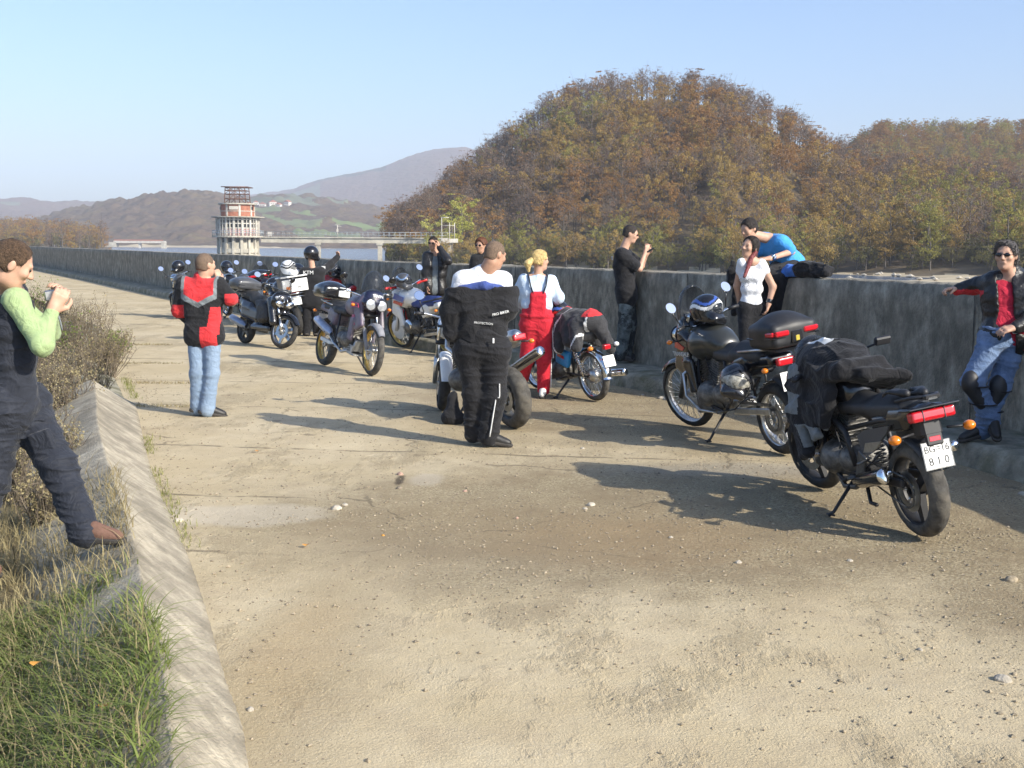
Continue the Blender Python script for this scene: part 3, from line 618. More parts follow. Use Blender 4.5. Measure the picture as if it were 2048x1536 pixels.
# the rest of the wood: one object, instanced from its points
srcs = bpy.data.collections.new('wood_sources'); kinds = []
for kd in VAR:
    for i, (tr, cw) in enumerate(VAR[kd]):
        Vt = np.array([v.co[:] for v in tr.vertices]); Vc = np.zeros(len(cw.vertices)*3, np.float32); cw.vertices.foreach_get('co', Vc); Vc = Vc.reshape(-1, 3)
        Fs = [tuple(p.vertices) for p in tr.polygons]+[tuple(i2+len(Vt) for i2 in p.vertices) for p in cw.polygons]
        me = mesh_np('wood_tree', np.concatenate([Vt, Vc]), Fs, False, [0]*len(tr.polygons)+[1]*len(cw.polygons)); me.materials.append(M_BARK); me.materials.append(KIND[kd])
        o = bpy.data.objects.new('wood_%02d' % len(kinds), me); srcs.objects.link(o); kinds.append(kd)
def scatter(name, pts, coll, label, cat=None):
    """pts: (pos, scale, rot, index)"""
    me = bpy.data.meshes.new(name); me.vertices.add(len(pts)); me.vertices.foreach_set('co', np.array([p[0] for p in pts], np.float32).ravel())
    for an, ty, vals in (('scl', 'FLOAT', [p[1] for p in pts]), ('rz', 'FLOAT', [p[2] for p in pts]), ('pick', 'INT', [p[3] for p in pts])):
        a = me.attributes.new(an, ty, 'POINT'); a.data.foreach_set('value', np.array(vals, np.float32 if ty == 'FLOAT' else np.int32))
    me.update(); o = bpy.data.objects.new(name, me); COL.objects.link(o)
    g = bpy.data.node_groups.new(name+'_scatter', 'GeometryNodeTree'); g.interface.new_socket('Geometry', in_out='INPUT', socket_type='NodeSocketGeometry'); g.interface.new_socket('Geometry', in_out='OUTPUT', socket_type='NodeSocketGeometry')
    N = g.nodes; L = g.links; gi = N.new('NodeGroupInput'); go = N.new('NodeGroupOutput'); ip = N.new('GeometryNodeInstanceOnPoints'); ci = N.new('GeometryNodeCollectionInfo')
    ci.inputs['Collection'].default_value = coll; ci.inputs['Separate Children'].default_value = True; ci.inputs['Reset Children'].default_value = True
    def na(an, ty):
        n = N.new('GeometryNodeInputNamedAttribute'); n.data_type = ty; n.inputs['Name'].default_value = an; return n.outputs['Attribute']
    cx = N.new('ShaderNodeCombineXYZ'); L.new(na('rz', 'FLOAT'), cx.inputs[2])
    L.new(gi.outputs[0], ip.inputs['Points']); L.new(ci.outputs[0], ip.inputs['Instance']); ip.inputs['Pick Instance'].default_value = True; L.new(na('pick', 'INT'), ip.inputs['Instance Index'])
    L.new(cx.outputs[0], ip.inputs['Rotation']); L.new(na('scl', 'FLOAT'), ip.inputs['Scale']); L.new(ip.outputs[0], go.inputs[0])
    md = o.modifiers.new('scatter', 'NODES'); md.node_group = g; tag(o, label, cat, kind='stuff'); return o
def pick_of(kd): c = [i for i, k in enumerate(kinds) if k == kd]; return c[rng.randint(len(c))]
scatter('woodland', [(tuple(q[1]), q[2], q[3], pick_of(q[4])) for q in rest], srcs, 'dense autumn wood covering the hills on the right', 'woodland')
# far trees on the left, across the valley: mixed crowns
far = []
for i in range(430):
    px = rng.uniform(-40, 205); Yd = rng.uniform(430, 760)
    top = np.interp(px, [-40, 60, 110, 190, 240, 340], [448, 448, 456, 464, 486, 489]); yb = 491-(760-Yd)*0
    z = rng.uniform(-4, 0)+max(0, (Yd-430)/330)*np.interp(px, [-40, 60, 190, 260], [9, 8, 3, 0]); p = at(px, 480, Yd); p[2] = z
    far.append((tuple(p), rng.uniform(.8, 1.3), rng.uniform(0, 6), pick_of(('shrub', 'ochre', 'twig', 'twig', 'rust')[rng.randint(5)])))
b = MB(); P0 = [at(-300, 480, 420), at(200, 480, 420), at(225, 480, 800), at(-300, 480, 800)]
for q, z in zip(P0, (-6, -6, -1.5, 4)): q[2] = z
b.add(P0, [(0, 1, 2, 3)]); tag(b.build('far_bank', M_LITTER), kind='structure')
scatter('valley_wood', far, srcs, 'yellow-green wood beyond the bend of the wall, far left', 'woodland')
def conifer(p, h, label):
    o = empty('conifer_tree', p, rng.uniform(0, 6), label, 'tree', 'dark conifers beyond the end of the wall'); tr = MB(); tr.tube([(0, 0, -1), (0, 0, h)], [.25, .03], 6); tr.build('trunk', M_BARK, o)
    n = 700; hh = rng.uniform(.08, 1, n)**1.2; a = rng.uniform(0, 6.28, n); r = (1-hh)*h*.27*rng.uniform(.3, 1, n)+.1; P = np.stack([np.cos(a)*r, np.sin(a)*r, hh*h], 1)
    d = np.stack([np.cos(a), np.sin(a), np.full(n, -.35)], 1)*.5; s = np.stack([-np.sin(a), np.cos(a), a*0], 1)*.3; V = np.stack([P-d, P-s, P+d, P+s], 1).reshape(-1, 3)
    link('crown', mesh_np('crown', V, np.arange(n*4).reshape(-1, 4), False), leafmat('conifer_needles', [(.012, .03, .02), (.02, .045, .03), (.03, .06, .035)], trans=.05), o)
for px, py, Yd, h, lb in ((68, 452, 520, 13, 'leftmost dark conifer standing above the yellow trees'), (98, 462, 540, 11, 'short dark conifer between yellow crowns'), (120, 460, 540, 13, 'dark conifer left of the pale round tree'), (168, 462, 560, 12, 'dark conifer right of the pale round tree'), (180, 466, 560, 11, 'rightmost dark conifer near the far bridge')):
    p = at(px, 480, Yd); p[2] = at(px, py, Yd)[2]-h; conifer(tuple(p), h, lb)
def big_round(px, pytop, Yd, h, kd, lab):
    p = at(px, pytop, Yd); p[2] -= h; s = h/9; o = empty('deciduous_tree', tuple(p), 1., lab, 'tree'); o.scale = (s*1.15, s*1.15, s)
    tr, cw = VAR[kd][0]
    for nm_, me_ in (('trunk', tr), ('crown', cw)):
        c = bpy.data.objects.new(nm_, me_); COL.objects.link(c); c.parent = o
big_round(143, 450, 500, 11, 'green', 'pale yellow-green round tree between dark conifers on the far left')
big_round(925, 388, 222, 9, 'bright', 'bright yellow-green tree above the end of the footbridge')
big_round(905, 418, 216, 8, 'bright', 'lower yellow-green tree beside the white frame hut')
big_round(860, 432, 218, 7, 'bright', 'yellow-green tree leaning over the bridge end')
big_round(985, 415, 218, 8, 'rust', 'rust-red tree right of the white frame')
big_round(868, 470, 205, 6, 'green', 'low yellow-green tree in front of the bridge end')
for q_ in ((835, 478, 'dull bush hiding the underside of the bridge end'), (890, 472, 'broad bush right below the white frame'), (915, 466, 'bush right of the white frame base'), (940, 470, 'bush between the white frame and the brown-haired woman'), (805, 492, 'low bush at the waterline beside the last pier')): big_round(q_[0], q_[1], 203, 6.5, 'shrub' if q_[0] % 2 else 'ochre', q_[2])
big_round(1860, 388, 205, 9, 'green', 'slender pale green tree left of the man in the leather jacket')
# bare bush at the water edge
rg = np.random.RandomState(2); b = MB(); p0 = at(784, 520, 150); p0[2] = -3.2
for i in range(26):
    a = rg.uniform(0, 6.28); l = rg.uniform(1.5, 3.6); e = p0+[math.cos(a)*l*.45, math.sin(a)*l*.45, l]; mm_ = (p0+e)/2+rg.normal(0, .12, 3); b.tube([p0, mm_, e], [.04, .025, .008], 4)
    for q in range(3): b.tube([mm_, mm_+rg.normal(0, .5, 3)+[0, 0, .6]], [.015, .006], 3)
tag(b.build('bare_bush', M_BARK), 'leafless bush at the water edge by the right-hand bridge pier', 'bush')
# ================================================================== INTAKE TOWER AND FOOTBRIDGE
M_TCONC = mat('tower_concrete', (.42, .385, .31), .9, var=.18, scale=.5, bump=.4, bscale=3, col2=(.25, .23, .19), thr=.6)
M_TWHITE = mat('tower_white_paint', (.50, .465, .40), .8, var=.12, scale=.8)
M_TDARK = mat('tower_window_glass', (.03, .035, .04), .15)
M_TPINK = mat('tower_faded_pink_panel', (.40, .23, .21), .85, var=.15, scale=.6)
M_BRICK = mat('tower_red_brick', (.34, .14, .09), .9, var=.2, scale=1.2)
M_RUSTY = mat('rusty_steel', (.16, .085, .06), .8, var=.3, scale=2)
M_GALV = mat('galvanised_rail', (.38, .42, .44), .5, metal=.3)
TW = at(476.5, 486, 230); tX, tY = TW[0], TW[1]
tw = empty('intake_tower', (tX, tY, -3), 0, 'round concrete and brick lake tower with glazed gallery and rusty lattice on top', 'tower')
def Z(py): return 1.8+(486.2-py)*.1+3
def ring(b, r, z0, z1, n=40, m=0, sm=True, cap=True):
    b.lathe([(.01, z0), (r, z0), (r, z1), (.01, z1)] if cap else [(r, z0), (r, z1)], (0, 0, 0), 'z', n, m, sm=False)
b = MB(); ring(b, 3.75, -6, Z(475), 24)
for i in range(16):
    a = i*math.pi/8; b.box((math.cos(a)*3.85, math.sin(a)*3.85, (Z(475)-6)/2-.0), (.28, .24, (Z(475)+6)/2-.01), rot('Z', math.degrees(a)))
ring(b, 4.3, Z(513), Z(508.5), 28); ring(b, 4.05, Z(497), Z(505), 24)
b.build('shaft', M_TCONC, tw)
b = MB()
for i in range(16):
    a = (i+.5)*math.pi/8; b.box((math.cos(a)*3.72, math.sin(a)*3.72, Z(480.5)), (.12, .3, .42), rot('Z', math.degrees(a)))
b.build('shaft_window', M_TDARK, tw)
b = MB(); ring(b, 5.05, Z(475), Z(472), 40); b.build('gallery', M_TCONC, tw)
b = MB()
for i in range(40):
    a = i*math.pi/20; b.tube([(math.cos(a)*4.95, math.sin(a)*4.95, Z(472)), (math.cos(a)*4.95, math.sin(a)*4.95, Z(461.5))], .04, 4)
for z in (Z(461.5), Z(466)): b.tube([(math.cos(i*math.pi/20)*4.95, math.sin(i*math.pi/20)*4.95, z) for i in range(41)], .045, 4)
b.build('railing', M_GALV, tw)
b = MB(); ring(b, 4.0, Z(472), Z(457.5), 32); b.build('gallery_wall', M_TPINK, tw)
b = MB(); ring(b, 3.9, Z(457.5), Z(437), 32); b.build('glazing', M_TDARK, tw)
b = MB()
for i in range(32):
    a = i*math.pi/16+.05; wd = .2 if i % 2 == 0 else .07; b.box((math.cos(a)*4.1, math.sin(a)*4.1, (Z(472)+Z(437))/2), (.16, wd, (Z(437)-Z(472))/2-.01), rot('Z', math.degrees(a)))
for z in (Z(440), Z(448), Z(457)): b.lathe([(4.02, z-.1), (4.1, z-.1), (4.1, z+.1), (4.02, z+.1)], (0, 0, 0), 'z', 32, closed=True, sm=False)
b.build('mullion', M_TWHITE, tw)
b = MB(); b.lathe([(.01, Z(437)), (4.3, Z(437)), (5.2, Z(436.2)), (5.2, Z(434.6)), (.01, Z(434))], (0, 0, 0), 'z', 40, sm=False); b.build('roof', M_TCONC, tw)
b = MB(); ring(b, 3.25, Z(434), Z(411), 32); b.build('brick_drum', M_BRICK, tw)
b = MB()
for i in range(8):
    a = i*math.pi/4+.35; b.box((math.cos(a)*3.25, math.sin(a)*3.25, (Z(434)+Z(411))/2), (.12, .2, 1.12), rot('Z', math.degrees(a)))
b.lathe([(3.26, Z(424.5)), (3.36, Z(424.5)), (3.36, Z(423.4)), (3.26, Z(423.4))], (0, 0, 0), 'z', 32, closed=True, sm=False)
b.build('pilaster', M_TWHITE, tw)
b = MB()
for a, w_ in ((-90, .85), (-20, .3), (-160, .3)):
    b = MB(); b.box((math.cos(math.radians(a))*3.3, math.sin(math.radians(a))*3.3, Z(418)), (.12, w_, .33), rot('Z', a)); b.build('drum_window', M_TWHITE if a == -90 else M_TDARK, tw)
b = MB(); ring(b, 3.75, Z(411), Z(408.6), 32); b.build('upper_roof', M_TCONC, tw)
b = MB(); zz0, zz1 = Z(408.6), Z(377); cs = [(-2.1, -2), (2.1, -2), (2.1, 2), (-2.1, 2), (0, -2), (0, 2)]
for (x, y) in cs: b.tube([(x, y, zz0), (x*.9, y*.9, zz1)], .09, 4)
for z in (zz0+.9, zz0+1.8, zz0+2.5, zz1): b.tube([(-2, -1.9, z), (2, -1.9, z), (2, 1.9, z), (-2, 1.9, z), (-2, -1.9, z)], .07, 4)
for y in (-1.95, 1.95):
    b.tube([(-2, y, zz0), (0, y, zz0+1.8)], .06, 4); b.tube([(2, y, zz0), (0, y, zz0+1.8)], .06, 4); b.tube([(-2, y, zz0+1.8), (0, y, zz1)], .05, 4); b.tube([(2, y, zz0+1.8), (0, y, zz1)], .05, 4); b.tube([(0, y, zz0+1.8), (-2, y, zz1)], .05, 4)
for x in np.linspace(-2.5, 2.5, 9): b.tube([(x, -2.3, zz1+.05), (x, 2.3, zz1+.05)], .06, 4)
b.tube([(-2.6, -2.3, zz1), (2.6, -2.3, zz1)], .09, 4); b.tube([(-2.6, 2.3, zz1), (2.6, 2.3, zz1)], .09, 4)
b.build('steel_lattice', M_RUSTY, tw)
fb = empty('footbridge', (tX, tY, -3), 0, 'long concrete footbridge with metal railings running from the tower to the wooded shore', 'bridge')
x1 = at(905, 480, 230)[0]-tX
b = MB(); b.box(((4.6+x1)/2, 0, 6.0), ((x1-4.6)/2, .9, .10)); b.box(((4.7+x1)/2, 0, 5.42), ((x1-4.6)/2, .6, .46)); b.build('deck', M_TCONC, fb)
for px in (637, 760):
    b = MB(); X = at(px, 500, 230)[0]-tX; b.box((X, 0, 0), (.38, .6, 4.94)); b.box((X, 0, 4.75), (.6, .75, .2)); b.build('pier', M_TCONC, fb)
b = MB()
for s in (-.8, .8):
    for z in (6.55, 7.1): b.tube([(4.7, s, z), (x1, s, z)], .035, 4)
    for x in np.arange(4.8, x1, 1.05): b.tube([(x, s, 6.1), (x, s, 7.1)], .03, 4)
b.build('railing', M_GALV, fb)
p = at(540, 474, 229.3); o = empty('sign_box', (p[0], p[1], 3.15), 0, 'small pale notice box on the footbridge railing beside the tower', 'sign'); b = MB(); b.box((0, 0, .55), (.45, .1, .4)); b.build('panel', M_TWHITE, o); b = MB(); b.box((-.3, 0, .1), (.05, .05, .12)); b.box((.3, 0, .1), (.05, .05, .12)); b.build('leg', M_GALV, o)
p = at(675, 474, 230); o = empty('lamp_mast', (p[0], p[1], 3.1), 0, 'white post with crossbars standing on the footbridge', 'post'); b = MB(); b.tube([(0, 0, 0), (0, 0, 2.4)], .09, 6); b.build('pole', M_TWHITE, o); b = MB(); b.box((0, 0, 2.4), (.5, .06, .05)); b.box((.35, 0, 2.1), (.45, .05, .04)); b.box((0, 0, 1.3), (.18, .15, .3)); b.build('crossbar', M_TWHITE, o)
p = at(899, 472, 208); o = empty('frame_hut', (p[0], p[1], 2.3), .1, 'white steel gate frame with a pale slab at the shore end of the footbridge', 'frame')
b = MB()
for x in (-1.4, 0, .9): b.tube([(x, 0, 0), (x, 0, 4.3 if x < 0 else 3.4)], .07, 5)
b.tube([(-1.4, 0, 4.3), (-.1, 0, 4.3)], .07, 5); b.tube([(-1.4, 0, 2.9), (.9, 0, 2.9)], .05, 5); b.build('frame', M_TWHITE, o); b = MB(); b.box((0, 0, .2), (1.5, .6, .35)); b.build('slab', M_TWHITE, o)
b = MB(); b.box((0, .3, -2.8), (.35, .3, 2.6)); b.build('footing', M_TCONC, o)
# far road bridge
p = at(280, 486, 980); o = empty('road_bridge', (p[0], p[1], -3), .04, 'low pale two-span road bridge on the far shore left of the tower', 'bridge')
b = MB(); b.box((0, 0, 5.2), (21, 4, .9)); b.build('deck', M_TWHITE, o); b = MB(); b.box((0, -4, 6.6), (20.5, .2, .5)); b.build('parapet', M_BRICK, o)
for x in (0,): b = MB(); b.box((x, 0, 1.8), (.9, 2, 2.5)); b.build('pier', M_TWHITE, o)
b = MB(); b.box((20, 0, 2), (1.2, 4, 3)); b.box((-22, 0, 3), (3, 4, 2)); b.build('abutment', M_TCONC, o)
# hillside houses
M_HWALL = mat('house_white_render', (.66, .62, .56), .9); M_HROOF = mat('house_red_tiles', (.36, .13, .08), .9, var=.2)
hs = [(498, 411, 'leftmost, partly behind the tower roof'), (512, 409, 'next to the tower roof'), (525, 414, 'small one right of the tower'), (545, 411, 'the largest one in the middle'), (557, 414, 'lowest one, half hidden by trees'), (575, 410, 'rightmost of the row'), (8, 409, 'alone on the far left ridge'), (205, 409, 'on the skyline above the far bridge')]
for i, (px, py, d) in enumerate(hs):
    Yd = 1900 if px > 400 else 3250; s = .72 if px > 400 else 1.2; p = at(px, py, Yd)
    if px > 400:
        cand = [s_mid(px, t_) for t_ in np.linspace(.05, 1, 200)]; p = min(cand, key=lambda c_: abs(c_[2]-at(px, py, c_[1])[2])); p = np.array(p)+[0, 0, 3]
    wv = (1.25 if i == 3 else .85+.1*(i % 3))*s
    o = empty('farmhouse', (p[0], p[1], p[2]-4), rng.uniform(-.5, .5), 'white house with red roof on the green hillside, '+d if px > 400 else 'white house with red roof '+d, 'house', 'far white houses'); o.scale = (wv, wv, wv)
    b = MB(); b.box((0, 0, 2), (6, 4.5, 5)); b.build('wall', M_HWALL, o)
    b = MB(); b.prism([(-6.6, 6.9), (6.6, 6.9), (0, 10.6)], -5, 5, 'y'); b.build('roof', M_HROOF, o)
    b = MB()
    for x in (-3.2, 0, 3.2): b.box((x, -4.55, 4.2), (.7, .08, .9))
    b.build('window', M_TDARK, o)
# ================================================================== MOTORCYCLES
K_BLACK = mat('gloss_black_paint', (.012, .012, .014), .22, var=.1, coat=.6)
K_PLAST = mat('black_plastic', (.022, .022, .024), .5, var=.15, scale=20)
K_GREY = mat('dark_grey_paint', (.07, .072, .078), .32, var=.1, coat=.3)
K_RUB = mat('tyre_rubber', (.028, .027, .026), .82, var=.25, scale=12, bump=.15, bscale=90, col2=(.085, .075, .058), thr=.63)
K_RUBD = mat('dusty_tyre_rubber', (.075, .07, .062), .9, var=.3, scale=14, bump=.2, bscale=90, col2=(.13, .115, .09), thr=.6)
K_CHR = mat('chrome', (.75, .75, .74), .12, metal=1, var=.03)
K_ALU = mat('brushed_aluminium', (.52, .52, .51), .34, metal=1, var=.12, scale=20)
K_DALU = mat('dark_cast_alloy', (.14, .14, .135), .5, metal=.8, var=.25, scale=14, bump=.2)
K_ENG = mat('engine_casting', (.16, .155, .145), .55, metal=.6, var=.35, scale=18, bump=.3)
K_SEAT = mat('seat_vinyl', (.03, .03, .031), .55, var=.2, scale=10, bump=.15, bscale=120)
K_RED = mat('red_lens', (.50, .012, .02), .12, var=.1, coat=.8, scale=50)
K_REDP = mat('red_paint', (.48, .025, .02), .25, var=.08, coat=.6)
K_ORG = mat('amber_lens', (.72, .20, .01), .15, var=.1, coat=.7, scale=60)
K_WHT = mat('white_plastic', (.74, .74, .72), .35, var=.05, coat=.3)
K_BLUE = mat('cobalt_paint', (.04, .09, .34), .28, var=.08, coat=.6)
K_LBLUE = mat('sky_blue_paint', (.03, .28, .62), .4, var=.1, coat=.3)
K_GOLD = mat('gold_anodised_rim', (.55, .38, .12), .35, metal=.9, var=.1)
K_PURP = mat('dusty_purple_grey_paint', (.12, .09, .13), .4, var=.3, scale=9, col2=(.22, .20, .20), thr=.52)
K_MAG = mat('magenta_decal', (.38, .03, .10), .4, var=.1)
K_SMOKE = mat('smoked_screen', (.03, .035, .045), .06, var=.02, alpha=.38)
K_CLEAR = mat('clear_lens_glass', (.85, .88, .92), .04, trans=.55, metal=.25, var=.02, coat=1)
K_REFL = mat('headlamp_reflector', (.85, .86, .88), .12, metal=1, var=.25, scale=60)
K_MIRR = mat('mirror_glass', (.92, .93, .95), .03, metal=1, var=.01)
K_FLUO = mat('yellow_green_trim', (.45, .62, .05), .4)
K_PLATE = mat('white_number_plate', (.78, .78, .74), .4, var=.04)
K_INK = mat('black_lettering', (.012, .012, .012), .5)
K_LWHT = mat('white_lettering', (.72, .72, .70), .5)

def sdfm(name, prims, vox, mats, parent, tr=None, **kw):
    o = sdf(name, prims, vox, mats, parent, **kw)
    if tr is not None: o.data.transform(tr)
    return o
def fin(b, name, mats, parent, tr=None):
    o = b.build(name, mats, parent)
    if tr is not None: o.data.transform(tr)
    return o
def wheel(root, x, R, tw, style, rim, tr=None, det=1, disc=1, drum=False, rubber=None, knob=0., nsp=5):
    n = 120 if det else 40; rw = tw*.36; rr = R-tw*.62
    cs = 13 if det else 9; prof = []
    for i in range(cs):
        a = -math.pi*.62+i*math.pi*1.24/(cs-1); prof.append((R-tw*.5+math.cos(a)*tw*.5, math.sin(a)*tw*.5))
    V = []; k = cs+2
    for j in range(n):
        an = 2*math.pi*j/n
        row = [(rr, -rw*.9)]+prof+[(rr, rw*.9)]
        for i, (r, h) in enumerate(row):
            g = 0.
            if det and 2 <= i-1 <= cs-3:
                q = (j+abs(i-1-cs//2)*2) % 8
                g = (.0085 if q < 2 and i-1 != cs//2 else 0)+knob*(1. if (j//3+(i % 2)) % 2 else 0)
            V.append((x+(r-g)*math.cos(an), h, R+(r-g)*math.sin(an)))
    b = MB(); F = [(j*k+i, j*k+(i+1), ((j+1) % n)*k+i+1, ((j+1) % n)*k+i) for j in range(n) for i in range(k-1)]; b.add(V, F, 0, True)
    hub = MB(); hub.lathe([(.02, -.055), (.045, -.055), (.045, -.03), (.03, -.02), (.03, .02), (.045, .03), (.045, .055), (.02, .055)] if not drum else [(.02, -.06), (.085, -.055), (.085, .03), (.04, .06), (.02, .06)], (x, 0, R), 'y', 24)
    if style == 'spoke':
        for s in range(32 if det else 18):
            a = 2*math.pi*s/(32 if det else 18); sg = 1 if s % 2 else -1; a2 = a+sg*.33*(1 if s % 4 < 2 else -1)
            hub.tube([(x+.045*math.cos(a2), sg*.035, R+.045*math.sin(a2)), (x+rr*math.cos(a), 0, R+rr*math.sin(a))], .0032 if det else .005, 4, cap=False)
    else:
        for s in range(nsp):
            a = 2*math.pi*s/nsp+.3; Rm = np.array([[math.cos(a), 0, -math.sin(a)], [0, 1, 0], [math.sin(a), 0, math.cos(a)]])
            L1 = rr+.004
            pts = [(.03, -.035), (L1, -.021), (L1, .021), (.03, .035)]
            V2 = [];
            for h in (-.017, .017):
                for (u, v) in pts: V2.append(np.array([x, 0, R])+Rm@np.array([u, h*(1.5 if u < .1 else .9), v]))
            hub.add(V2, [(0, 1, 2, 3), (7, 6, 5, 4), (0, 4, 5, 1), (1, 5, 6, 2), (2, 6, 7, 3), (3, 7, 4, 0)], 0)
    w_ = fin(hub, 'wheel', rim if style != 'spoke' else K_ALU, root, tr)
    fin(b, 'tyre', rubber or K_RUB, w_, tr)
    b = MB(); b.lathe([(rr-.016, -rw*.55), (rr-.004, -rw*1.0), (rr+.012, -rw*1.08), (rr+.012, -rw*.95), (rr-.002, -rw*.6), (rr-.002, rw*.6), (rr+.012, rw*.95), (rr+.012, rw*1.08), (rr-.004, rw*1.0), (rr-.016, rw*.55)], (x, 0, R), 'y', 72 if det else 32, closed=True); fin(b, 'rim', rim, w_, tr)
    if disc:
        b = MB()
        for sy in ((-1, 1) if disc == 2 else (disc,)):
            y = .062*sy; b.lathe([(.075, y-.002), (.13, y-.002), (.13, y+.002), (.075, y+.002)], (x, 0, R), 'y', 40, closed=True, sm=False)
            for q in range(5):
                a = q*1.2566; b.tube([(x+.04*math.cos(a), y*.8, R+.04*math.sin(a)), (x+.08*math.cos(a), y, R+.08*math.sin(a))], .008, 4)
        fin(b, 'brake_disc', K_ALU, w_, tr)
    return w_
def arcshell(x, z, R, a0, a1, w, th=.004, crown=.02, n=18, taper=0.):
    b = MB(); V = []; cs = 7
    for j in range(n):
        t = j/(n-1); a = math.radians(a0+(a1-a0)*t); ww = w*(1-taper*abs(2*t-1)**3)
        for lay in (0, 1):
            for i in range(cs):
                y = (i/(cs-1)-.5)*ww; r = R-crown*(2*y/w)**2*1.0-lay*th-(.018 if i in (0, cs-1) else 0); V.append((x+r*math.cos(a), y, z+r*math.sin(a)))
    k = cs*2
    for j in range(n-1):
        F = []
        for i in range(cs-1): F += [(j*k+i, j*k+i+1, (j+1)*k+i+1, (j+1)*k+i), (j*k+cs+i, (j+1)*k+cs+i, (j+1)*k+cs+i+1, j*k+cs+i+1)]
        F += [(j*k, (j+1)*k, (j+1)*k+cs, j*k+cs), (j*k+cs-1, j*k+2*cs-1, (j+1)*k+2*cs-1, (j+1)*k+cs-1)]
        b.f += F; b.m += [0]*len(F); b.sm += [True]*len(F)
    b.f += [tuple(list(range(cs))+list(range(2*cs-1, cs-1, -1))), tuple([(n-1)*k+i for i in range(cs)][::-1]+[(n-1)*k+i for i in range(cs, 2*cs)])]; b.m += [0, 0]; b.sm += [False]*2
    b.v = V; return b
def steerM(head, rake, ang):
    ax = Vector((-math.sin(rake), 0, math.cos(rake))); M = Matrix.Translation(head) @ Matrix.Rotation(ang, 4, ax) @ Matrix.Translation(-Vector(head)); return M
def mirror(root, base, tip, tr=None, r=.055, shell=K_BLACK, tilt=(-.86, 0, .5), square=False):
    b = MB(); b.tube([base, (np.array(base)*.35+np.array(tip)*.65+np.array([0, 0, .0])), tip], .006, 6); n = nrm(tilt); u = nrm(np.cross([0, 0, 1], n)); v = np.cross(n, u); R = np.stack([u, v, n], 1)
    tipa = np.array(tip)+np.array([0, 0, r*.6])
    m_ = fin(b, 'mirror', shell, root, tr)
    b = MB(); sx, sy = (1.35, .8) if square else (1, 1)
    prof = [(.001, -.02), (r*.7, -.016), (r, 0), (r, .003), (r*.95, .003)]
    V0 = len(b.v); b.lathe(prof, (0, 0, 0), 'z', 24); b.v = [tuple(tipa+R@(np.array(q)*[sx, sy, 1])) for q in b.v]; fin(b, 'mirror_shell', shell, m_, tr)
    b = MB(); b.lathe([(0.0005, .0035), (r*.95, .0035)], (0, 0, 0), 'z', 24, sm=False); b.v = [tuple(tipa+R@(np.array(q)*[sx, sy, 1])) for q in b.v]; fin(b, 'mirror_glass', K_MIRR, m_, tr)
def blinker(root, base, tip, tr=None, m=None, r=.026):
    b = MB(); b.tube([base, tip], .008, 6); o = fin(b, 'indicator', K_PLAST, root, tr); fin_ = sdf('indicator_lens', [E_(tip, (r*1.15, r*1.1, r*.9))], .006, m or K_ORG, o)
    if tr is not None: fin_.data.transform(tr)
def plate(root, c, n, w=.19, h=.16, text=None, up=(0, 0, 1)):
    n = nrm(n); x = nrm(np.cross(up, n)); y = np.cross(n, x); R = np.stack([x, y, n], 1); b = MB(); b.box(c, (w/2, h/2, .0015), R, bev=.001)
    o = b.build('number_plate', K_PLATE, root)
    if text:
        for i, (s, sz, dy) in enumerate(text): lettering(s, sz, np.array(c)+y*dy+n*.0022, x, y, K_INK, o, 'plate_lettering')
        b = MB(); e = .0035
        for (cx, cy, hx, hy) in ((0, h/2-e, w/2-.002, .0012), (0, -h/2+e, w/2-.002, .0012), (w/2-e, 0, .0012, h/2-.005), (-w/2+e, 0, .0012, h/2-.005)): b.box(np.array(c)+x*cx+y*cy+n*.002, (hx, hy, .0006), R)
        b.build('plate_border', K_INK, o)
    return o
def topcase(root, c, s=(.19, .27, .15), m=None, refl=True, vox=.012, tilt=0):
    m = m or K_PLAST; R = rot('Y', tilt); c = np.array(c)
    o = sdf('top_case', [B(c+R@[0, 0, s[2]*.05], (s[0], s[1], s[2]*.55), R, .05), E_(c+R@[0, 0, s[2]*.3], (s[0]*1.02, s[1]*1.02, s[2]*.78), R, k=.06)], vox, m, root, k=.05)
    b = MB(); b.box(c+R@[0, 0, -.005], (s[0]*1.02, s[1]*1.02, .008), R, bev=.006); b.build('case_seam', K_BLACK, o)
    if refl:
        for sy in (-1, 1):
            b = MB(); b.box(c+R@[-s[0]*.97, sy*s[1]*.62, .03], (.03, s[1]*.30, .022), R, bev=.01); b.box(c+R@[-s[0]*.72, sy*s[1]*.965, .03], (s[0]*.26, .018, .02), R, bev=.01); b.build('case_reflector', K_RED, o)
        b = MB(); b.box(c+R@[-s[0]*1.0, 0, -.01], (.02, .055, .05), R, bev=.008); b.build('case_lock', K_BLACK, o)
    return o
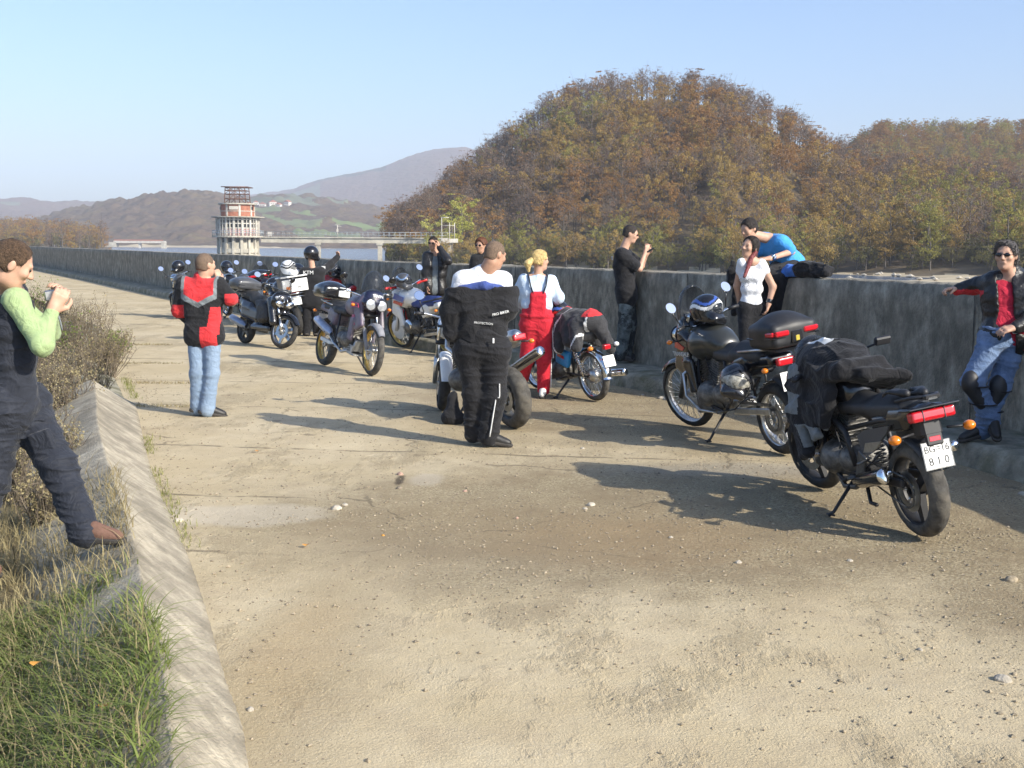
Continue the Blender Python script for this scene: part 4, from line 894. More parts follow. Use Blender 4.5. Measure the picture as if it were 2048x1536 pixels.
def engine(root, x, z, kind='twin', m=None, vox=.014):
    m = m or K_ENG
    pr = [C((x-.13, -.09, z), (x-.13, .09, z), .10), C((x+.08, -.10, z-.02), (x+.08, .10, z-.02), .125), B((x-.02, 0, z-.07), (.2, .12, .07), None, .03)]
    o = sdf('engine', pr, vox, m, root, k=.03)
    b = MB(); b.lathe([(.001, .16), (.085, .155), (.10, .13), (.10, .10)], (x+.08, 0, z-.02), 'y', 28); b.lathe([(.001, .15), (.06, .145), (.072, .12), (.07, .09)], (x-.13, 0, z), 'y', 24)
    b.lathe([(.10, -.10), (.10, -.13), (.085, -.155), (.001, -.16)], (x+.08, 0, z-.02), 'y', 28); b.build('engine_cover', K_DALU, o)
    b = MB(); fins = [(-.0, .06, 12)] if kind == 'single' else [(-.28, .03, 9), (.42, .12, 9)]
    for (ang, dx, nf) in fins:
        d = np.array([math.sin(ang), 0, math.cos(ang)]); R = rot('Y', math.degrees(ang))
        for q in range(nf): b.box(np.array([x+dx, 0, z+.10])+d*q*.024, (.085-.002*q, .10-.002*q, .004), R, bev=.003)
        b.box(np.array([x+dx, 0, z+.09])+d*nf*.012, (.06, .075, nf*.0125), R)
    b.build('cylinder', m, o); return o
def rodspring(b, p0, p1, r=.035, turns=9, wr=.006):
    p0 = np.array(p0, float); p1 = np.array(p1, float); t = nrm(p1-p0); u = nrm(np.cross(t, [0, 1, .01])); v = np.cross(t, u); n = turns*10
    b.tube([p0+(p1-p0)*i/n+r*(math.cos(i*.628)*u+math.sin(i*.628)*v) for i in range(n+1)], wr, 5)
def base_bike(name, A, Bp, label, group=None, lean=9, wb=None, steer=0):
    """root at mid wheelbase, x pointing from rear contact A to front contact Bp"""
    A = np.array(A, float); Bp = np.array(Bp, float); d = nrm(Bp-A); c = (A+Bp)/2
    if wb: c = A+d*wb/2
    o = empty(name, (c[0], c[1], .012), 0, label, 'motorcycle' if name != 'scooter' else 'scooter', group); yaw = math.atan2(d[1], d[0])
    o.rotation_mode = 'XYZ'; o.rotation_euler = (Matrix.Rotation(yaw, 4, 'Z') @ Matrix.Rotation(math.radians(-lean), 4, 'X')).to_euler(); return o
def P2W(root, p):
    bpy.context.view_layer.update(); q = root.matrix_world @ Vector(p); return np.array(q[:])
def Lev(root, p): # world matrix helper
    return root.location
def fork(root, xf, Rf, head, tr, low=K_DALU, up=K_CHR, sep=.1, det=1, gaiter=False):
    h = np.array(head, float); a = np.array([xf-.0, 0, Rf]); d = nrm(h-a); b = MB(); L = np.linalg.norm(h-a); off = np.array([.03, 0, .0])
    for s in (-1, 1):
        y = np.array([0, s*sep, 0]); b.tube([a+y, a+y+d*L*.45+off*.3], [.026, .028], 12)
    o = fin(b, 'fork', low, root, tr); b = MB()
    for s in (-1, 1):
        y = np.array([0, s*sep, 0]); b.tube([a+y+d*L*.44, h+y+d*.06], .0195 if not gaiter else .03, 10)
    b2 = MB(); b2.box(h, (.035, sep+.03, .014), rot('Y', -27), bev=.01); b2.box(h-d*.2, (.04, sep+.03, .018), rot('Y', -27), bev=.01)
    fin(b, 'fork_tube', up, o, tr); fin(b2, 'triple_clamp', K_PLAST, o, tr)
    b = MB(); b.tube([a+[0, -sep-.02, 0], a+[0, sep+.02, 0]], .014, 10); fin(b, 'axle', K_ALU, o, tr); return o
def bars(root, c, w, rise, back, tr, clip=False):
    c = np.array(c, float); b = MB()
    b.tube([c+[-back, -w, rise], c+[-back*.7, -w*.7, rise*.97], c+[-.01, -w*.25, rise*.2], c, c+[-.01, w*.25, rise*.2], c+[-back*.7, w*.7, rise*.97], c+[-back, w, rise]], .011, 8)
    o = fin(b, 'handlebar', K_CHR if not clip else K_PLAST, root, tr)
    for s in (-1, 1):
        b = MB(); e = c+[-back, s*w, rise]; i = c+[-back*.72, s*w*.74, rise*.975]; b.tube([e, i], .018, 10); fin(b, 'grip', K_PLAST, o, tr)
        b = MB(); b.tube([i+[.045, 0, -.01], e+[.05, -s*.02, -.015]], .006, 6); b.tube([i, i+[.05, 0, -.012]], .014, 8); fin(b, 'lever', K_ALU, o, tr)
    return o
def cables(r, z):
    b = MB()
    for s, k in ((-1, 0.), (1, 0.), (1, .05)): b.tube([(.30, s*.24, z+.06), (.40, s*.16, z+.10+k), (.50, s*.06, z+.02), (.44, s*.03, z-.2)], .005, 5)
    b.tube([(.42, .11, z-.1), (.5, .12, z-.3), (.66, .10, .36)], .005, 5); b.tube([(-.1, .13, .34), (-.02, .15, .5), (.1, .13, .66), (.2, .1, .8)], .006, 5); b.tube([(-.05, .14, .30), (-.3, .15, .36), (-.5, .11, .52)], .006, 5)
    b.build('cables', K_PLAST, r)
def stand(root, x, z, L=.32, lean=9):
    b = MB(); b.tube([(x, .12, z), (x+.03, .12+.17, .028+.29*math.tan(math.radians(lean))), (x+.03, .33, .012+.29*math.tan(math.radians(lean)))], [.014, .012, .014], 8); b.tube([(x-.0, .30, .012+.3*math.tan(math.radians(lean))), (x+.07, .32, .012+.3*math.tan(math.radians(lean)))], .008, 6); b.build('side_stand', K_PLAST, root)
def muffler(root, p0, p1, r, m, tip=True, rt=.72, header=None):
    p0 = np.array(p0, float); p1 = np.array(p1, float); d = nrm(p1-p0); b = MB(); b.tube([p0-d*.06, p0, p0+d*.05, p1-d*.03, p1], [r*.5, r*.62, r, r, r*.92], 20, cap=False)
    o = b.build('exhaust', m, root)
    b = MB(); u = nrm(np.cross(d, [0, 0, 1])); 
    b.tube([p1-d*.005, p1+d*.012, p1+d*.014, p1+d*.012, p1-d*.03], [r*.93, r*.95, r*.8, r*rt, r*rt*.96], 22, cap=False); b.build('exhaust_tip', K_CHR, o)
    b = MB(); b.tube([p1-d*.031, p1-d*.033], [r*.95, r*.95], 16); b.build('exhaust_bore', K_INK, o)
    if header: b = MB(); b.tube(header, .019, 8); b.build('header_pipe', K_ALU if m is not K_BLACK else K_DALU, o)
    return o
# ---------------------------------------------------------------- 1: black sport tourer, nearest, number plate to us
HW = .71
def sport_bike():
    A, Bp = np.array([2.585, 7.03]), np.array([2.31, 8.44]); r = base_bike('motorcycle', A, Bp, 'black sports motorcycle nearest the camera, its white plate and wide red tail light towards us', 'motorcycles parked on the road', 10)
    tr = steerM((.40, 0, .88), math.radians(26), math.radians(12))
    wheel(r, -HW, .30, .125, 'cast', K_PLAST, None, 1, 1, rubber=K_RUBD, nsp=3); wheel(r, HW, .295, .11, 'cast', K_PLAST, tr, 1, 2, nsp=3)
    fork(r, HW, .295, (.41, 0, .87), tr, K_PLAST, K_CHR)
    fin(arcshell(HW, .295, .325, 20, 165, .14, taper=.2), 'front_fender', K_BLACK, r, tr)
    engine(r, .05, .40, 'twin', K_ENG)
    b = MB()
    for s in (-1, 1):
        b.tube([(.38, s*.04, .84), (.2, s*.14, .72), (-.12, s*.15, .60), (-.2, s*.14, .38)], .02, 8); b.tube([(.36, s*.05, .72), (.26, s*.14, .35), (0, s*.14, .24), (-.2, s*.13, .34)], .016, 8)
        b.tube([(-.12, s*.13, .62), (-.55, s*.12, .74), (-.9, s*.10, .80)], .014, 8)
    b.build('frame', K_PLAST, r)
    b = MB()
    for s in (-1, 1): b.box((-.47, s*.105, .335), (.26, .014, .028), rot('Y', 6), bev=.008)
    b.box((-.25, 0, .35), (.05, .1, .035), bev=.01); b.build('swingarm', K_PLAST, r)
    b = MB(); b.lathe([(.09, .085), (.105, .085), (.105, .092), (.09, .092)], (-HW, 0, .30), 'y', 30, closed=True, sm=False); b.tube([(-HW, .09, .40), (-.2, .09, .42)], .008, 4); b.tube([(-HW, .09, .20), (-.2, .09, .30)], .008, 4); b.build('chain', K_DALU, r)
    # tail unit, seat, tank, fairing
    sdf('tail_cowl', [C((-.35, 0, .70), (-.88, 0, .82), .085, .055), B((-.79, 0, .81), (.16, .115, .042), rot('Y', 9), .03), B((-.62, 0, .73), (.22, .12, .055), rot('Y', 10), .04)], .011, K_BLACK, r, k=.05)
    for s in (-1, 1):
        b = MB(); b.prism([(-.30, .52), (-.50, .56), (-.66, .68), (-.70, .735), (-.40, .66), (-.26, .60)], s*.128, s*.143, 'y'); o = b.build('side_panel', K_GREY, r)
    for s in (-1, 1):
        b = MB(); b.prism([(-.34, .50), (-.48, .53), (-.60, .62), (-.38, .57)], s*.14, s*.15, 'y'); b.build('silver_side_flash', K_ALU, r)
    sdf('seat', [C((-.02, 0, .80), (-.35, 0, .755), .075, .095), C((-.42, 0, .80), (-.78, 0, .85), .085, .06), B((-.2, 0, .765), (.22, .13, .04), rot('Y', 6), .035), B((-.6, 0, .80), (.2, .11, .045), rot('Y', 9), .03)], .011, K_SEAT, r, k=.05)
    b = MB(); b.tube([(-.74, -.10, .885), (-.90, -.09, .925), (-.98, 0, .93), (-.90, .09, .925), (-.74, .10, .885)], .011, 8); b.box((-.985, 0, .932), (.018, .05, .014), bev=.006); b.build('grab_rail', K_PLAST, r)
    b = MB(); b.box((-.995, 0, .925), (.008, .03, .01), bev=.003); b.build('rail_cap', K_ALU, r)
    sdf('fuel_tank', [E_((.12, 0, .88), (.25, .155, .13)), E_((.24, 0, .90), (.17, .16, .12)), B((.02, 0, .82), (.15, .10, .06), None, .05)], .013, K_BLACK, r, k=.07)
    sdf('fairing', [E_((.56, 0, .86), (.20, .21, .18)), B((.38, 0, .62), (.17, .20, .22), rot('Y', -12), .08), B((.22, 0, .36), (.2, .17, .07), rot('Y', 8), .05), B((.36, 0, .66), (.15, .15, .3), None, .05, op='s')], .014, K_BLACK, r, k=.06)
    b = MB(); b.prism([(.18, .62), (.30, .70), (.36, .58), (.30, .46)], .20, .212, 'y'); b.build('fairing_panel', K_GREY, r)
    o = sdf('windscreen', [E_((.54, 0, .96), (.17, .155, .22)), E_((.54, 0, .955), (.162, .147, .212), op='s'), PL((.5, 0, .95), (-.55, 0, -.8)), PL((.48, 0, 1), (-1, 0, .0))], .008, K_SMOKE, r, k=.001)
    bars(r, (.40, 0, .96), .33, .01, .10, tr, clip=True)
    b = MB(); b.tube([(.36, -.2, .98), (.30, -.30, 1.06), (.22, -.36, 1.09)], .008, 6); b.box((.22, -.37, 1.10), (.02, .06, .03), rot('Y', -20), bev=.01); b.build('folded_mirror', K_PLAST, r); cables(r, .93)
    # rear lamp: wide red lens, darker left third
    o = sdf('tail_light', [B((-.96, 0, .82), (.035, .145, .034), rot('Y', 12), .018)], .007, K_RED, r, k=.01)
    b = MB(); b.box((-.94, 0, .863), (.07, .165, .006), rot('Y', 12), bev=.004); b.box((-.97, -.07, .82), (.028, .002, .034), rot('Y', 12)); b.box((-.97, .07, .82), (.028, .002, .034), rot('Y', 12)); b.build('lamp_trim', K_BLACK, o)
    fin(arcshell(-HW, .30, .352, 90, 133, .14, taper=.1, crown=.015), 'rear_fender', K_PLAST, r)
    b = MB(); b.box((-.955, 0, .70), (.012, .055, .07), rot('Y', 14), bev=.008); b.box((-.90, 0, .73), (.06, .07, .06), rot('Y', 14), bev=.02); b.build('plate_bracket', K_PLAST, r)
    b = MB(); b.box((-.968, 0, .672), (.008, .04, .018), rot('Y', 14), bev=.005); b.build('reflector', K_RED, r)
    o = plate(r, (-.985, 0, .575), (-1, 0, .23), .19, .165, [('BG=16', .058, .037), ('8 1 0', .066, -.037)])
    b = MB(); b.lathe([(.001, .0), (.028, -.0), (.032, .015), (.02, .04)], (-.975, -.125, .60), 'x', 16); b.build('reflector_disc', K_CHR, r)
    for s in (-1, 1): blinker(r, (-.93, s*.11, .715), (-.95, s*.245, .705), None, None, .034)
    muffler(r, (-.28, .17, .30), (-.66, .19, .415), .052, K_BLACK, header=[(.2, .10, .3), (.0, .14, .2), (-.2, .16, .24), (-.3, .17, .29)])
    muffler(r, (-.28, -.17, .30), (-.66, -.19, .415), .052, K_BLACK)
    b = MB()
    for s in (-1, 1):
        b.box((-.30, s*.155, .40), (.05, .008, .1), rot('Y', -25), bev=.005); b.tube([(-.28, s*.15, .33), (-.28, s*.25, .33)], .011, 8); b.tube([(-.42, s*.16, .47), (-.44, s*.25, .46)], .010, 8); b.tube([(-.28, s*.17, .33), (-.10, s*.19, .30)], .007, 6)
    b.build('footpeg', K_DALU, r); stand(r, -.12, .28, lean=8)
    b = MB(); b.tube([(-.26, .11, .25), (-.34, .14, .16), (-.44, .15, .17)], .013, 8); b.build('centre_stand', K_PLAST, r)
    b = MB(); rodspring(b, (-.3, 0, .36), (-.24, 0, .6), .035); b.build('shock', K_DALU, r)
    return r
sport = sport_bike()
# ---------------------------------------------------------------- adventure bikes
def adv_bike(A, Bp, label, lean=9, steer=8, rim=K_ALU, tank=K_BLACK, fair=K_BLACK, det=1, bash=K_DALU, fend=K_BLACK, low=K_DALU, screen=K_SMOKE, seatm=K_SEAT, headl='twin', rub=None, hi=False, extra=None, ex=K_BLACK, case=True, swing=K_ALU, exside=-1):
    r = base_bike('motorcycle', A, Bp, label, 'motorcycles parked on the road', lean); h = .775; tr = steerM((.42, 0, .98), math.radians(28), math.radians(steer)); vx = .013 if det else .022
    wheel(r, -h, .315, .125, 'spoke', rim, None, det, 1, rubber=rub); wheel(r, h, .345, .095, 'spoke', rim, tr, det, -1, rubber=rub, knob=.003 if det else 0)
    fork(r, h, .345, (.43, 0, .98), tr, low, K_CHR)
    fin(arcshell(h, .345, .378 if not hi else .47, 35, 160, .13, taper=.35), 'front_fender', fend, r, tr)
    engine(r, .10, .46, 'twin', None, vx)
    b = MB()
    for s in (-1, 1):
        b.tube([(.40, s*.03, .93), (.33, s*.12, .62), (.27, s*.13, .36), (-.1, s*.13, .30), (-.22, s*.13, .42), (-.16, s*.12, .80)], .015, 8); b.tube([(.38, s*.03, .96), (.1, s*.1, .84), (-.2, s*.12, .82), (-.8, s*.11, .90)], .014, 8); b.tube([(-.22, s*.12, .5), (-.62, s*.12, .86)], .012, 6)
    b.build('frame', K_PLAST, r)
    b = MB()
    for s in (-1, 1): b.box((-.50, s*.10, .36), (.29, .014, .03), rot('Y', 7), bev=.008)
    b.box((-.24, 0, .39), (.05, .1, .04), bev=.01); b.build('swingarm', swing, r)
    b = MB(); b.lathe([(.09, .08), (.105, .08), (.105, .087), (.09, .087)], (-h, 0, .315), 'y', 26, closed=True, sm=False); b.box((-.5, .088, .43), (.28, .01, .012), rot('Y', 4)); b.build('chain', K_DALU, r)
    sdf('fuel_tank', [E_((.16, 0, .93), (.25, .18, .15)), E_((.30, 0, .90), (.16, .20, .17)), B((.02, 0, .88), (.12, .11, .07), None, .05)], vx, tank, r, k=.08)
    fr = sdf('fairing', [E_((.52, 0, 1.02), (.17, .17, .15)), B((.50, .155, .80), (.11, .03, .20), rot('Y', -22), .03), B((.50, -.155, .80), (.11, .03, .20), rot('Y', -22), .03), B((.36, .17, .60), (.07, .028, .16), rot('Y', 12), .02), B((.36, -.17, .60), (.07, .028, .16), rot('Y', 12), .02)], vx, fair, r, k=.06)
    if screen: sdf('windscreen', [E_((.50, 0, 1.17), (.14, .165, .27)), E_((.50, 0, 1.165), (.132 if det else .12, .157 if det else .145, .262 if det else .25), op='s'), PL((.47, 0, 1.2), (-1, 0, 0)), PL((.5, 0, 1.12), (0, 0, -1))], .008 if det else .012, screen, r, k=.001)
    sdf('seat', [C((-.02, 0, .865), (-.30, 0, .85), .07, .09), C((-.36, 0, .885), (-.72, 0, .905), .09, .075), B((-.18, 0, .83), (.2, .14, .05), None, .04), B((-.52, 0, .86), (.24, .14, .05), rot('Y', 3), .04)], vx, seatm, r, k=.05)
    sdf('tail_cowl', [B((-.62, 0, .82), (.28, .13, .05), rot('Y', 8), .035), B((-.42, 0, .74), (.14, .15, .10), rot('Y', 20), .04)], vx, fair, r, k=.05)
    b = MB(); b.tube([(-.45, .15, .90), (-.75, .14, .94), (-.95, .10, .96), (-.95, -.10, .96), (-.75, -.14, .94), (-.45, -.15, .90)], .012, 8)
    for x in (-.78, -.87): b.tube([(x, -.13, .955), (x, .13, .955)], .008, 6)
    b.build('luggage_rack', K_ALU if det else K_PLAST, r)
    sdf('tail_light', [B((-.935, 0, .84), (.025, .085, .035), rot('Y', 8), .012)], .009, K_RED, r, k=.01)
    fin(arcshell(-h, .315, .40, 95, 160, .14, taper=.1), 'rear_fender', K_PLAST, r); plate(r, (-1.0, 0, .68), (-1, 0, .25))
    for s in (-1, 1): blinker(r, (-.9, s*.08, .80), (-.92, s*.20, .79)); blinker(r, (.5, s*.17, .93), (.53, s*.28, .93))
    bars(r, (.40, 0, 1.06), .40, .075, .14, tr); cables(r, 1.04)
    for s in (-1, 1): mirror(r, (.33, s*.30, 1.15), (.34, s*.36, 1.30), tr, .055 if det else .06)
    if headl == 'twin':
        for s in (-1, 1):
            b = MB(); b.lathe([(.001, .02), (.05, .0), (.07, .02), (.075, .035)], (.655, s*.085, .965), 'x', 24); b.build('headlight', K_REFL, r)
            b = MB(); b.lathe([(.001, .052), (.045, .048), (.073, .034)], (.655, s*.085, .965), 'x', 24); b.build('headlight_glass', K_CLEAR, r)
            b = MB(); b.lathe([(.073, .03), (.084, .034), (.084, .05), (.074, .044)], (.652, s*.085, .965), 'x', 24, closed=True); b.build('headlight_ring', K_PLAST, r)
    else:
        b = MB(); b.box((.665, 0, .98), (.02, .11, .06), rot('Y', -15), bev=.02); b.build('headlight', K_REFL, r)
    if bash is not None: sdf('bash_plate', [B((.22, 0, .27), (.20, .13, .012), rot('Y', 10), .01), B((.40, 0, .37), (.015, .12, .09), rot('Y', 28), .01), B((.25, .135, .33), (.13, .008, .07), rot('Y', 10), .008), B((.25, -.135, .33), (.13, .008, .07), rot('Y', 10), .008)], vx, bash, r, k=.03)
    muffler(r, (-.34, exside*.17, .50), (-.80, exside*.19, .66), .062, ex, header=[(.34, .08*exside, .5), (.36, .1*exside, .32), (.1, .16*exside, .26), (-.2, .16*exside, .36), (-.36, .17*exside, .48)])
    b = MB()
    for s in (-1, 1): b.tube([(-.16, s*.12, .33), (-.16, s*.25, .33)], .012, 8); b.tube([(-.38, s*.14, .52), (-.40, s*.24, .50)], .010, 6); b.tube([(-.2, s*.14, .4), (-.40, s*.14, .54), (-.42, s*.13, .7)], .009, 6)
    b.build('footpeg', K_DALU, r); stand(r, -.08, .3, lean=lean)
    b = MB(); rodspring(b, (-.32, 0, .40), (-.26, 0, .68), .035); b.build('shock', K_DALU, r)
    return r, tr
trans, ttr = adv_bike((2.375, 9.88), (1.80, 11.33), 'dark olive touring motorcycle by the wall with large top case and two helmets on it', 9, 14, K_ALU, mat('dark_olive_paint', (.03, .031, .027), .3, coat=.5), K_BLACK, 1, swing=K_ALU)
b = MB()
for s in (-1, 1): b.tube([(.40, s*.08, .72), (.44, s*.22, .62), (.38, s*.25, .42), (.20, s*.22, .30), (.05, s*.14, .28)], .013, 8)
b.build('crash_bar', K_ALU, trans)
topcase(trans, (-.93, 0, 1.07), (.20, .225, .185), None, True, .011, 4)
b = MB(); b.box((-.88, 0, .955), (.14, .14, .012), bev=.006); b.build('case_plate', K_PLAST, trans)
b = MB(); b.box((-1.15, .0, 1.06), (.004, .018, .022), bev=.002); b.build('case_sticker', mat('yellow_sticker', (.55, .42, .05), .5), trans)
b = MB(); b.box((.435, 0, 1.13), (.02, .12, .05), rot('Y', -30), bev=.015); b.build('instrument_panel', K_REFL, trans)
lettering('TRANSALP', .062, (.50, .188, .80), (-1, 0, .05), (0, .12, 1), K_LWHT, trans, 'tank_lettering', .002)
b = MB(); b.prism([(.42, .87), (.58, .93), (.60, .86), (.46, .84)], .186, .193, 'y'); b.build('red_decal', K_REDP, trans)
# AT: dusty purple one facing us
at_bike, atr = adv_bike((-2.79, 16.95), (-1.94, 15.63), 'dusty purple adventure motorcycle with twin round headlights facing the camera', 9, -6, K_GOLD, K_PURP, K_PURP, 1, mat('pale_bash_plate', (.42, .42, .40), .5, metal=.4, var=.2), mat('grey_fender', (.24, .24, .25), .5), mat('grey_fork_leg', (.20, .20, .21), .5), rub=K_RUBD, ex=mat('blue_steel_muffler', (.42, .46, .55), .35, metal=.6), exside=-1)
b = MB()
for s in (-1, 1): b.prism([(.30, .98), (.52, .96), (.56, .90), (.30, .90)], s*.196, s*.206, 'y'); b.prism([(.36, .80), (.44, .80), (.48, .66), (.40, .66)], s*.19, s*.196, 'y')
b.build('magenta_decal', K_MAG, at_bike)
sdf('nose_cowl', [E_((.60, 0, .99), (.10, .18, .11)), E_((.57, 0, 1.08), (.10, .15, .1))], .013, mat('dark_blue_black_cowl', (.012, .013, .035), .25, coat=.6), at_bike, k=.03)
for s, c_ in ((0, .705),): lettering('TWIN', .06, (.70, 0, 1.085), (0, 1, 0), (-.35, 0, 1), K_LWHT, at_bike, 'nose_lettering', .002)
topcase(at_bike, (-.86, 0, 1.08), (.22, .21, .16), K_BLACK, False, .014)
b = MB(); b.box((-.62, .10, 1.10), (.012, .09, .07), bev=.01); b.build('case_front_panel', K_WHT, at_bike)
b = MB()
for i in range(5):
    for j in range(4): b.lathe([(.001, -.145), (.012, -.145)], (.18+i*.035, 0, .30+j*.03), 'y', 8); 
b.build('plate_hole', K_INK, at_bike)
# ---------------------------------------------------------------- white and blue trail bike with gold rims
wb_bike, wtr = adv_bike((-1.02, 18.6), (-1.88, 19.9), 'white, blue and red trail motorcycle with gold rims behind the man in black', 10, 10, K_GOLD, K_WHT, K_WHT, 0, None, K_REDP, K_WHT, K_SMOKE, mat('blue_seat', (.03, .05, .18), .6), headl='one', ex=K_BLACK, exside=-1, swing=K_ALU)
b = MB(); b.lathe([(.001, .075), (.16, .07), (.17, .06)], (.775, 0, .345), 'y', 28); fin(b, 'disc_guard', K_WHT, wb_bike, wtr)
b = MB()
for s in (-1, 1): b.prism([(.10, .96), (.40, 1.02), (.48, .92), (.16, .88)], s*.20, s*.21, 'y')
b.build('blue_tank_stripe', K_BLUE, wb_bike)
b = MB(); b.prism([(.16, .86), (.46, .90), (.50, .85), (.20, .81)], .205, .213, 'y')
b.build('red_tank_stripe', K_REDP, wb_bike)
b = MB(); b.lathe([(.001, .19), (.10, .18), (.115, .15)], (.18, 0, .46), 'y', 30); b.build('polished_cover', K_CHR, wb_bike)
for s in (-1, 1):
    b = MB(); b.tube([(.30, s*.20, 1.12), (.36, s*.34, 1.13), (.30, s*.40, 1.14)], .022, 8); b.build('hand_guard', K_REDP, wb_bike)
# ---------------------------------------------------------------- naked bike behind the man in black
def naked_bike():
    r = base_bike('motorcycle', (.03, 11.2), (-.70, 12.42), 'silver and white naked motorcycle with fat rear tyre beside the heavy man in black', 'motorcycles parked on the road', 8); h = .71; tr = steerM((.42, 0, .95), math.radians(25), math.radians(-26))
    wheel(r, -h, .31, .165, 'cast', K_DALU, None, 1, 1, rubber=K_RUBD, nsp=5); wheel(r, h, .30, .12, 'cast', K_DALU, tr, 1, 2, nsp=5)
    fork(r, h, .30, (.42, 0, .95), tr, K_ALU, K_CHR); fin(arcshell(h, .30, .345, 30, 170, .14, taper=.3), 'front_fender', K_WHT, r, tr); engine(r, .05, .44, 'twin', K_ENG)
    b = MB()
    for s in (-1, 1): b.tube([(.38, s*.05, .9), (.2, s*.17, .76), (-.15, s*.15, .62), (-.2, s*.13, .38)], .026, 8); b.tube([(-.12, s*.13, .65), (-.8, s*.12, .88)], .015, 8)
    b.build('frame', K_ALU, r)
    b = MB()
    for s in (-1, 1): b.box((-.45, s*.125, .36), (.27, .02, .035), rot('Y', 6), bev=.01)
    b.build('swingarm', K_ALU, r)
    sdf('fuel_tank', [E_((.14, 0, .93), (.26, .17, .14)), B((0, 0, .86), (.15, .1, .06), None, .05)], .015, K_WHT, r, k=.07)
    sdf('seat', [C((-.08, 0, .85), (-.38, 0, .83), .08, .10), C((-.45, 0, .88), (-.78, 0, .94), .09, .06)], .015, K_SEAT, r, k=.05)
    sdf('tail_cowl', [C((-.42, 0, .80), (-.92, 0, .93), .10, .07), B((-.6, 0, .82), (.2, .15, .06), rot('Y', 14), .04)], .014, K_ALU, r, k=.05)
    sdf('tail_light', [B((-.99, 0, .93), (.025, .07, .03), rot('Y', 10), .012)], .009, K_RED, r, k=.01)
    muffler(r, (-.42, -.19, .50), (-.92, -.26, .74), .052, mat('polished_muffler', (.35, .34, .33), .2, metal=1), header=[(.32, -.08, .5), (.3, -.12, .28), (.0, -.16, .24), (-.25, -.18, .34), (-.38, -.19, .44)])
    bars(r, (.40, 0, 1.02), .38, .05, .12, tr)
    for s in (-1, 1): mirror(r, (.32, s*.28, 1.08), (.32, s*.34, 1.22), tr)
    sdf('headlight_cowl', [E_((.58, 0, .95), (.12, .12, .13)), B((.6, 0, .88), (.06, .1, .05), None, .03)], .014, K_WHT, r, tr=None) if False else sdfm('headlight_cowl', [E_((.58, 0, .93), (.12, .12, .14))], .014, K_WHT, r, tr)
    b = MB(); b.box((.685, 0, .92), (.012, .08, .06), rot('Y', -18), bev=.01); fin(b, 'headlight', K_REFL, r, tr)
    for s in (-1, 1): blinker(r, (-.85, s*.1, .86), (-.88, s*.2, .85))
    stand(r, -.1, .3, lean=8)
    b = MB(); b.lathe([(.001, -.0), (.11, -.01), (.13, -.03), (.13, -.12)], (0, 0, 0), 'y', 20)
    return r
naked = naked_bike()
# ---------------------------------------------------------------- small blue vintage bike with chrome mudguard
def blue_bike():
    r = base_bike('moped', (.975, 13.25), (.34, 14.32), 'small sky-blue vintage moped with chrome mudguards beside the woman in red overalls', 'motorcycles parked on the road', 7); r['category'] = 'moped'; h = .62; tr = steerM((.42, 0, .82), math.radians(27), 0.)
    wheel(r, -h, .295, .085, 'spoke', K_CHR, None, 1, 0, True, rubber=K_RUBD); wheel(r, h, .295, .08, 'spoke', K_CHR, tr, 1, 0, True)
    fork(r, h, .295, (.40, 0, .82), tr, K_PLAST, K_CHR, .075)
    fin(arcshell(h, .295, .325, 20, 175, .11), 'front_fender', K_CHR, r, tr); fin(arcshell(-h, .295, .328, 35, 182, .115, n=24), 'rear_fender', K_CHR, r)
    engine(r, .08, .34, 'single', K_ENG)
    b = MB(); b.tube([(.38, 0, .80), (.1, 0, .70), (-.25, 0, .62), (-.55, 0, .64)], .022, 8); b.tube([(.36, 0, .7), (.24, 0, .3), (-.2, 0, .25), (-.25, 0, .6)], .018, 8)
    for s in (-1, 1): b.tube([(-h, s*.08, .295), (-.2, s*.08, .3)], .014, 6)
    b.build('frame', K_PLAST, r)
    sdf('fuel_tank', [E_((.16, 0, .80), (.24, .13, .11)), B((0, 0, .76), (.12, .09, .05), None, .04)], .014, K_LBLUE, r, k=.06)
    for s in (-1, 1):
        sdf('side_box', [B((-.18, s*.11, .49), (.13, .035, .10), rot('Y', -12), .03)], .011, K_LBLUE, r, k=.01)
        b = MB(); b.box((-.18, s*.148, .51), (.07, .003, .018), rot('Y', -12), bev=.002); b.build('side_badge', K_REDP, r)
        b = MB(); rodspring(b, (-.58, s*.11, .33), (-.42, s*.11, .63), .026, 11, .006); b.tube([(-.58, s*.11, .30), (-.41, s*.11, .66)], .011, 6); b.build('shock', K_CHR, r)
    sdf('seat', [C((-.1, 0, .78), (-.62, 0, .79), .09, .085), B((-.35, 0, .75), (.3, .12, .04), None, .03)], .014, K_SEAT, r, k=.05)
    muffler(r, (-.30, -.16, .26), (-.98, -.19, .34), .042, K_CHR, header=[(.2, -.05, .35), (.25, -.12, .22), (0, -.15, .22), (-.3, -.16, .26)])
    sdf('tail_light', [B((-.93, 0, .66), (.03, .045, .03), None, .012)], .008, K_RED, r, k=.01)
    for s in (-1, 1): blinker(r, (-.85, s*.07, .67), (-.87, s*.18, .66), None, K_WHT if s < 0 else None, .03)
    plate(r, (-.965, 0, .50), (-1, 0, .35), .15, .13)
    bars(r, (.38, 0, .92), .34, .06, .12, tr); mirror(r, (.28, .26, .98), (.28, .32, 1.1), tr)
    sdfm('headlight', [E_((.50, 0, .86), (.09, .085, .085))], .012, K_LBLUE, r, tr); stand(r, -.28, .24, lean=7)
    b = MB(); b.tube([(-.18, -.08, .25), (-.18, -.24, .25)], .012, 6); b.tube([(-.18, .08, .25), (-.18, .24, .25)], .012, 6); b.build('footpeg', K_PLAST, r)
    return r
bluebk = blue_bike()
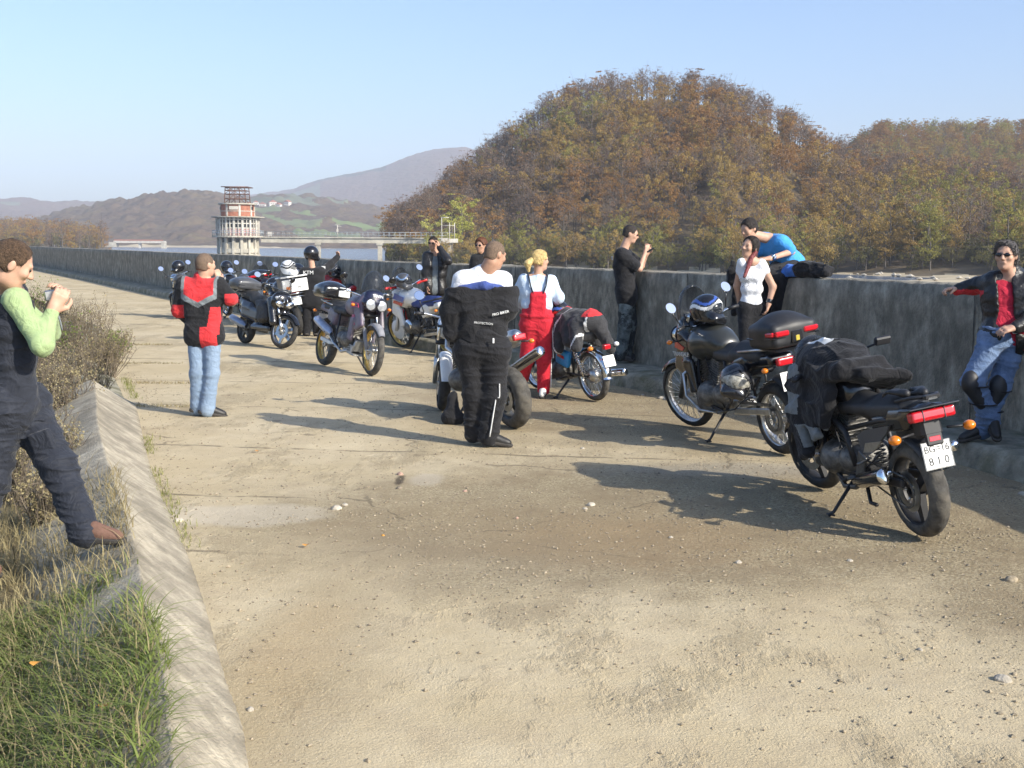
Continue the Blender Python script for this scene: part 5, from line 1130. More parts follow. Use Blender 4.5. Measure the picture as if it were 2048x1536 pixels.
# ---------------------------------------------------------------- scooter
def scooter():
    r = base_bike('scooter', (-4.79, 20.55), (-3.93, 19.62), 'black maxi scooter with a black top case and bright headlights facing the camera', 'motorcycles parked on the road', 7, wb=1.28); h = .64; tr = steerM((.40, 0, .85), math.radians(26), math.radians(18))
    wheel(r, -h, .275, .12, 'cast', K_DALU, None, 0, 1); wheel(r, h, .29, .10, 'cast', K_ALU, tr, 1, -1, nsp=6)
    fork(r, h, .29, (.44, 0, .75), tr, K_ALU, K_CHR, .075); fin(arcshell(h, .29, .33, 25, 165, .13, taper=.3), 'front_fender', K_BLACK, r, tr)
    sdf('body', [B((.40, 0, .62), (.07, .20, .26), rot('Y', -22), .06), E_((.46, 0, .82), (.13, .19, .16)), B((.05, 0, .32), (.32, .16, .05), None, .04), B((-.35, 0, .56), (.34, .15, .15), rot('Y', 8), .09), B((-.55, 0, .72), (.24, .12, .08), rot('Y', 10), .05), B((.12, 0, .50), (.14, .09, .18), None, .06)], .018, K_BLACK, r, k=.07)
    sdf('seat', [C((-.10, 0, .78), (-.36, 0, .79), .10, .11), C((-.42, 0, .85), (-.72, 0, .87), .10, .09)], .018, K_SEAT, r, k=.05)
    sdf('leg_cover', [B((.14, 0, .58), (.16, .22, .17), rot('Y', -15), .08), B((.02, 0, .74), (.14, .2, .06), None, .05)], .018, K_SEAT, r, k=.06, disp=folds(.012, 12), dmax=.02)
    for s in (-1, 1):
        sdf('headlight', [E_((.575, s*.10, .75), (.035, .085, .055), rot('X', s*25))], .01, K_REFL, r, k=.01)
        b = MB(); b.tube([(.56, s*.03, .90), (.58, s*.13, .89), (.57, s*.17, .82)], .006, 6); b.tube([(.57, s*.02, .88), (.6, s*.03, .80), (.6, s*.08, .76)], .006, 6); b.build('chrome_trim', K_CHR, r)
        blinker(r, (.52, s*.14, .86), (.54, s*.15, .86), None, K_CLEAR, .03)
    sdf('windscreen', [E_((.46, 0, 1.02), (.12, .17, .22)), E_((.455, 0, 1.015), (.108, .157, .208), op='s'), PL((.43, 0, 1), (-1, 0, 0)), PL((.5, 0, .93), (0, 0, -1))], .012, K_SMOKE, r, k=.001)
    bars(r, (.34, 0, 1.0), .33, .04, .08, tr)
    for s in (-1, 1): mirror(r, (.30, s*.24, 1.04), (.32, s*.31, 1.2), tr, .055)
    topcase(r, (-.82, 0, 1.04), (.20, .24, .145), K_GREY, False, .016); b = MB(); b.tube([(-.6, .1, .88), (-.9, .1, .92), (-.9, -.1, .92), (-.6, -.1, .88)], .014, 6); b.build('luggage_rack', K_PLAST, r)
    muffler(r, (-.42, -.17, .33), (-.82, -.20, .44), .068, mat('blue_grey_muffler', (.28, .32, .40), .3, metal=.7)); b = MB(); b.box((-.45, .16, .30), (.24, .05, .06), rot('Y', 5), bev=.02); b.build('engine', K_ENG, r)
    sdf('tail_light', [B((-.84, 0, .74), (.03, .11, .035), None, .015)], .01, K_RED, r, k=.01); stand(r, .0, .26, lean=7); return r
scoot = scooter()
# ---------------------------------------------------------------- the crowd of bikes further back
def far_bike(A, Bp, label, paint=K_BLACK, tail=K_BLACK, screen=True, case=None, half=True, rim=K_DALU, headers=True, plate_=True, mirrors=True, lean=8, bigt=False, seat=K_SEAT, name='motorcycle'):
    r = base_bike(name, A, Bp, label, 'motorcycles parked on the road', lean); h = .74; tr = steerM((.42, 0, .9), math.radians(26), math.radians(10))
    wheel(r, -h, .305, .14, 'cast', rim, None, 0, 1); wheel(r, h, .30, .11, 'cast', rim, tr, 0, 2); fork(r, h, .30, (.42, 0, .9), tr)
    fin(arcshell(h, .30, .33, 30, 160, .13, n=10), 'front_fender', paint, r, tr); engine(r, .06, .42, 'twin', None, .025)
    b = MB()
    for s in (-1, 1): b.tube([(.38, s*.05, .88), (.15, s*.15, .72), (-.2, s*.13, .38), (-.72, s*.11, .31)], .018, 6); b.tube([(-.1, s*.12, .65), (-.85, s*.11, .84)], .014, 6)
    b.build('frame', K_DALU, r)
    sdf('fuel_tank', [E_((.14, 0, .92), (.27, .17, .14))], .024, paint, r, k=.05); sdf('seat', [C((-.08, 0, .82), (-.4, 0, .82), .09, .10), C((-.45, 0, .86), (-.8, 0, .90), .09, .07)], .024, seat, r, k=.05)
    sdf('tail_cowl', [C((-.4, 0, .76), (-.92, 0, .86), .10, .075)], .024, tail, r, k=.03)
    if half: sdf('fairing', [E_((.55, 0, .92), (.19, .22, .2)), B((.40, 0, .66), (.14, .2, .2), rot('Y', -12), .08)], .024, paint, r, k=.06); b = MB(); b.box((.735, 0, .92), (.012, .12, .05), rot('Y', -15), bev=.01); b.build('headlight', K_REFL, r)
    else:
        b = MB(); b.lathe([(.03, -.12), (.09, -.05), (.10, 0), (.08, .02), (.001, .03)], (.56, 0, .95), 'x', 20); fin(b, 'headlight', K_CHR, r, tr)
    if screen: sdf('windscreen', [E_((.50, 0, 1.12), (.14, .18, .26)), E_((.495, 0, 1.11), (.122, .162, .244), op='s'), PL((.47, 0, 1.2), (-1, 0, 0)), PL((.5, 0, 1.05), (0, 0, -1))], .016, K_SMOKE, r, k=.001)
    sdf('tail_light', [B((-.99, 0, .87), (.03, .1, .035), None, .012)], .015, K_RED, r, k=.01)
    if plate_: plate(r, (-1.02, 0, .70), (-1, 0, .2))
    for s in (-1, 1): blinker(r, (-.9, s*.1, .8), (-.92, s*.2, .8)); muffler(r, (-.38, s*.17, .36), (-.85, s*.19, .46), .055, K_ALU)
    bars(r, (.40, 0, 1.0), .36, .05, .1, tr)
    if mirrors:
        for s in (-1, 1): mirror(r, (.36, s*.26, 1.05), (.38, s*.36, 1.22), tr, .065)
    stand(r, -.1, .3, lean=lean)
    if case == 'big':
        topcase(r, (-.86, 0, 1.06), (.2, .25, .15), K_BLACK, True, .018)
    return r
def place(px, py, d, wb=1.48):   # rear contact at pixel, heading vector d
    A = gp(px, py)[:2]; return A, A+nrm(d)*wb
tour = far_bike(*place(597, 672, (-.42, .9)), 'touring motorcycle with white-topped case and chrome rails beside the rider in black', K_BLACK, K_GREY, False, None, True)
b = MB(); b.box((-.86, .0, 1.16), (.22, .27, .015), rot('Y', 3), bev=.01); b.box((-1.08, 0, 1.0), (.012, .25, .12), bev=.008); b.build('white_case_panel', K_WHT, tour); b = MB(); b.box((-.86, 0, 1.02), (.2, .25, .13), bev=.02); b.build('top_case', K_BLACK, tour)
b = MB(); b.box((-1.096, .14, .96), (.003, .04, .03)); b.build('yellow_sticker', K_ORG, tour)
lettering('1 W 1', .07, (-1.096, -.08, .96), (0, -1, 0), (0, 0, 1), K_INK, tour, 'case_lettering', .001)
b = MB()
for z in (.78, .84): b.tube([(-1.03, -.22, z), (-1.03, .22, z)], .014, 6)
b.build('chrome_rail', K_CHR, tour)
far1 = far_bike(*place(492, 640, (-.5, .86)), 'black motorcycle with white zigzag tank graphics behind the man in the red jacket', K_BLACK, K_BLACK, False, None, False, K_CHR)
b = MB()
for i in range(9):
    for s in (-1, 1): b.box((-.02+.04*i, s*.17*math.sqrt(max(.05, 1-((i*.04-.16)/.27)**2)), .93), (.007, .006, .09), rot('Y', 25 if i % 2 else -20))
b.build('white_zigzag', K_WHT, far1)
far2 = far_bike(*place(398, 640, (-.55, .83)), 'chrome and dark motorcycle half hidden at the far left end of the row', K_GREY, K_BLACK, False, None, False, K_CHR)
far3 = far_bike(*place(530, 648, (-.4, .9)), 'dark motorcycle with a square red-edged top case seen above the scooter', K_GREY, K_BLACK, False, 'big', True)
far4 = far_bike(*place(556, 655, (-.35, .93)), 'black motorcycle with a red tail cowl and tall dark screen behind the scooter', K_BLACK, K_REDP, True, None, True)
far5 = far_bike(*place(712, 658, (-.5, .86)), 'red sports motorcycle behind the dusty purple one, near the wall', K_REDP, K_REDP, True, None, True)
far6 = far_bike(*place(818, 668, (-.45, .89)), 'black motorcycle with yellow-green trim near the wall', K_BLACK, K_GREY, True, None, True)
b = MB()
for s in (-1, 1): b.box((.45, s*.215, 1.0), (.12, .008, .03), rot('Y', -15)); b.box((-.6, s*.11, .86), (.15, .008, .02))
b.build('yellow_green_trim', K_FLUO, far6)
# ================================================================== PEOPLE
SKIN = mat('skin', (.50, .30, .21), .55, var=.08, scale=25, spec=.4)
SKIN2 = mat('tanned_skin', (.42, .24, .16), .55, var=.08, scale=25, spec=.4)
def cloth(name, c, var=.14, bump=.25, scale=14, rough=.85, col2=None, thr=None, **k): return mat(name, c, rough, var=var, scale=scale, bump=bump, bscale=130, col2=col2, thr=thr, sheen=.1, spec=.25, **k)
F_BLACK = cloth('black_textile', (.016, .016, .018)); F_VEST = cloth('dark_navy_fleece', (.022, .025, .034)); F_GREEN = cloth('pale_green_cotton', (.30, .39, .19), .05)
F_NAVY = cloth('navy_cargo_cotton', (.020, .023, .032), rough=.7); F_RED = cloth('red_softshell', (.55, .035, .04), .08); F_GREY = cloth('grey_textile', (.17, .19, .20))
F_JEAN = cloth('washed_denim', (.19, .26, .36), .12, col2=(.27, .34, .43), thr=.56, scale=3); F_JEAN2 = cloth('blue_denim', (.12, .18, .30), .2, col2=(.22, .29, .42), thr=.58, scale=7)
F_WHITE = cloth('white_cotton', (.72, .73, .76), .04); F_LBLUE = cloth('pale_blue_shirt', (.50, .60, .72), .05); F_OVR = cloth('red_overall_fabric', (.50, .02, .035), .1)
F_BLUE = cloth('bright_blue_cotton', (.06, .30, .68), .06); F_CAMO = mat('grey_camouflage', (.10, .12, .12), .85, var=.5, scale=9, col2=(.025, .03, .032), thr=.5, c2soft=.02, bump=.2)
F_LEATH = mat('black_leather', (.018, .017, .017), .38, var=.2, scale=10, bump=.35, bscale=40); F_CRIM = cloth('crimson_tshirt', (.42, .02, .045), .08)
F_SHOE = mat('black_shoe_leather', (.02, .019, .018), .5, var=.2); F_BRSHOE = mat('brown_suede', (.15, .08, .055), .8, var=.15, bump=.3); F_SOLE = mat('rubber_sole', (.05, .045, .04), .8)
H_BROWN = mat('short_brown_hair', (.09, .055, .032), .7, var=.4, scale=60, bump=.8, bscale=220); H_BUZZ = mat('cropped_hair', (.14, .095, .065), .8, var=.25, scale=90, bump=.4, bscale=260)
H_DARK = mat('dark_hair', (.025, .018, .014), .55, var=.4, scale=50, bump=.6, bscale=200); H_BLOND = mat('blonde_hair', (.58, .42, .17), .55, var=.25, scale=40, bump=.6, bscale=160, stretch=(1, 1, .4))
H_GREY = mat('greying_hair', (.10, .09, .085), .6, var=.6, scale=70, bump=.9, bscale=160); H_RED = mat('reddish_braid', (.16, .03, .03), .55, var=.3, scale=50, bump=.6); EYE = mat('dark_eye', (.02, .015, .012), .2)
STRIP = mat('reflective_piping', (.62, .62, .60), .5)
def lerp(a, b, t): return a+(b-a)*t
def head_prims(c, f, u, vox, s=1.):
    f = nrm(f); u = nrm(np.array(u)-f*np.dot(u, f)); l = np.cross(u, f); R = np.stack([l, f, u], 1)
    g = lambda a, b, d: c+s*(l*a+f*b+u*d)
    P = [E_(g(0, -.012, .022), np.array((.077, .098, .095))*s, R), E_(g(0, .022, -.028), np.array((.062, .072, .085))*s, R, k=.02), E_(g(0, .042, -.082), np.array((.045, .043, .036))*s, R, k=.025), S(g(0, .075, -.092), .018*s, k=.02),
         C(g(0, .090, .022), g(0, .112, -.018), .009*s, .014*s, k=.012), S(g(.012, .100, -.022), .009*s, k=.008), S(g(-.012, .100, -.022), .009*s, k=.008), C(g(-.038, .078, .032), g(.038, .078, .032), .012*s, k=.015),
         S(g(.045, .066, -.015), .022*s, k=.02), S(g(-.045, .066, -.015), .022*s, k=.02), C(g(-.016, .092, -.052), g(.016, .092, -.052), .009*s, k=.01)]
    if vox < .009: P += [C(g(-.02, .1035, -.0505), g(.02, .1035, -.0505), .003, op='s', k=.003), S(g(.031, .098, .012), .013, op='s', k=.012), S(g(-.031, .098, .012), .013, op='s', k=.012)]
    for q in (-1, 1): P += [E_(g(q*.079, -.012, -.004), np.array((.010, .019, .033))*s, R, k=.008)]
    return P, R, g
def hand_prims(w, d, n, curl=.7, side=1, vox=.01, s=1., point=False, spread=0.):
    """w wrist, d hand direction, n palm normal; side: +1 thumb towards cross(d,n)"""
    d = nrm(d); n = nrm(np.array(n)-d*np.dot(n, d)); t = np.cross(d, n)*side; mn = vox*.62; P = []
    P.append(C(w, w+d*.03, max(.026, mn), max(.026, mn), k=.02)); L = [.072, .080, .076, .062]; offs = [.030, .010, -.010, -.029]
    for i in range(4):
        b0 = w+d*.025*s+t*offs[i]*.6; b1 = w+d*.088*s+t*offs[i]; r = max(.0135, mn); P.append(C(b0, b1, r, r, k=.016))
        cu = curl*(.9+.12*i); a = b1; an = cu*.5+(.0 if not (point and i == 0) else -cu*.5); seg = [L[i]*.45, L[i]*.32, L[i]*.27]; rr = [.0098, .0088, .0078]
        for q in range(3):
            e = a+s*seg[q]*(d*math.cos(an)+n*math.sin(an)+t*spread*(1.5-i)*.2); r = max(rr[q], mn*.9); P.append(C(a, e, r, r*.94, k=.004)); a = e; an += cu*(.9 if not (point and i == 0) else .1)
    b = w+d*.022+t*.026; e1 = b+s*.042*nrm(d*.6+t*.75+n*.25); e2 = e1+s*.032*nrm(d*.85+t*.25+n*.45*(.4+curl)); e3 = e2+s*.024*nrm(d*.8-t*.15+n*.6*(.3+curl)); r = max(.0125, mn)
    P += [C(b, e1, max(.016, mn), r, k=.014), C(e1, e2, r, max(.0105, mn), k=.006), C(e2, e3, max(.0105, mn), max(.009, mn), k=.006)]
    return P
class Person:
    def __init__(s, label, Y, J, f, u=(0, 0, 1), skin=SKIN, vox=None, g=None, hs=1.):
        s.J = {k: at(v[0], v[1], Y+(v[2] if len(v) > 2 else 0)) for k, v in J.items()}; j = s.J; s.vox = vox or max(.0062, Y*.00105); s.skin = skin; s.f = nrm(f); s.u = np.array(u, float); s.hs = hs
        low = min(j['anL'][2], j['anR'][2])-.07; m_ = (j['anL']+j['anR'])/2; s.o = np.array([m_[0], m_[1], low]); s.root = empty('person', tuple(s.o), 0, label, 'person', g)
        s.lat = nrm(j['shL']-j['shR']); s.pel = (j['hpL']+j['hpR'])/2; s.shm = (j['shL']+j['shR'])/2; s.up = nrm(s.shm-s.pel); s.fw = np.cross(s.lat, s.up)
        s.shw = np.linalg.norm(j['shL']-j['shR'])
    def torso(s, r=0., hem=0., belly=0., w=1.):
        j = s.J; L = s.lat; d = s.shm-s.pel; q = lambda t, x, off=0: s.pel+d*t+L*x*w+s.fw*off
        P = [C(lerp(j['shL'], j['shR'], .12)-s.up*.03, lerp(j['shR'], j['shL'], .12)-s.up*.03, .062+r), C(q(.72, .085), q(.72, -.085), .105+r), C(q(.45, .07, .0), q(.45, -.07, .0), .098+r+belly*.3), C(q(.18, .06, belly*.5), q(.18, -.06, belly*.5), .10+r+belly*.5), C(lerp(j['hpL'], s.pel, .15), lerp(j['hpR'], s.pel, .15), .105+r)]
        if hem: P.append(C(q(-hem, .07), q(-hem, -.07), .10+r))
        return P
    def arm(s, sd, r0, r1, r2, upto=1., el=None):
        j = s.J; a, e, w_ = j['sh'+sd], j['el'+sd], j['wr'+sd]; P = [C(a, e if upto >= .5 else lerp(a, e, upto*2), r0, r1)]
        if upto > .5: P.append(C(e, lerp(e, w_, (upto-.5)*2), r1, r2))
        return P
    def leg(s, sd, r0, r1, r2, upto=1.):
        j = s.J; return [C(j['hp'+sd], j['kn'+sd], r0, r1), C(j['kn'+sd], lerp(j['kn'+sd], j['an'+sd], upto), r1, r2)]
    def mk(s, name, P, m, k=.03, fold=.0, ff=10, pick=None, vox=None, parent=None, st=(1, 1, 1)):
        return sdf(name, P, vox or s.vox, m, parent or s.root, k, folds(fold, ff, st) if fold else None, fold*1.6, pick, s.o)
    def body(s, hands, neckr=.056, bd=0.):
        j = s.J; P = s.torso(-.012+bd, w=1. if bd > -.02 else .62); hp, s.HR, s.g = head_prims(j['hd'], s.f, s.u, s.vox, s.hs)
        nb = s.shm+s.up*.02; P += [C(nb, j['hd']-nrm(s.u)*.07-s.f*.02, neckr+.008, neckr), C(lerp(j['shL'], nb, .2), nb, .045, .06), C(lerp(j['shR'], nb, .2), nb, .045, .06)]
        for sd in 'LR': P += s.arm(sd, .047, .040, .029)+s.leg(sd, .082, .054, .040)+[C(j['an'+sd], j['to'+sd], .036, .03)]
        for sd, h in hands.items(): P += hand_prims(j['wr'+sd], vox=s.vox, **h)
        P += hp; o = s.mk('body', P, s.skin, .025); 
        for q in (-1, 1):
            b = MB(); c = s.g(q*.031, .086, .013)-s.o; b.lathe([(.0005, -.009), (.009, 0), (.0005, .009)], c, 'z', 8); 
            if s.vox < .014: b.build('eye', EYE, s.root)
        return o
    def hair(s, m, grow=.009, front=.055, fl=.045, nape=-.06, side=True, fold=.004, extra=(), tilt=.27, strands=.022):
        g = s.g; R = s.HR; f, u = R[:, 1], R[:, 2]; k = s.hs
        P = [E_(g(0, -.014, .024), np.array((.077+grow, .098+grow, .095+grow))*k, R), E_(g(0, -.045, -.02), np.array((.066+grow, .06+grow, .07+grow))*k, R)]+list(extra)
        if side: P += [B(g(0, .075, -.075), np.array((.14, .085, .088))*k, R, .01, op='s', k=.004)]
        P += [PL(g(0, front, fl), f*.88-u*tilt), PL(g(0, 0, nape), -u-f*.3)]
        if side: P += [PL(g(0, .012, 0.0), f*.8-u*.7)] if False else []
        V, Fq = sdf_mesh(P, min(s.vox, .009), .01, folds(fold, 55), fold*1.6)
        if strands:
            N_ = np.zeros_like(V); n_ = np.cross(V[Fq[:, 1]]-V[Fq[:, 0]], V[Fq[:, 2]]-V[Fq[:, 0]])
            for q in range(4): np.add.at(N_, Fq[:, q], n_)
            N_ /= np.linalg.norm(N_, axis=1)[:, None]+1e-9; c = g(0, -.01, .01); out = ((V-c)*N_).sum(1)
            if out.mean() < 0: N_ = -N_; out = -out
            r_ = np.random.RandomState(len(V)); ok = np.where(out > .03)[0]; k_ = ok[r_.randint(0, len(ok), 1500)]; p0 = V[k_]; n0 = N_[k_]; away = p0-g(0, -.03, .11); t0 = away-n0*(away*n0).sum(1)[:, None]; t0 /= np.linalg.norm(t0, axis=1)[:, None]+1e-6
            L_ = strands*r_.uniform(.5, 1.3, len(k_)); d0 = t0+n0*.14+r_.normal(0, .13, t0.shape); d0 /= np.linalg.norm(d0, axis=1)[:, None]; sd_ = np.cross(d0, n0)*.0026
            p0 = p0-n0*.002; tip = p0+d0*L_[:, None]; mid = p0+(d0+n0*.15)*L_[:, None]*.55; b0 = len(V); V = np.concatenate([V, np.stack([p0-sd_, p0+sd_, mid+sd_*.8, tip, mid-sd_*.8], 1).reshape(-1, 3)])
            Fl = [tuple(f) for f in Fq]+[tuple(b0+i*5+np.array([0, 1, 2, 4])) for i in range(len(k_))]+[tuple(b0+i*5+np.array([4, 2, 3])) for i in range(len(k_))]
        else: Fl = Fq
        return link('hair', mesh_np('hair', V-s.o, Fl, True), m, s.root)
    def shades(s, m=None):
        g = s.g; P = []
        for q in (-1, 1): P += [E_(g(q*.033, .096, .012), (.027, .008, .019), s.HR, k=.003), C(g(q*.060, .085, .016), g(q*.080, -.01, .012), .004, k=.002)]
        P += [C(g(-.012, .104, .018), g(.012, .104, .018), .004, k=.002)]; return s.mk('sunglasses', P, m or K_BLACK, .003, vox=min(s.vox, .007))
    def shoe(s, sd, m=F_SHOE, r=.043, heel=.07, h=.0):
        j = s.J; a, t = j['an'+sd], j['to'+sd]; d = nrm(t-a); n = nrm(np.array([0, 0, 1.])-d*d[2]); base = t-n*.022; hl = a-d*heel*.6; hl = hl-n*np.dot(hl-base, n)+n*.015
        o = s.mk('shoe', [C(hl+n*.02, t, .042, .034), C(lerp(hl, t, .40)+n*.030, t-d*.03+n*.005, .046, .036), C(a-d*.01, lerp(hl, t, .2)+n*.02, r, .042)], m, .02, vox=min(s.vox, .009))
        s.mk('shoe_sole', [C(hl-n*.008, t-n*.008+d*.008, .050, .042), PL(hl+n*.004, n), PL(base-n*.016, -n)], F_SOLE, .004, vox=min(s.vox, .008), parent=s.root); return o
def held(name, c, h, R, m, label, cat, lens=None):
    o = empty(name, tuple(c), 0, label, cat); b = MB(); b.box((0, 0, 0), h, R, bev=min(h)*.5); b.build('body', m, o)
    if lens is not None: b = MB(); n_ = R@np.array(lens, float); b.tube([n_*min(h)*.9, n_*min(h)*1.5], [min(h)*1.0]*2, 14); b.build('lens', K_CHR, o)
    return o
# -------- man in the black vest and green sleeves, left foreground
p = Person('man in black vest and pale green sleeves, foot on the kerb, looking at his camera', 5.9, dict(hd=(24, 528, 0), shL=(22, 597, .30), shR=(32, 602, -.02), elL=(98, 665, .36), wrL=(104, 612, .16), elR=(84, 690, -.10), wrR=(104, 622, .0),
    hpL=(48, 812, .2), hpR=(4, 818, .0), knL=(118, 935, .0), anL=(172, 1068, -.18), knR=(-20, 960, -.05), anR=(-62, 1105, -.1), toL=(234, 1074, -.18), toR=(-10, 1140, -.1)), (.72, .50, -.50), (.35, .1, 1))
p.body({'R': dict(d=(.55, .15, 1), n=(-.5, .9, .1), curl=.9, side=-1), 'L': dict(d=(.45, -.1, 1), n=(-.3, -.9, .1), curl=.9, side=1)})
p.hair(H_BROWN, .008, .045, .05, -.055, fold=.002, strands=.015)
vj = p.J
p.mk('shirt', p.arm('R', .060, .052, .036, .96)+p.arm('L', .058, .050, .036, .96)+[C(p.shm, vj['shR'], .07, .066)], F_GREEN, .035, .005, 12, st=(1, 1, .5))
p.mk('vest', p.torso(.016, .02)+[C(p.shm+p.up*.045, p.shm+p.up*.07, .07, .062), S(vj['shR']-p.up*.02-p.lat*-.02, .065)], F_VEST, .05, .009, 9, st=(1, 1, 1.6))
b_ = p.mk('trousers', [C(vj['hpL'], vj['hpR'], .135)]+p.leg('L', .118, .088, .076, 1.0)+p.leg('R', .118, .09, .08, 1.0), F_NAVY, .05, .014, 9, st=(.6, .6, 2.2))
p.mk('cargo_pocket', [B(lerp(vj['hpL'], vj['knL'], .62)+np.array([.03, -.09, 0]), (.06, .022, .085), rot('Y', -20), .015)], F_NAVY, .01, .004, 20)
for sd in 'LR': p.shoe(sd, F_BRSHOE if sd == 'L' else F_BRSHOE, .055)
c = at(107, 590, 5.97); R_ = rot('Z', 25)@rot('Y', -8); held('compact_camera', c, (.045, .013, .028), R_, K_ALU, 'small silver compact camera held up by the man with green sleeves', 'camera', (0, 1, 0))
b = MB(); q0 = at(114, 622, 5.95); b.tube([at(112, 612, 5.95), q0, at(121, 645, 5.95), at(124, 660, 5.95)], .005, 6); tag(b.build('wrist_strap', F_GREY), 'grey wrist strap dangling from the compact camera', 'strap')
# -------- man in red and black jacket
p = Person('man in red and black jacket and washed jeans seen from behind, hand at his face', 11.9, dict(hd=(411, 530), shL=(366, 566, .02), shR=(440, 568, 0), elL=(357, 620, .05), wrL=(378, 645, .18), elR=(460, 597, -.02), wrR=(437, 562, .16),
    hpL=(392, 668, .02), hpR=(425, 668, 0), knL=(394, 748, .0), knR=(424, 748, -.02), anL=(396, 820, .05), anR=(414, 822, -.02), toL=(420, 826, .12), toR=(447, 828, .03)), (.62, .78, .0))
p.body({'R': dict(d=(-.15, .2, 1), n=(-.6, .7, 0), curl=.8, side=-1), 'L': dict(d=(.3, .8, -.3), n=(0, .3, -1), curl=.5, side=1)}); p.hair(H_BUZZ, .004, .06, .05, -.075, fold=.001, strands=.007)
pj = p.J; cz = p.shm[2]
def redpick(P):
    s_ = (P-p.shm)@p.lat; z = P[:, 2]-cz; fr = (P-p.shm)@p.fw; m_ = np.zeros(len(P), int)
    yoke = (z > -.19+.55*np.abs(s_)) & (np.abs(s_) < .155); m_[yoke] = 1
    band = (z > -.245+.5*np.abs(s_)) & ~yoke & (np.abs(s_) < .19); m_[band] = 2
    m_[(s_ < -.08-.18*(z+.5)) & (z < -.24) & (z > -.52) & (s_ > -.21)] = 1; m_[(z < -.44) & (s_ < -.02) & (s_ > -.19)] = 1
    m_[(s_ > .165) & (z < -.22) & (z > -.36)] = 1
    m_[(s_ < -.27) & (z < -.06) & (fr < .05)] = 1; m_[(s_ < -.2) & (z > -.10)] = 0; return m_
p.mk('jacket', p.torso(.028, .04, w=1.05)+p.arm('L', .072, .064, .045, .97)+p.arm('R', .072, .066, .045, .95)+[C(p.shm+p.up*.03, p.shm+p.up*.07, .075, .065)], [F_BLACK, F_RED, F_GREY], .05, .010, 9, pick=redpick, vox=.0085)
p.mk('jeans', [C(pj['hpL'], pj['hpR'], .108)]+p.leg('L', .095, .070, .078, .97)+p.leg('R', .095, .070, .078, .97), F_JEAN, .04, .007, 8, st=(.7, .7, 1.8))
for sd in 'LR': p.shoe(sd)
# -------- rider with helmet, arm raised
p = Person('rider in black with a black helmet on, one arm raised towards the lake', 22.4, dict(hd=(623, 509), shL=(608, 543, 0), shR=(642, 543, 0), elL=(607, 575, .1), wrL=(612, 603, .3), elR=(660, 530, .25), wrR=(675, 514, .4),
    hpL=(615, 600), hpR=(633, 600), knL=(614, 637), knR=(634, 637), anL=(613, 668), anR=(634, 668), toL=(612, 672, .15), toR=(640, 672, .15)), (.45, .85, 0))
p.body({'R': dict(d=(.1, .1, 1), n=(-.4, -.8, 0), curl=1.6, side=1), 'L': dict(d=(0, .6, -.6), n=(0, 0, -1), curl=.6)}); pj = p.J
p.mk('jacket', p.torso(.055, .10)+p.arm('L', .08, .072, .055)+p.arm('R', .08, .072, .055), F_BLACK, .05, .008, 9); p.mk('trousers', [C(pj['hpL'], pj['hpR'], .12)]+p.leg('L', .11, .085, .08, .97)+p.leg('R', .11, .085, .08, .97), F_BLACK, .04, .008)
o = lettering('KTM', .10, p.shm-p.fw*.178+p.lat*.05-p.up*.02-p.o, p.lat*-1, p.up, K_LWHT, p.root, 'jacket_lettering', .006)
b = MB(); b.box(lerp(pj['shR'], pj['elR'], .35)-p.o+np.array([0, -.08, 0]), (.035, .01, .06)); b.build('white_sleeve_patch', K_LWHT, p.root)
for sd in 'LR': p.shoe(sd)
def helmet(name, c, f, u, s, mats, label, cat='helmet', vis=K_SMOKE, pick=None, vox=.009, chin=True, group=None, visc=True):
    c = np.array(c, float); f = nrm(f); u = nrm(np.array(u, float)-f*np.dot(u, f)); l = np.cross(u, f); R = np.stack([l, f, u], 1); g = lambda a, b_, d: s*(l*a+f*b_+u*d); o = empty(name, tuple(c), 0, label, cat, group)
    P = [E_(g(0, -.01, .02), np.array((.128, .148, .130))*s, R), E_(g(0, .015, -.06), np.array((.108, .13, .085))*s, R, k=.03)]
    if chin: P += [C(g(-.06, .10, -.085), g(.06, .10, -.085), .042*s, k=.03)]
    P += [E_(g(0, .14, .005), np.array((.098, .07, .045))*s, R, op='s', k=.008), E_(g(0, -.01, -.09), np.array((.085, .10, .12))*s, R, op='s', k=.01), PL(g(0, 0, -.125), -u)]
    sdf('shell', P, vox*s, mats, o, .02, pick=(lambda Q: pick((Q)@R/s)) if pick else None)
    if visc: sdf('visor', [E_(g(0, -.005, .015), np.array((.125, .147, .120))*s, R), E_(g(0, -.005, .015), np.array((.114, .136, .109))*s, R, op='s', k=.001), B(g(0, .12, .008), np.array((.125, .09, .052))*s, R, .01, op='i'), PL(g(0, .05, 0), -f)], vox*.7*s, vis, o, .002)
    return o
h = helmet('helmet', p.J['hd']+np.array([0, 0, .01]), p.f, (0, 0, 1), 1.08, K_BLACK, 'black helmet worn by the rider with the raised arm')
# -------- man on the phone in a leather jacket by the wall
p = Person('man in black leather jacket and sunglasses by the wall, hand raised to his ear', 20.0, dict(hd=(866, 487), shL=(889, 512, .02), shR=(853, 512, 0), elL=(896, 522, -.28), wrL=(879, 495, -.16), elR=(850, 545, -.05), wrR=(855, 572, -.12),
    hpL=(880, 578, 0), hpR=(860, 578, 0), knL=(881, 626), knR=(860, 626), anL=(882, 668), anR=(860, 668), toL=(885, 674, -.15), toR=(856, 674, -.15)), (-.25, -.95, -.05), skin=SKIN2)
p.body({'L': dict(d=(-.25, .1, 1), n=(-.9, .2, 0), curl=.7, side=1), 'R': dict(d=(0, -.3, -1), n=(.9, 0, 0), curl=.6)}); p.hair(H_DARK, .006, .06, .05, -.07, fold=.002); p.shades(); pj = p.J
p.mk('shirt', p.torso(.008, .03), F_GREY, .04, .004); jk = [E_(q[1] if False else p.shm, (.01, .01, .01)) for q in ()]
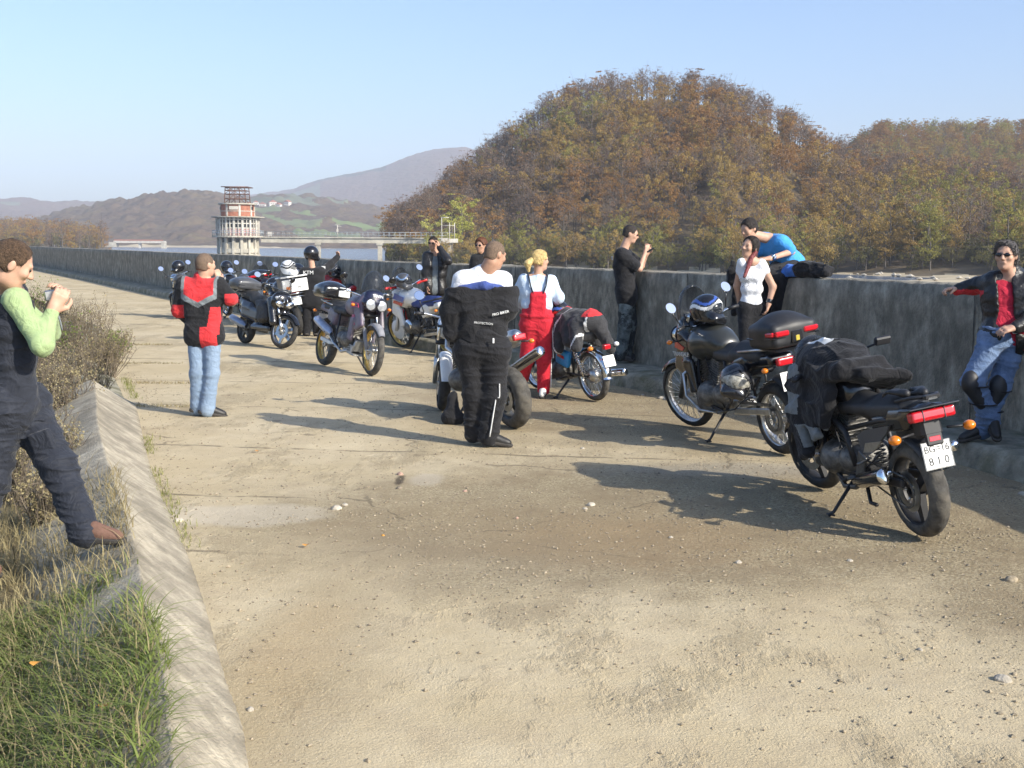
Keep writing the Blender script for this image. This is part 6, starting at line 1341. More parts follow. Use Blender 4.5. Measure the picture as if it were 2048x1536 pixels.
p.mk('jacket', p.torso(.036, .04)+p.arm('L', .075, .068, .05)+p.arm('R', .075, .068, .05)+[B(p.pel+(p.shm-p.pel)*.42+p.fw*.14, (.045, .08, .36), np.stack([p.lat, p.fw, p.up], 1), .02, op='s')], F_LEATH, .04, .008)
p.mk('trousers', [C(pj['hpL'], pj['hpR'], .115)]+p.leg('L', .10, .075, .07, .97)+p.leg('R', .10, .075, .07, .97), F_BLACK, .04, .006)
for sd in 'LR': p.shoe(sd)
# -------- woman mostly hidden
p = Person('brown-haired woman with dark glasses standing behind the man in black, mostly hidden', 18.3, dict(hd=(962, 491), shL=(982, 517, .04), shR=(950, 517, 0), elL=(988, 548), wrL=(984, 575, -.1), elR=(946, 548), wrR=(952, 575, -.1), hpL=(975, 582), hpR=(957, 582), knL=(976, 632), knR=(956, 632), anL=(977, 676), anR=(956, 676), toL=(980, 684, -.15), toR=(952, 684, -.15)), (-.45, -.85, -.1), skin=SKIN2)
p.body({'L': dict(d=(0, -.3, -1), n=(-.9, 0, 0), curl=.6), 'R': dict(d=(0, -.3, -1), n=(.9, 0, 0), curl=.6)}); p.hair(mat('auburn_hair', (.12, .045, .02), .6, var=.4, scale=50, bump=.5), .02, .06, .045, -.10); p.shades(); pj = p.J
p.mk('jacket', p.torso(.035, .05)+p.arm('L', .07, .062, .05)+p.arm('R', .07, .062, .05)+[C(p.shm, p.shm+p.up*.07, .08, .07)], F_BLACK, .04, .006); p.mk('trousers', [C(pj['hpL'], pj['hpR'], .11)]+p.leg('L', .10, .075, .07, .97)+p.leg('R', .10, .075, .07, .97), F_BLACK, .04, .006)
for sd in 'LR': p.shoe(sd)
# -------- heavy man in black riding gear, jacket pushed off his shoulders
p = Person('heavy-set man in black riding gear, jacket slipped off the shoulders of his white shirt', 10.2, dict(hd=(990, 510), shL=(925, 560, .0), shR=(1006, 562, .05), elL=(902, 622, .0), wrL=(935, 650, .26), elR=(1013, 618, .0), wrR=(978, 640, .26),
    hpL=(940, 700, .02), hpR=(990, 700, 0), knL=(948, 790, .03), knR=(990, 792, -.02), anL=(948, 872, .08), anR=(976, 878, -.04), toL=(985, 880, .2), toR=(1016, 886, -.04)), (.72, .62, -.30), (.2, .15, 1), skin=SKIN2)
p.body({'L': dict(d=(.6, .6, 0), n=(0, 0, -1), curl=.5), 'R': dict(d=(-.3, .8, 0), n=(0, 0, -1), curl=.5)}, .068, .02); p.hair(H_BUZZ, .003, .058, .05, -.08, fold=.001, strands=.006); pj = p.J
p.mk('shirt', p.torso(.012, w=1.0)[:2]+[C(pj['shL'], p.shm+p.up*.05, .07, .085), C(pj['shR'], p.shm+p.up*.05, .07, .085)]+p.arm('L', .08, .07, .06, .4)+p.arm('R', .08, .07, .06, .4), F_WHITE, .05, .006, 10)
sl = lambda a, t: a-p.up*t
jt = [C(sl(pj['shL'], .10)+p.lat*.0, sl(pj['shR'], .10)-p.lat*.0, .128), C(sl(p.shm, .14)+p.fw*.06, sl(p.shm, .3)+p.fw*.06, .16), C(sl(p.shm, .24)+p.lat*.12, sl(p.shm, .24)-p.lat*.12, .135), C(sl(p.shm, .40)+p.lat*.08, sl(p.shm, .40)-p.lat*.08, .145), C(sl(p.shm, .52)+p.lat*.06, sl(p.shm, .52)-p.lat*.06, .135),
      C(sl(pj['shL'], .10)+p.lat*.05, pj['elL'], .08, .085), C(pj['elL'], pj['wrL'], .085, .065), C(sl(pj['shR'], .12)-p.lat*.03, pj['elR'], .08, .090), C(pj['elR'], pj['wrR'], .090, .07), C(pj['elL']+p.up*.05, pj['elL']-p.up*.20, .085, .07)]
p.mk('jacket', jt+[PL(sl(p.shm, .065), p.up+p.fw*.12)], F_BLACK, .06, .016, 7)
p.mk('jacket_collar', [C(sl(pj['shL'], .075)+p.lat*.02-p.fw*.07, sl(p.shm, .045)-p.fw*.12, .035), C(sl(p.shm, .045)-p.fw*.12, sl(pj['shR'], .075)-p.lat*.02-p.fw*.06, .035)], cloth('blue_jacket_lining', (.05, .08, .25)), .03, .008)
p.mk('trousers', [C(pj['hpL'], pj['hpR'], .150)]+p.leg('L', .125, .095, .09, .92)+p.leg('R', .125, .098, .09, .92)+[S(p.pel+p.up*.12, .165)], F_BLACK, .06, .014, 9, st=(.7, .7, 1.8))
for sd in 'LR': p.shoe(sd, F_SHOE, .062)
def onto(P0, P1, r, side, n=8):   # thin piping on the camera side of a limb
    P0, P1 = np.array(P0), np.array(P1); return [lerp(P0, P1, i/n)+np.array(side)*r for i in range(n+1)]
b = MB(); pts = onto(lerp(pj['hpR'], pj['knR'], .7), pj['knR'], .118, (.35, -.93, 0))+onto(pj['knR'], lerp(pj['knR'], pj['anR'], .9), .112, (.1, -.99, 0)); b.tube([q-p.o for q in pts], .006, 5); b.build('trouser_piping', STRIP, p.root)
e = pj['elR']; lettering('PRO BIKER', .032, e+np.array([-.05, -.128, -.03])-p.o, (1, .25, .22), (-.1, 0, 1), K_LWHT, p.root, 'sleeve_lettering', .004); lettering('PROTECTION', .027, e+np.array([-.20, -.14, -.12])-p.o, (1, .05, -.08), (0, 0, 1), STRIP, p.root, 'cuff_lettering', .004)
b = MB(); b.box(p.pel-p.o+np.array([.10, -.20, .10]), (.008, .006, .022), bev=.003); b.build('zip_pull', K_LWHT, p.root)
b = MB(); b.box(pj['anR']-p.o+np.array([-.01, -.07, .02]), (.02, .006, .007), bev=.003); b.build('boot_tag', K_FLUO, p.root)
# -------- blonde woman in red overalls
p = Person('blonde woman with ponytail in red overalls and pale blue shirt, seen from behind', 13.5, dict(hd=(1080, 521), shL=(1046, 558, .0), shR=(1104, 560, .02), elL=(1032, 592, .05), wrL=(1048, 618, .25), elR=(1118, 596, .0), wrR=(1112, 608, .22),
    hpL=(1060, 648), hpR=(1086, 648), knL=(1056, 712, .04), knR=(1088, 715, 0), anL=(1042, 765, .25), anR=(1087, 780, .03), toL=(1046, 768, .42), toR=(1084, 790, -.08)), (.80, .55, -.02))
p.body({'L': dict(d=(.5, .8, 0), n=(0, 0, -1), curl=.8), 'R': dict(d=(-.2, .6, -.3), n=(-.5, 0, -1), curl=.9)}, .05); g = p.g; pj = p.J
p.hair(H_BLOND, .014, .05, .05, -.06, extra=[S(g(0, -.115, -.005), .028, k=.02), C(g(0, -.13, -.01), g(0, -.155, -.055), .032, .040, k=.02), C(g(0, -.155, -.055), g(0, -.135, -.115), .038, .02, k=.02)] if False else ())
p.mk('ponytail', [S(g(0, -.112, .0), .026), C(g(0, -.125, 0), g(.01, -.165, -.04), .034, .042), C(g(.01, -.165, -.04), g(.01, -.150, -.12), .042, .018)], H_BLOND, .02, .005, 50, vox=.009)
p.mk('shirt', p.torso(.016)[:3]+p.arm('L', .060, .056, .045, .9)+p.arm('R', .060, .058, .045, .8)+[C(p.shm+p.up*.03, p.shm+p.up*.06, .07, .058)], F_LBLUE, .04, .010, 10, st=(1, 1, .6))
d_ = p.shm-p.pel
p.mk('overalls', [C(pj['hpL'], pj['hpR'], .125), C(p.pel+d_*.22+p.lat*.06, p.pel+d_*.22-p.lat*.06, .125), B(p.pel+d_*.44-p.fw*.10, (.095, .05, .15), np.stack([p.lat, p.fw, p.up], 1), .03), B(p.pel+d_*.5+p.fw*.10, (.12, .05, .17), np.stack([p.lat, p.fw, p.up], 1), .03)]+p.leg('L', .115, .088, .075, .96)+p.leg('R', .115, .088, .075, .97), F_OVR, .04, .010, 10, st=(.7, .7, 1.5))
p.mk('waistband', [C(p.pel+d_*.20+p.lat*.065, p.pel+d_*.20-p.lat*.065, .137), PL(p.pel+d_*.24, p.up), PL(p.pel+d_*.14, -p.up)], F_OVR, .01)
for s_ in (-1, 1):
    b = MB(); b.tube([q-p.o for q in (p.pel+d_*.68+p.lat*s_*.055-p.fw*.142, p.pel+d_*.86+p.lat*s_*.09-p.fw*.130, p.shm+p.lat*s_*.11-p.fw*.07+p.up*.045, p.shm+p.lat*s_*.11+p.up*.062, p.shm+p.lat*s_*.11+p.fw*.08)], .016, 8, flat=.5); b.build('strap', F_VEST, p.root)
b = MB(); b.tube([q-p.o for q in onto(pj['hpR'], pj['knR'], .117, (.93, -.35, 0))+onto(pj['knR'], lerp(pj['knR'], pj['anR'], .9), .092, (.93, -.35, 0))], .007, 5); b.build('trouser_piping', K_LWHT, p.root)
for sd in 'LR': p.shoe(sd, mat('white_trainer', (.62, .60, .55), .6))
# -------- man in black t-shirt and camouflage trousers
p = Person('man in black t-shirt and grey camouflage trousers on the ledge, holding a phone', 15.75, dict(hd=(1261, 468), shL=(1248, 506, .18), shR=(1243, 508, -.16), elL=(1283, 532, .22), wrL=(1293, 508, .12), elR=(1279, 538, -.16), wrR=(1290, 506, -.05),
    hpL=(1254, 585, .1), hpR=(1252, 585, -.08), knL=(1262, 645, .1), knR=(1250, 648, -.08), anL=(1252, 712, .1), anR=(1240, 714, -.08), toL=(1275, 716, .1), toR=(1262, 718, -.1)), (.93, -.05, -.28), (.2, 0, 1))
p.body({'R': dict(d=(.35, .05, 1), n=(-.3, .9, 0), curl=.8, side=-1), 'L': dict(d=(.35, .05, 1), n=(-.3, -.9, 0), curl=.8, side=1)}, bd=.012); p.hair(H_DARK, .004, .055, .052, -.075, fold=.001, strands=.010); p.shades(mat('reddish_sunglasses', (.06, .012, .012), .2)); pj = p.J
p.mk('tshirt', p.torso(.040, .16)+p.arm('L', .08, .078, .05, .38)+p.arm('R', .08, .080, .05, .38), F_BLACK, .05, .010, 9)
lettering('R', .07, p.shm-p.fw*.150-p.up*.05-p.o, -p.lat, p.up, K_LWHT, p.root, 'tshirt_lettering', .006)
p.mk('trousers', [C(pj['hpL'], pj['hpR'], .12)]+p.leg('L', .11, .09, .08, .96)+p.leg('R', .11, .09, .08, .96), F_CAMO, .04, .012, 9)
for sd in 'LR': p.shoe(sd)
held('mobile_phone', at(1301, 500, 15.7), (.012, .028, .055), rot('Y', 60), K_BLACK, 'small dark phone held by the man in the black t-shirt', 'phone')
# -------- young woman in a white top with a long braid
p = Person('young woman in white top and black trousers leaning on the wall, long reddish braid', 13.1, dict(hd=(1500, 494), shL=(1523, 527, -.02), shR=(1484, 526, -.02), elL=(1546, 574, -.02), wrL=(1538, 606, -.06), elR=(1474, 572, .12), wrR=(1480, 606, .2),
    hpL=(1514, 618, .05), hpR=(1492, 618, .03), knL=(1512, 690, -.05), knR=(1490, 690, -.08), anL=(1510, 762, -.12), anR=(1490, 764, -.18), toL=(1508, 772, -.28), toR=(1482, 774, -.33)), (-.76, -.60, .04), (.30, 0, 1))
p.body({'L': dict(d=(-.25, -.15, -1), n=(-.9, .2, 0), curl=.6), 'R': dict(d=(0, .3, -1), n=(.9, 0, 0), curl=.6)}, .046, -.022); g = p.g; pj = p.J
p.hair(H_DARK, .012, .045, .05, -.09, fold=.003, side=False, strands=.03, tilt=.15)
p.mk('braid', [C(g(.07, -.02, -.05), g(.07, .02, -.11), .03, .028)]+[S(lerp(g(.07, .02, -.11), at(1489, 553, 12.93), i/9), .030-.0013*i) for i in range(10)], H_RED, .012, .004, 40, vox=.010)
p.mk('top', p.torso(-.012, .16, w=.62)+p.arm('L', .058, .055, .05, .16)+p.arm('R', .058, .055, .05, .16), F_WHITE, .04, .006, 10)
b = MB()
for i in range(7): a = at(1478+i*3, 560+(i % 3)*7, 12.93)-p.o; b.tube([a, a+[.02, -.004, .02], a+[.045, 0, -.005]], .003, 4)
b.build('printed_scrawl', F_GREY, p.root)
p.mk('trousers', [C(pj['hpL'], pj['hpR'], .108)]+p.leg('L', .098, .068, .06, .97)+p.leg('R', .098, .068, .06, .97), F_BLACK, .04, .006); p.mk('watch_strap', [C(lerp(pj['elL'], pj['wrL'], .86), lerp(pj['elL'], pj['wrL'], .94), .036)], K_BLACK, .004, vox=.009)
for sd in 'LR': p.shoe(sd)
# -------- man in the bright blue shirt leaning over her
p = Person('man in bright blue shirt on the wall, leaning over the woman with the braid', 13.55, dict(hd=(1498, 458, -.10), shL=(1560, 483, -.12), shR=(1524, 478, .14), elL=(1583, 503, -.18), wrL=(1540, 517, -.36), elR=(1510, 508, .1), wrR=(1506, 524, -.1),
    hpL=(1588, 528, .05), hpR=(1566, 528, .22), knL=(1560, 560, -.32), knR=(1538, 552, -.22), anL=(1556, 640, -.22), anR=(1535, 634, -.12), toL=(1540, 652, -.36), toR=(1522, 646, -.26)), (-.78, -.5, -.38), (-.15, -.1, 1))
p.body({'L': dict(d=(-1, -.15, -.05), n=(0, .3, -1), curl=.4, side=-1), 'R': dict(d=(-.6, -.5, -.4), n=(0, 0, -1), curl=.4)}); p.hair(H_DARK, .010, .055, .055, -.06, fold=.003); pj = p.J
p.mk('tshirt', p.torso(.032, .02)+p.arm('L', .078, .075, .05, .40)+p.arm('R', .078, .075, .05, .40), F_BLUE, .05, .008, 8); p.mk('trousers', [C(pj['hpL'], pj['hpR'], .125)]+p.leg('L', .112, .085, .078, .97)+p.leg('R', .112, .085, .078, .97), F_BLACK, .04, .008)
p.mk('wristwatch', [C(lerp(pj['elL'], pj['wrL'], .84), lerp(pj['elL'], pj['wrL'], .92), .038), S(lerp(pj['elL'], pj['wrL'], .88)+np.array([0, -.03, .02]), .018)], K_CHR, .005, vox=.009)
for sd in 'LR': p.shoe(sd)
# -------- man in leather jacket, far right
p = Person('man with greying hair, sunglasses and open leather jacket leaning on the wall', 9.55, dict(hd=(2012, 512, -.02), shL=(2062, 563, -.02), shR=(1984, 562, .06), elL=(2078, 632, -.12), wrL=(2030, 655, -.30), elR=(1948, 574, .22), wrR=(1913, 579, .24),
    hpL=(2030, 672, .06), hpR=(1990, 672, .0), knL=(2000, 770, -.02), knR=(1945, 762, -.06), anL=(1962, 864, .0), anR=(1984, 846, -.06), toL=(1925, 876, -.06), toR=(1994, 872, -.20)), (-.60, -.80, -.02))
p.body({'L': dict(d=(-1, -.2, -.2), n=(.1, .5, -1), curl=.6, side=-1), 'R': dict(d=(-1, -.1, .0), n=(0, -.2, -1), curl=1.2, side=1)}, bd=.01); g = p.g; pj = p.J
p.hair(H_GREY, .016, .05, .05, -.075, fold=.008, strands=.030, extra=[S(g(-.03, .04, .095), .035, k=.03), S(g(.03, -.05, -.05), .055, k=.03)]); p.shades()
p.mk('tshirt', p.torso(.006, .05, belly=.04), F_CRIM, .05, .007, 9)
p.mk('jacket', p.torso(.034, .07)+p.arm('L', .076, .068, .052, .97)+p.arm('R', .074, .064, .050, .97)+[C(p.shm+p.up*.03-p.fw*.03, p.shm+p.up*.06-p.fw*.02, .09, .08), B(p.pel+(p.shm-p.pel)*.45+p.fw*.17-p.lat*.03, (.06, .12, .42), np.stack([p.lat, p.fw, p.up], 1)@rot('Y', -6), .02, op='s', k=.01)],
     [F_LEATH, F_RED], .05, .012, 8, pick=lambda P: (((np.linalg.norm(np.cross(P-pj['shR'], nrm(pj['wrR']-pj['shR'])), axis=1) < .12) & ((P-pj['shR'])@nrm(pj['wrR']-pj['shR']) > .06) & (P[:, 2] < (pj['shR'][2]*.5+pj['wrR'][2]*.5)-.035)) | (((P-p.pel)@p.up < .10) & ((P-p.pel)@p.lat > .14) & ((P-p.pel)@p.up > -.1))).astype(int))
lettering('A', .07, p.shm+p.fw*.142+p.lat*.12-p.up*.12-p.o, p.lat, p.up, K_LWHT, p.root, 'jacket_emblem', .006)
b = MB(); b.box(p.pel-p.o+p.fw*.175+p.lat*.05+p.up*.07, (.02, .006, .035), np.stack([p.lat, p.fw, p.up], 1), bev=.004); b.build('jacket_label', K_LWHT, p.root)
p.mk('jeans', [C(pj['hpL'], pj['hpR'], .128)]+p.leg('L', .112, .085, .080, .95)+p.leg('R', .112, .085, .080, .93), F_JEAN2, .04, .012, 10, st=(.7, .7, 1.6))
for sd in 'LR':
    k_, a_ = pj['kn'+sd], pj['an'+sd]; fd = np.array([-.55, -.8, 0.]); q = p.mk('knee_guard', [E_(k_+fd*.055, (.075, .06, .095)), C(k_+fd*.05-[0, 0, .04], lerp(k_, a_, .55)+fd*.04, .065, .05)], K_PLAST, .03)
    b = MB()
    for t in (.12, .55): c = lerp(k_, a_, t)-p.o; b.tube([c+.098*np.array([math.cos(a), math.sin(a), 0]) for a in np.linspace(0, 6.283, 17)], .018, 6, flat=.35)
    b.build('guard_strap', F_BLACK, q)
for sd in 'LR': p.shoe(sd, F_SHOE, .052)
# ================================================================== HELMETS, JACKETS AND BAGS ON THE BIKES
def gfx(q):  # helmet graphics by shell direction
    m_ = np.zeros(len(q), int); a = np.arctan2(q[:, 1], q[:, 0]); w_ = q[:, 2]+.35*np.abs(q[:, 0])+.02*np.sin(a*3); m_[(w_ > .045) & (w_ < .075)] = 1; m_[(w_ > .09) & (w_ < .112)] = 2; return m_
def bikept(root, q): bpy.context.view_layer.update(); return np.array((root.matrix_world @ Vector(q))[:])
c = bikept(trans, (.24, .0, 1.20)); helmet('helmet', c, (.75, -.65, .15), (.1, .1, 1), 1.1, [K_BLACK, K_WHT, K_BLUE], 'black helmet with blue and white graphics resting on the tank of the olive tourer', pick=gfx)
c = bikept(trans, (-.60, .30, .68)); helmet('helmet', c, (-.15, -1, .0), (.25, .2, 1), 1.1, [K_BLACK, K_GREY, K_GREY], 'black and grey open visor helmet hanging from the side of the olive tourer', pick=gfx, vis=mat('clear_scratched_visor', (.30, .29, .25), .25, var=.5, scale=30))
c = bikept(bluebk, (.02, .02, 1.0)); helmet('helmet', c, (-.8, .5, .1), (.2, -.4, 1), 1.05, [K_BLACK, K_REDP, K_BLUE], 'dark helmet with red and blue graphics on the tank of the blue moped', pick=gfx)
c = bikept(tour, (-.80, 0, 1.32)); helmet('helmet', c, (.8, -.4, .1), (0, 0, 1), 1.1, [K_WHT, K_BLACK, K_GREY], 'white and grey helmet resting on top of the white-topped case', pick=gfx)
c = bikept(tour, (-.45, -.25, 1.22)); helmet('helmet', c, (.9, .3, .1), (0, 0, 1), 1.05, [K_GREY, K_WHT, K_BLACK], 'grey helmet behind the raised arm rider, right of the white helmet', pick=gfx)
c = at(431, 518, 23.6); h = helmet('helmet', bikept(far1, (.15, 0, 1.22)), (.6, -.7, 0), (0, 0, 1), 1.08, K_BLACK, 'plain black helmet on the tank of the zigzag bike')
helmet('helmet', bikept(far2, (.2, 0, 1.22)), (-.6, -.7, 0), (0, 0, 1), 1.08, K_BLACK, 'plain black helmet on the half hidden bike at the far left')
helmet('helmet', bikept(far5, (.05, 0, 1.20)), (.6, -.7, 0), (0, 0, 1), 1.1, [K_BLACK, K_GREY, K_GREY], 'matt black helmet on the red sports motorcycle', pick=gfx)
helmet('helmet', bikept(far6, (.0, 0, 1.16)), (.6, -.7, 0), (0, 0, 1), 1.12, K_BLACK, 'black helmet with smooth shell on the yellow-trimmed bike')
helmet('helmet', bikept(wb_bike, (.20, 0.1, 1.20)), (.8, -.6, 0), (0, 0, 1), 1.0, [K_GREY, K_BLACK, K_CHR], 'shiny dark helmet on the handlebar of the white and blue bike', pick=gfx)
helmet('helmet', bikept(naked, (.10, -.05, 1.16)), (-.2, -1, 0), (0, 0, 1), 1.0, [K_WHT, K_BLACK, K_GREY], 'white helmet with black scrollwork on the silver naked bike', pick=gfx)
# jacket thrown over the nearest motorcycle
def bl(root, V): bpy.context.view_layer.update(); M = np.array(root.matrix_world); return V@M[:3, :3].T+M[:3, 3]
def drape(root, name, label, prims, mats, pick=None, vox=.011, fold=.018, ff=7, k=.05, group=None, cuts=()):
    V, Fq = sdf_mesh(prims, vox, k, folds(fold, ff, (1, 1, .7)), fold*1.6); mi = pick(V[Fq].mean(1)).astype(int) if pick else None; V = bl(root, V); c = V.mean(0); c[2] = V[:, 2].min(); o = empty(name, tuple(c), 0, label, 'jacket', group)
    link('cloth', mesh_np('cloth', V-c, Fq, True, mi), mats, o); return o
def jp(P):
    m_ = np.zeros(len(P), int); x, y, z = P.T
    m_[(y > .16) & (z > .69) & (z < .82) & (x > .30)] = 1; m_[(y > .16) & (z < .62) & (z > .46) & (x < .30+.5*(z-.55))] = 1; m_[(x > .36) & (z > .88) & (z < 1.02) & (y > -.1) & (np.abs(z-.96+.35*(x-.5)) < .05)] = 1; m_[(x > .20) & (z > 1.0) & (np.abs(y-.02) < .05)] = 2; return m_
drape(sport, 'riding_jacket', 'black and grey riding jacket thrown over the tank of the nearest motorcycle', [E_((.28, 0, 1.03), (.34, .21, .13), rot('Y', 4)), B((.02, .02, .99), (.24, .19, .06), rot('Y', 10), .04), B((-.17, -.10, .93), (.13, .17, .03), rot('Y', 18)@rot('X', 14), .02), B((.40, .20, .80), (.15, .045, .20), rot('X', 10)@rot('Y', 8), .035), B((.34, .255, .55), (.085, .05, .20), rot('Y', 14), .045), B((.12, .20, .80), (.17, .035, .15), rot('X', 14)@rot('Y', -14), .03), B((.16, .245, .62), (.07, .03, .11), rot('Y', 25), .03), B((.52, .06, .84), (.06, .13, .16), rot('Y', -10), .04), B((.25, -.2, .80), (.22, .03, .2), rot('X', -10), .03), C((.0, .0, 1.07), (.3, .05, 1.13), .05, .04), C((-.02, -.08, 1.05), (-.22, -.04, 1.0), .045, .03)], [F_BLACK, F_GREY, STRIP], jp, .010, .024, 6, k=.04)
# jacket over the moped seat with white piping
jk = drape(bluebk, 'riding_jacket', 'dark grey jacket with white piping and red shoulders spread over the moped seat', [C((-.15, 0, .93), (-.62, 0, .93), .14, .14), C((-.2, .12, .90), (-.25, .20, .62), .09, .06), C((-.55, .12, .9), (-.62, .2, .68), .10, .07), C((-.35, .1, .92), (-.45, .18, .72), .10, .08), C((-.70, -.05, .92), (-.80, -.15, .60), .10, .06), C((-.4, -.12, .9), (-.45, -.22, .66), .1, .08), C((-.05, .02, .90), (-.02, .10, .60), .07, .05)], [cloth('charcoal_textile', (.045, .045, .048)), F_RED, STRIP], lambda P: np.where((P[:, 0] > -.16) & (P[:, 2] > .93) | ((P[:, 0] < -.64) & (P[:, 2] > 1.0)), 1, np.where((np.abs(P[:, 0]+.30+.1*np.sin(P[:, 2]*6)) < .012) | (np.abs(P[:, 0]+.66+.06*np.sin(P[:, 2]*8)) < .012), 2, 0)), .012, .018, 7)
# gloves on the seat
for i, (x, y, a) in enumerate(((-.74, .035, .3), (-.80, -.05, -.2))):
    w0 = np.array([x-.02, y, .925]); d0 = np.array([math.cos(a), math.sin(a), .08]); V, Fq = sdf_mesh(hand_prims(w0, d0, (0, 0, -1), .35, 1 if i else -1, .009, 1.15), .006, .012); V = bl(sport, V); c = V.mean(0)
    me = mesh_np('glove', V-c, Fq); o = link('glove', me, K_PLAST); o.location = c; tag(o, ('left' if i == 0 else 'right')+' black leather glove lying on the rear seat of the nearest motorcycle', 'glove', 'pair of gloves on the seat')
# clothes on the wall top
c = at(1612, 548, 12.95); V, Fq = sdf_mesh([C((-.28, 0, .06), (.30, 0, .05), .07, .05), C((-.05, 0, .10), (.18, .03, .10), .09, .07), C((-.25, .02, .05), (-.35, -.06, -.03), .06, .05), C((.05, .08, .1), (.3, .05, .08), .05)], .012, .05, folds(.02, 11), .03)
o = empty('riding_jacket', (c[0], c[1]+.02, 1.465), -1.05, 'crumpled black and blue jacket lying on top of the wall beside the seated man', 'jacket'); link('cloth', mesh_np('cloth', V, Fq, True, ((V[Fq].mean(1)[:, 0] < -.12) & (V[Fq].mean(1)[:, 2] > .0)).astype(int)), [F_BLACK, cloth('blue_textile', (.05, .16, .50))], o)
# dark jacket hanging over the wall beside the woman, and a small pack
c = at(1466, 553, 13.45); V, Fq = sdf_mesh([B((0, 0, .0), (.07, .06, .10), None, .04), C((0, 0, .08), (0, .02, .16), .04, .03), C((0.03, -.03, -.05), (.02, -.04, -.42), .035, .04)], .012, .03, folds(.01, 12), .015)
o = empty('shoulder_bag', tuple(c), 0, 'small dark bag hanging on the wall left of the woman with the braid', 'bag'); link('bag_body', mesh_np('bag', V, Fq), F_BLACK, o)
# soft bag on the ground by the naked bike
c = gp(905, 848); V, Fq = sdf_mesh([C((0, 0, .07), (0, .05, .26), .085, .05), C((-.04, 0, .06), (.05, 0, .06), .075), C((0, .05, .26), (.01, .05, .31), .03, .02), PL((0, 0, .002), (0, 0, -1))], .011, .04, folds(.008, 14), .012)
o = empty('tank_bag', tuple(c), 0, 'soft black bag standing on the ground at the left boot of the man in black', 'bag'); link('bag_body', mesh_np('bag', V, Fq), F_BLACK, o)
# ================================================================== STONES, GRAVEL, WEEDS, GRASS
M_PEB = mat('pale_pebbles', (.29, .24, .165), .9, var=.35, scale=30); M_PEBD = mat('dark_grit', (.20, .165, .12), .9, var=.3, scale=30); M_ROCK = mat('limestone', (.42, .375, .30), .9, var=.2, scale=12, bump=.6, bscale=40)
M_ROCKP = mat('pinkish_stone', (.46, .30, .22), .9, var=.2, scale=12, bump=.5); M_LEAFO = mat('fallen_orange_leaf', (.60, .28, .05), .8, var=.2)
rg = np.random.RandomState(21)
OCT = np.array([(1, 0, 0), (-1, 0, 0), (0, 1, 0), (0, -1, 0), (0, 0, 1), (0, 0, -1)], float); OF = np.array([(0, 2, 4), (2, 1, 4), (1, 3, 4), (3, 0, 4), (2, 0, 5), (1, 2, 5), (3, 1, 5), (0, 3, 5)])
def onroad(n, y0, y1, bias=None):
    out = []
    while len(out) < n:
        y = rg.uniform(y0, y1, n*2); lo, hi = tx(y)+.02, wx(y)-LEDW-.06; x = rg.uniform(0, 1, n*2)*(hi-lo)+lo
        if bias is not None: k = rg.rand(n*2) < bias(x, y); x, y = x[k], y[k]
        out += list(zip(x, y))
    return np.array(out[:n])
def dens(x, y):
    d = .12+.9*np.exp(-(((x-1.0)/2.6)**2+((y-7.6)/1.9)**2))+.9*np.exp(-((x-(wx(y)-LEDW-.2))/.55)**2)+.5*np.exp(-((x-tx(y)-.12)/.16)**2)+.6*np.exp(-(((x-3.2)/1.6)**2+((y-6)/2.5)**2))+.4*np.exp(-(((x-1.5)/2.5)**2+((y-13)/3)**2))
    q = fnoise(np.stack([x, y, x*0], -1), 2.3); return np.clip(d*(.75+.7*q), 0, 1)
def pebbles(name, n, s0, s1, y0, y1, m, label):
    P = onroad(n, y0, y1, dens); s = s0*(s1/s0)**(rg.rand(n)**2.2)
    V = OCT[None]*(s[:, None, None]*rg.uniform(.6, 1.3, (n, 6, 1)))*np.array([1, 1, .6]); a = rg.uniform(0, 6.28, n); ca, sa = np.cos(a), np.sin(a)
    x = V[..., 0]*ca[:, None]-V[..., 1]*sa[:, None]; y = V[..., 0]*sa[:, None]+V[..., 1]*ca[:, None]
    z = roadz(P[:, 0], P[:, 1]); V = np.stack([x+P[:, 0, None], y+P[:, 1, None], V[..., 2]+z[:, None]+s[:, None]*.25], -1).reshape(-1, 3)
    Fq = (OF[None]+np.arange(n)[:, None, None]*6).reshape(-1, 3); tag(link(name, mesh_np(name, V, Fq, False), m), label, name, kind='stuff')
pebbles('gravel', 20000, .0022, .0145, 3.6, 16, M_PEB, 'pale loose gravel scattered over the road'); pebbles('grit', 10000, .0022, .009, 3.6, 14, M_PEBD, 'dark grit and crumbs scattered over the road')
def stone(px, py, s, m, label, sq=.6, z=0.):
    s *= .66; c = gp(px, py, z) if z else gp(px, py); r = np.random.RandomState(int(px+py)); pr = [E_((0, 0, s*sq*.35), (s, s*.7, s*sq))]+[E_(r.uniform(-.5, .5, 3)*s*[1, .8, .3]+[0, 0, s*sq*.3], r.uniform(.35, .6, 3)*s*[1, 1, sq]) for _ in range(4)]
    V, Fq = sdf_mesh(pr, s/6, s*.12, lambda P: s*.10*fnoise(P, 2.2/s), s*.2); o = link('stone', mesh_np('stone', V, Fq, False), m); o.location = (c[0], c[1], (z or roadheight(c[0], c[1]))-s*.08); o.rotation_euler[2] = r.uniform(0, 6); tag(o, label, 'stone', 'loose stones on the road')
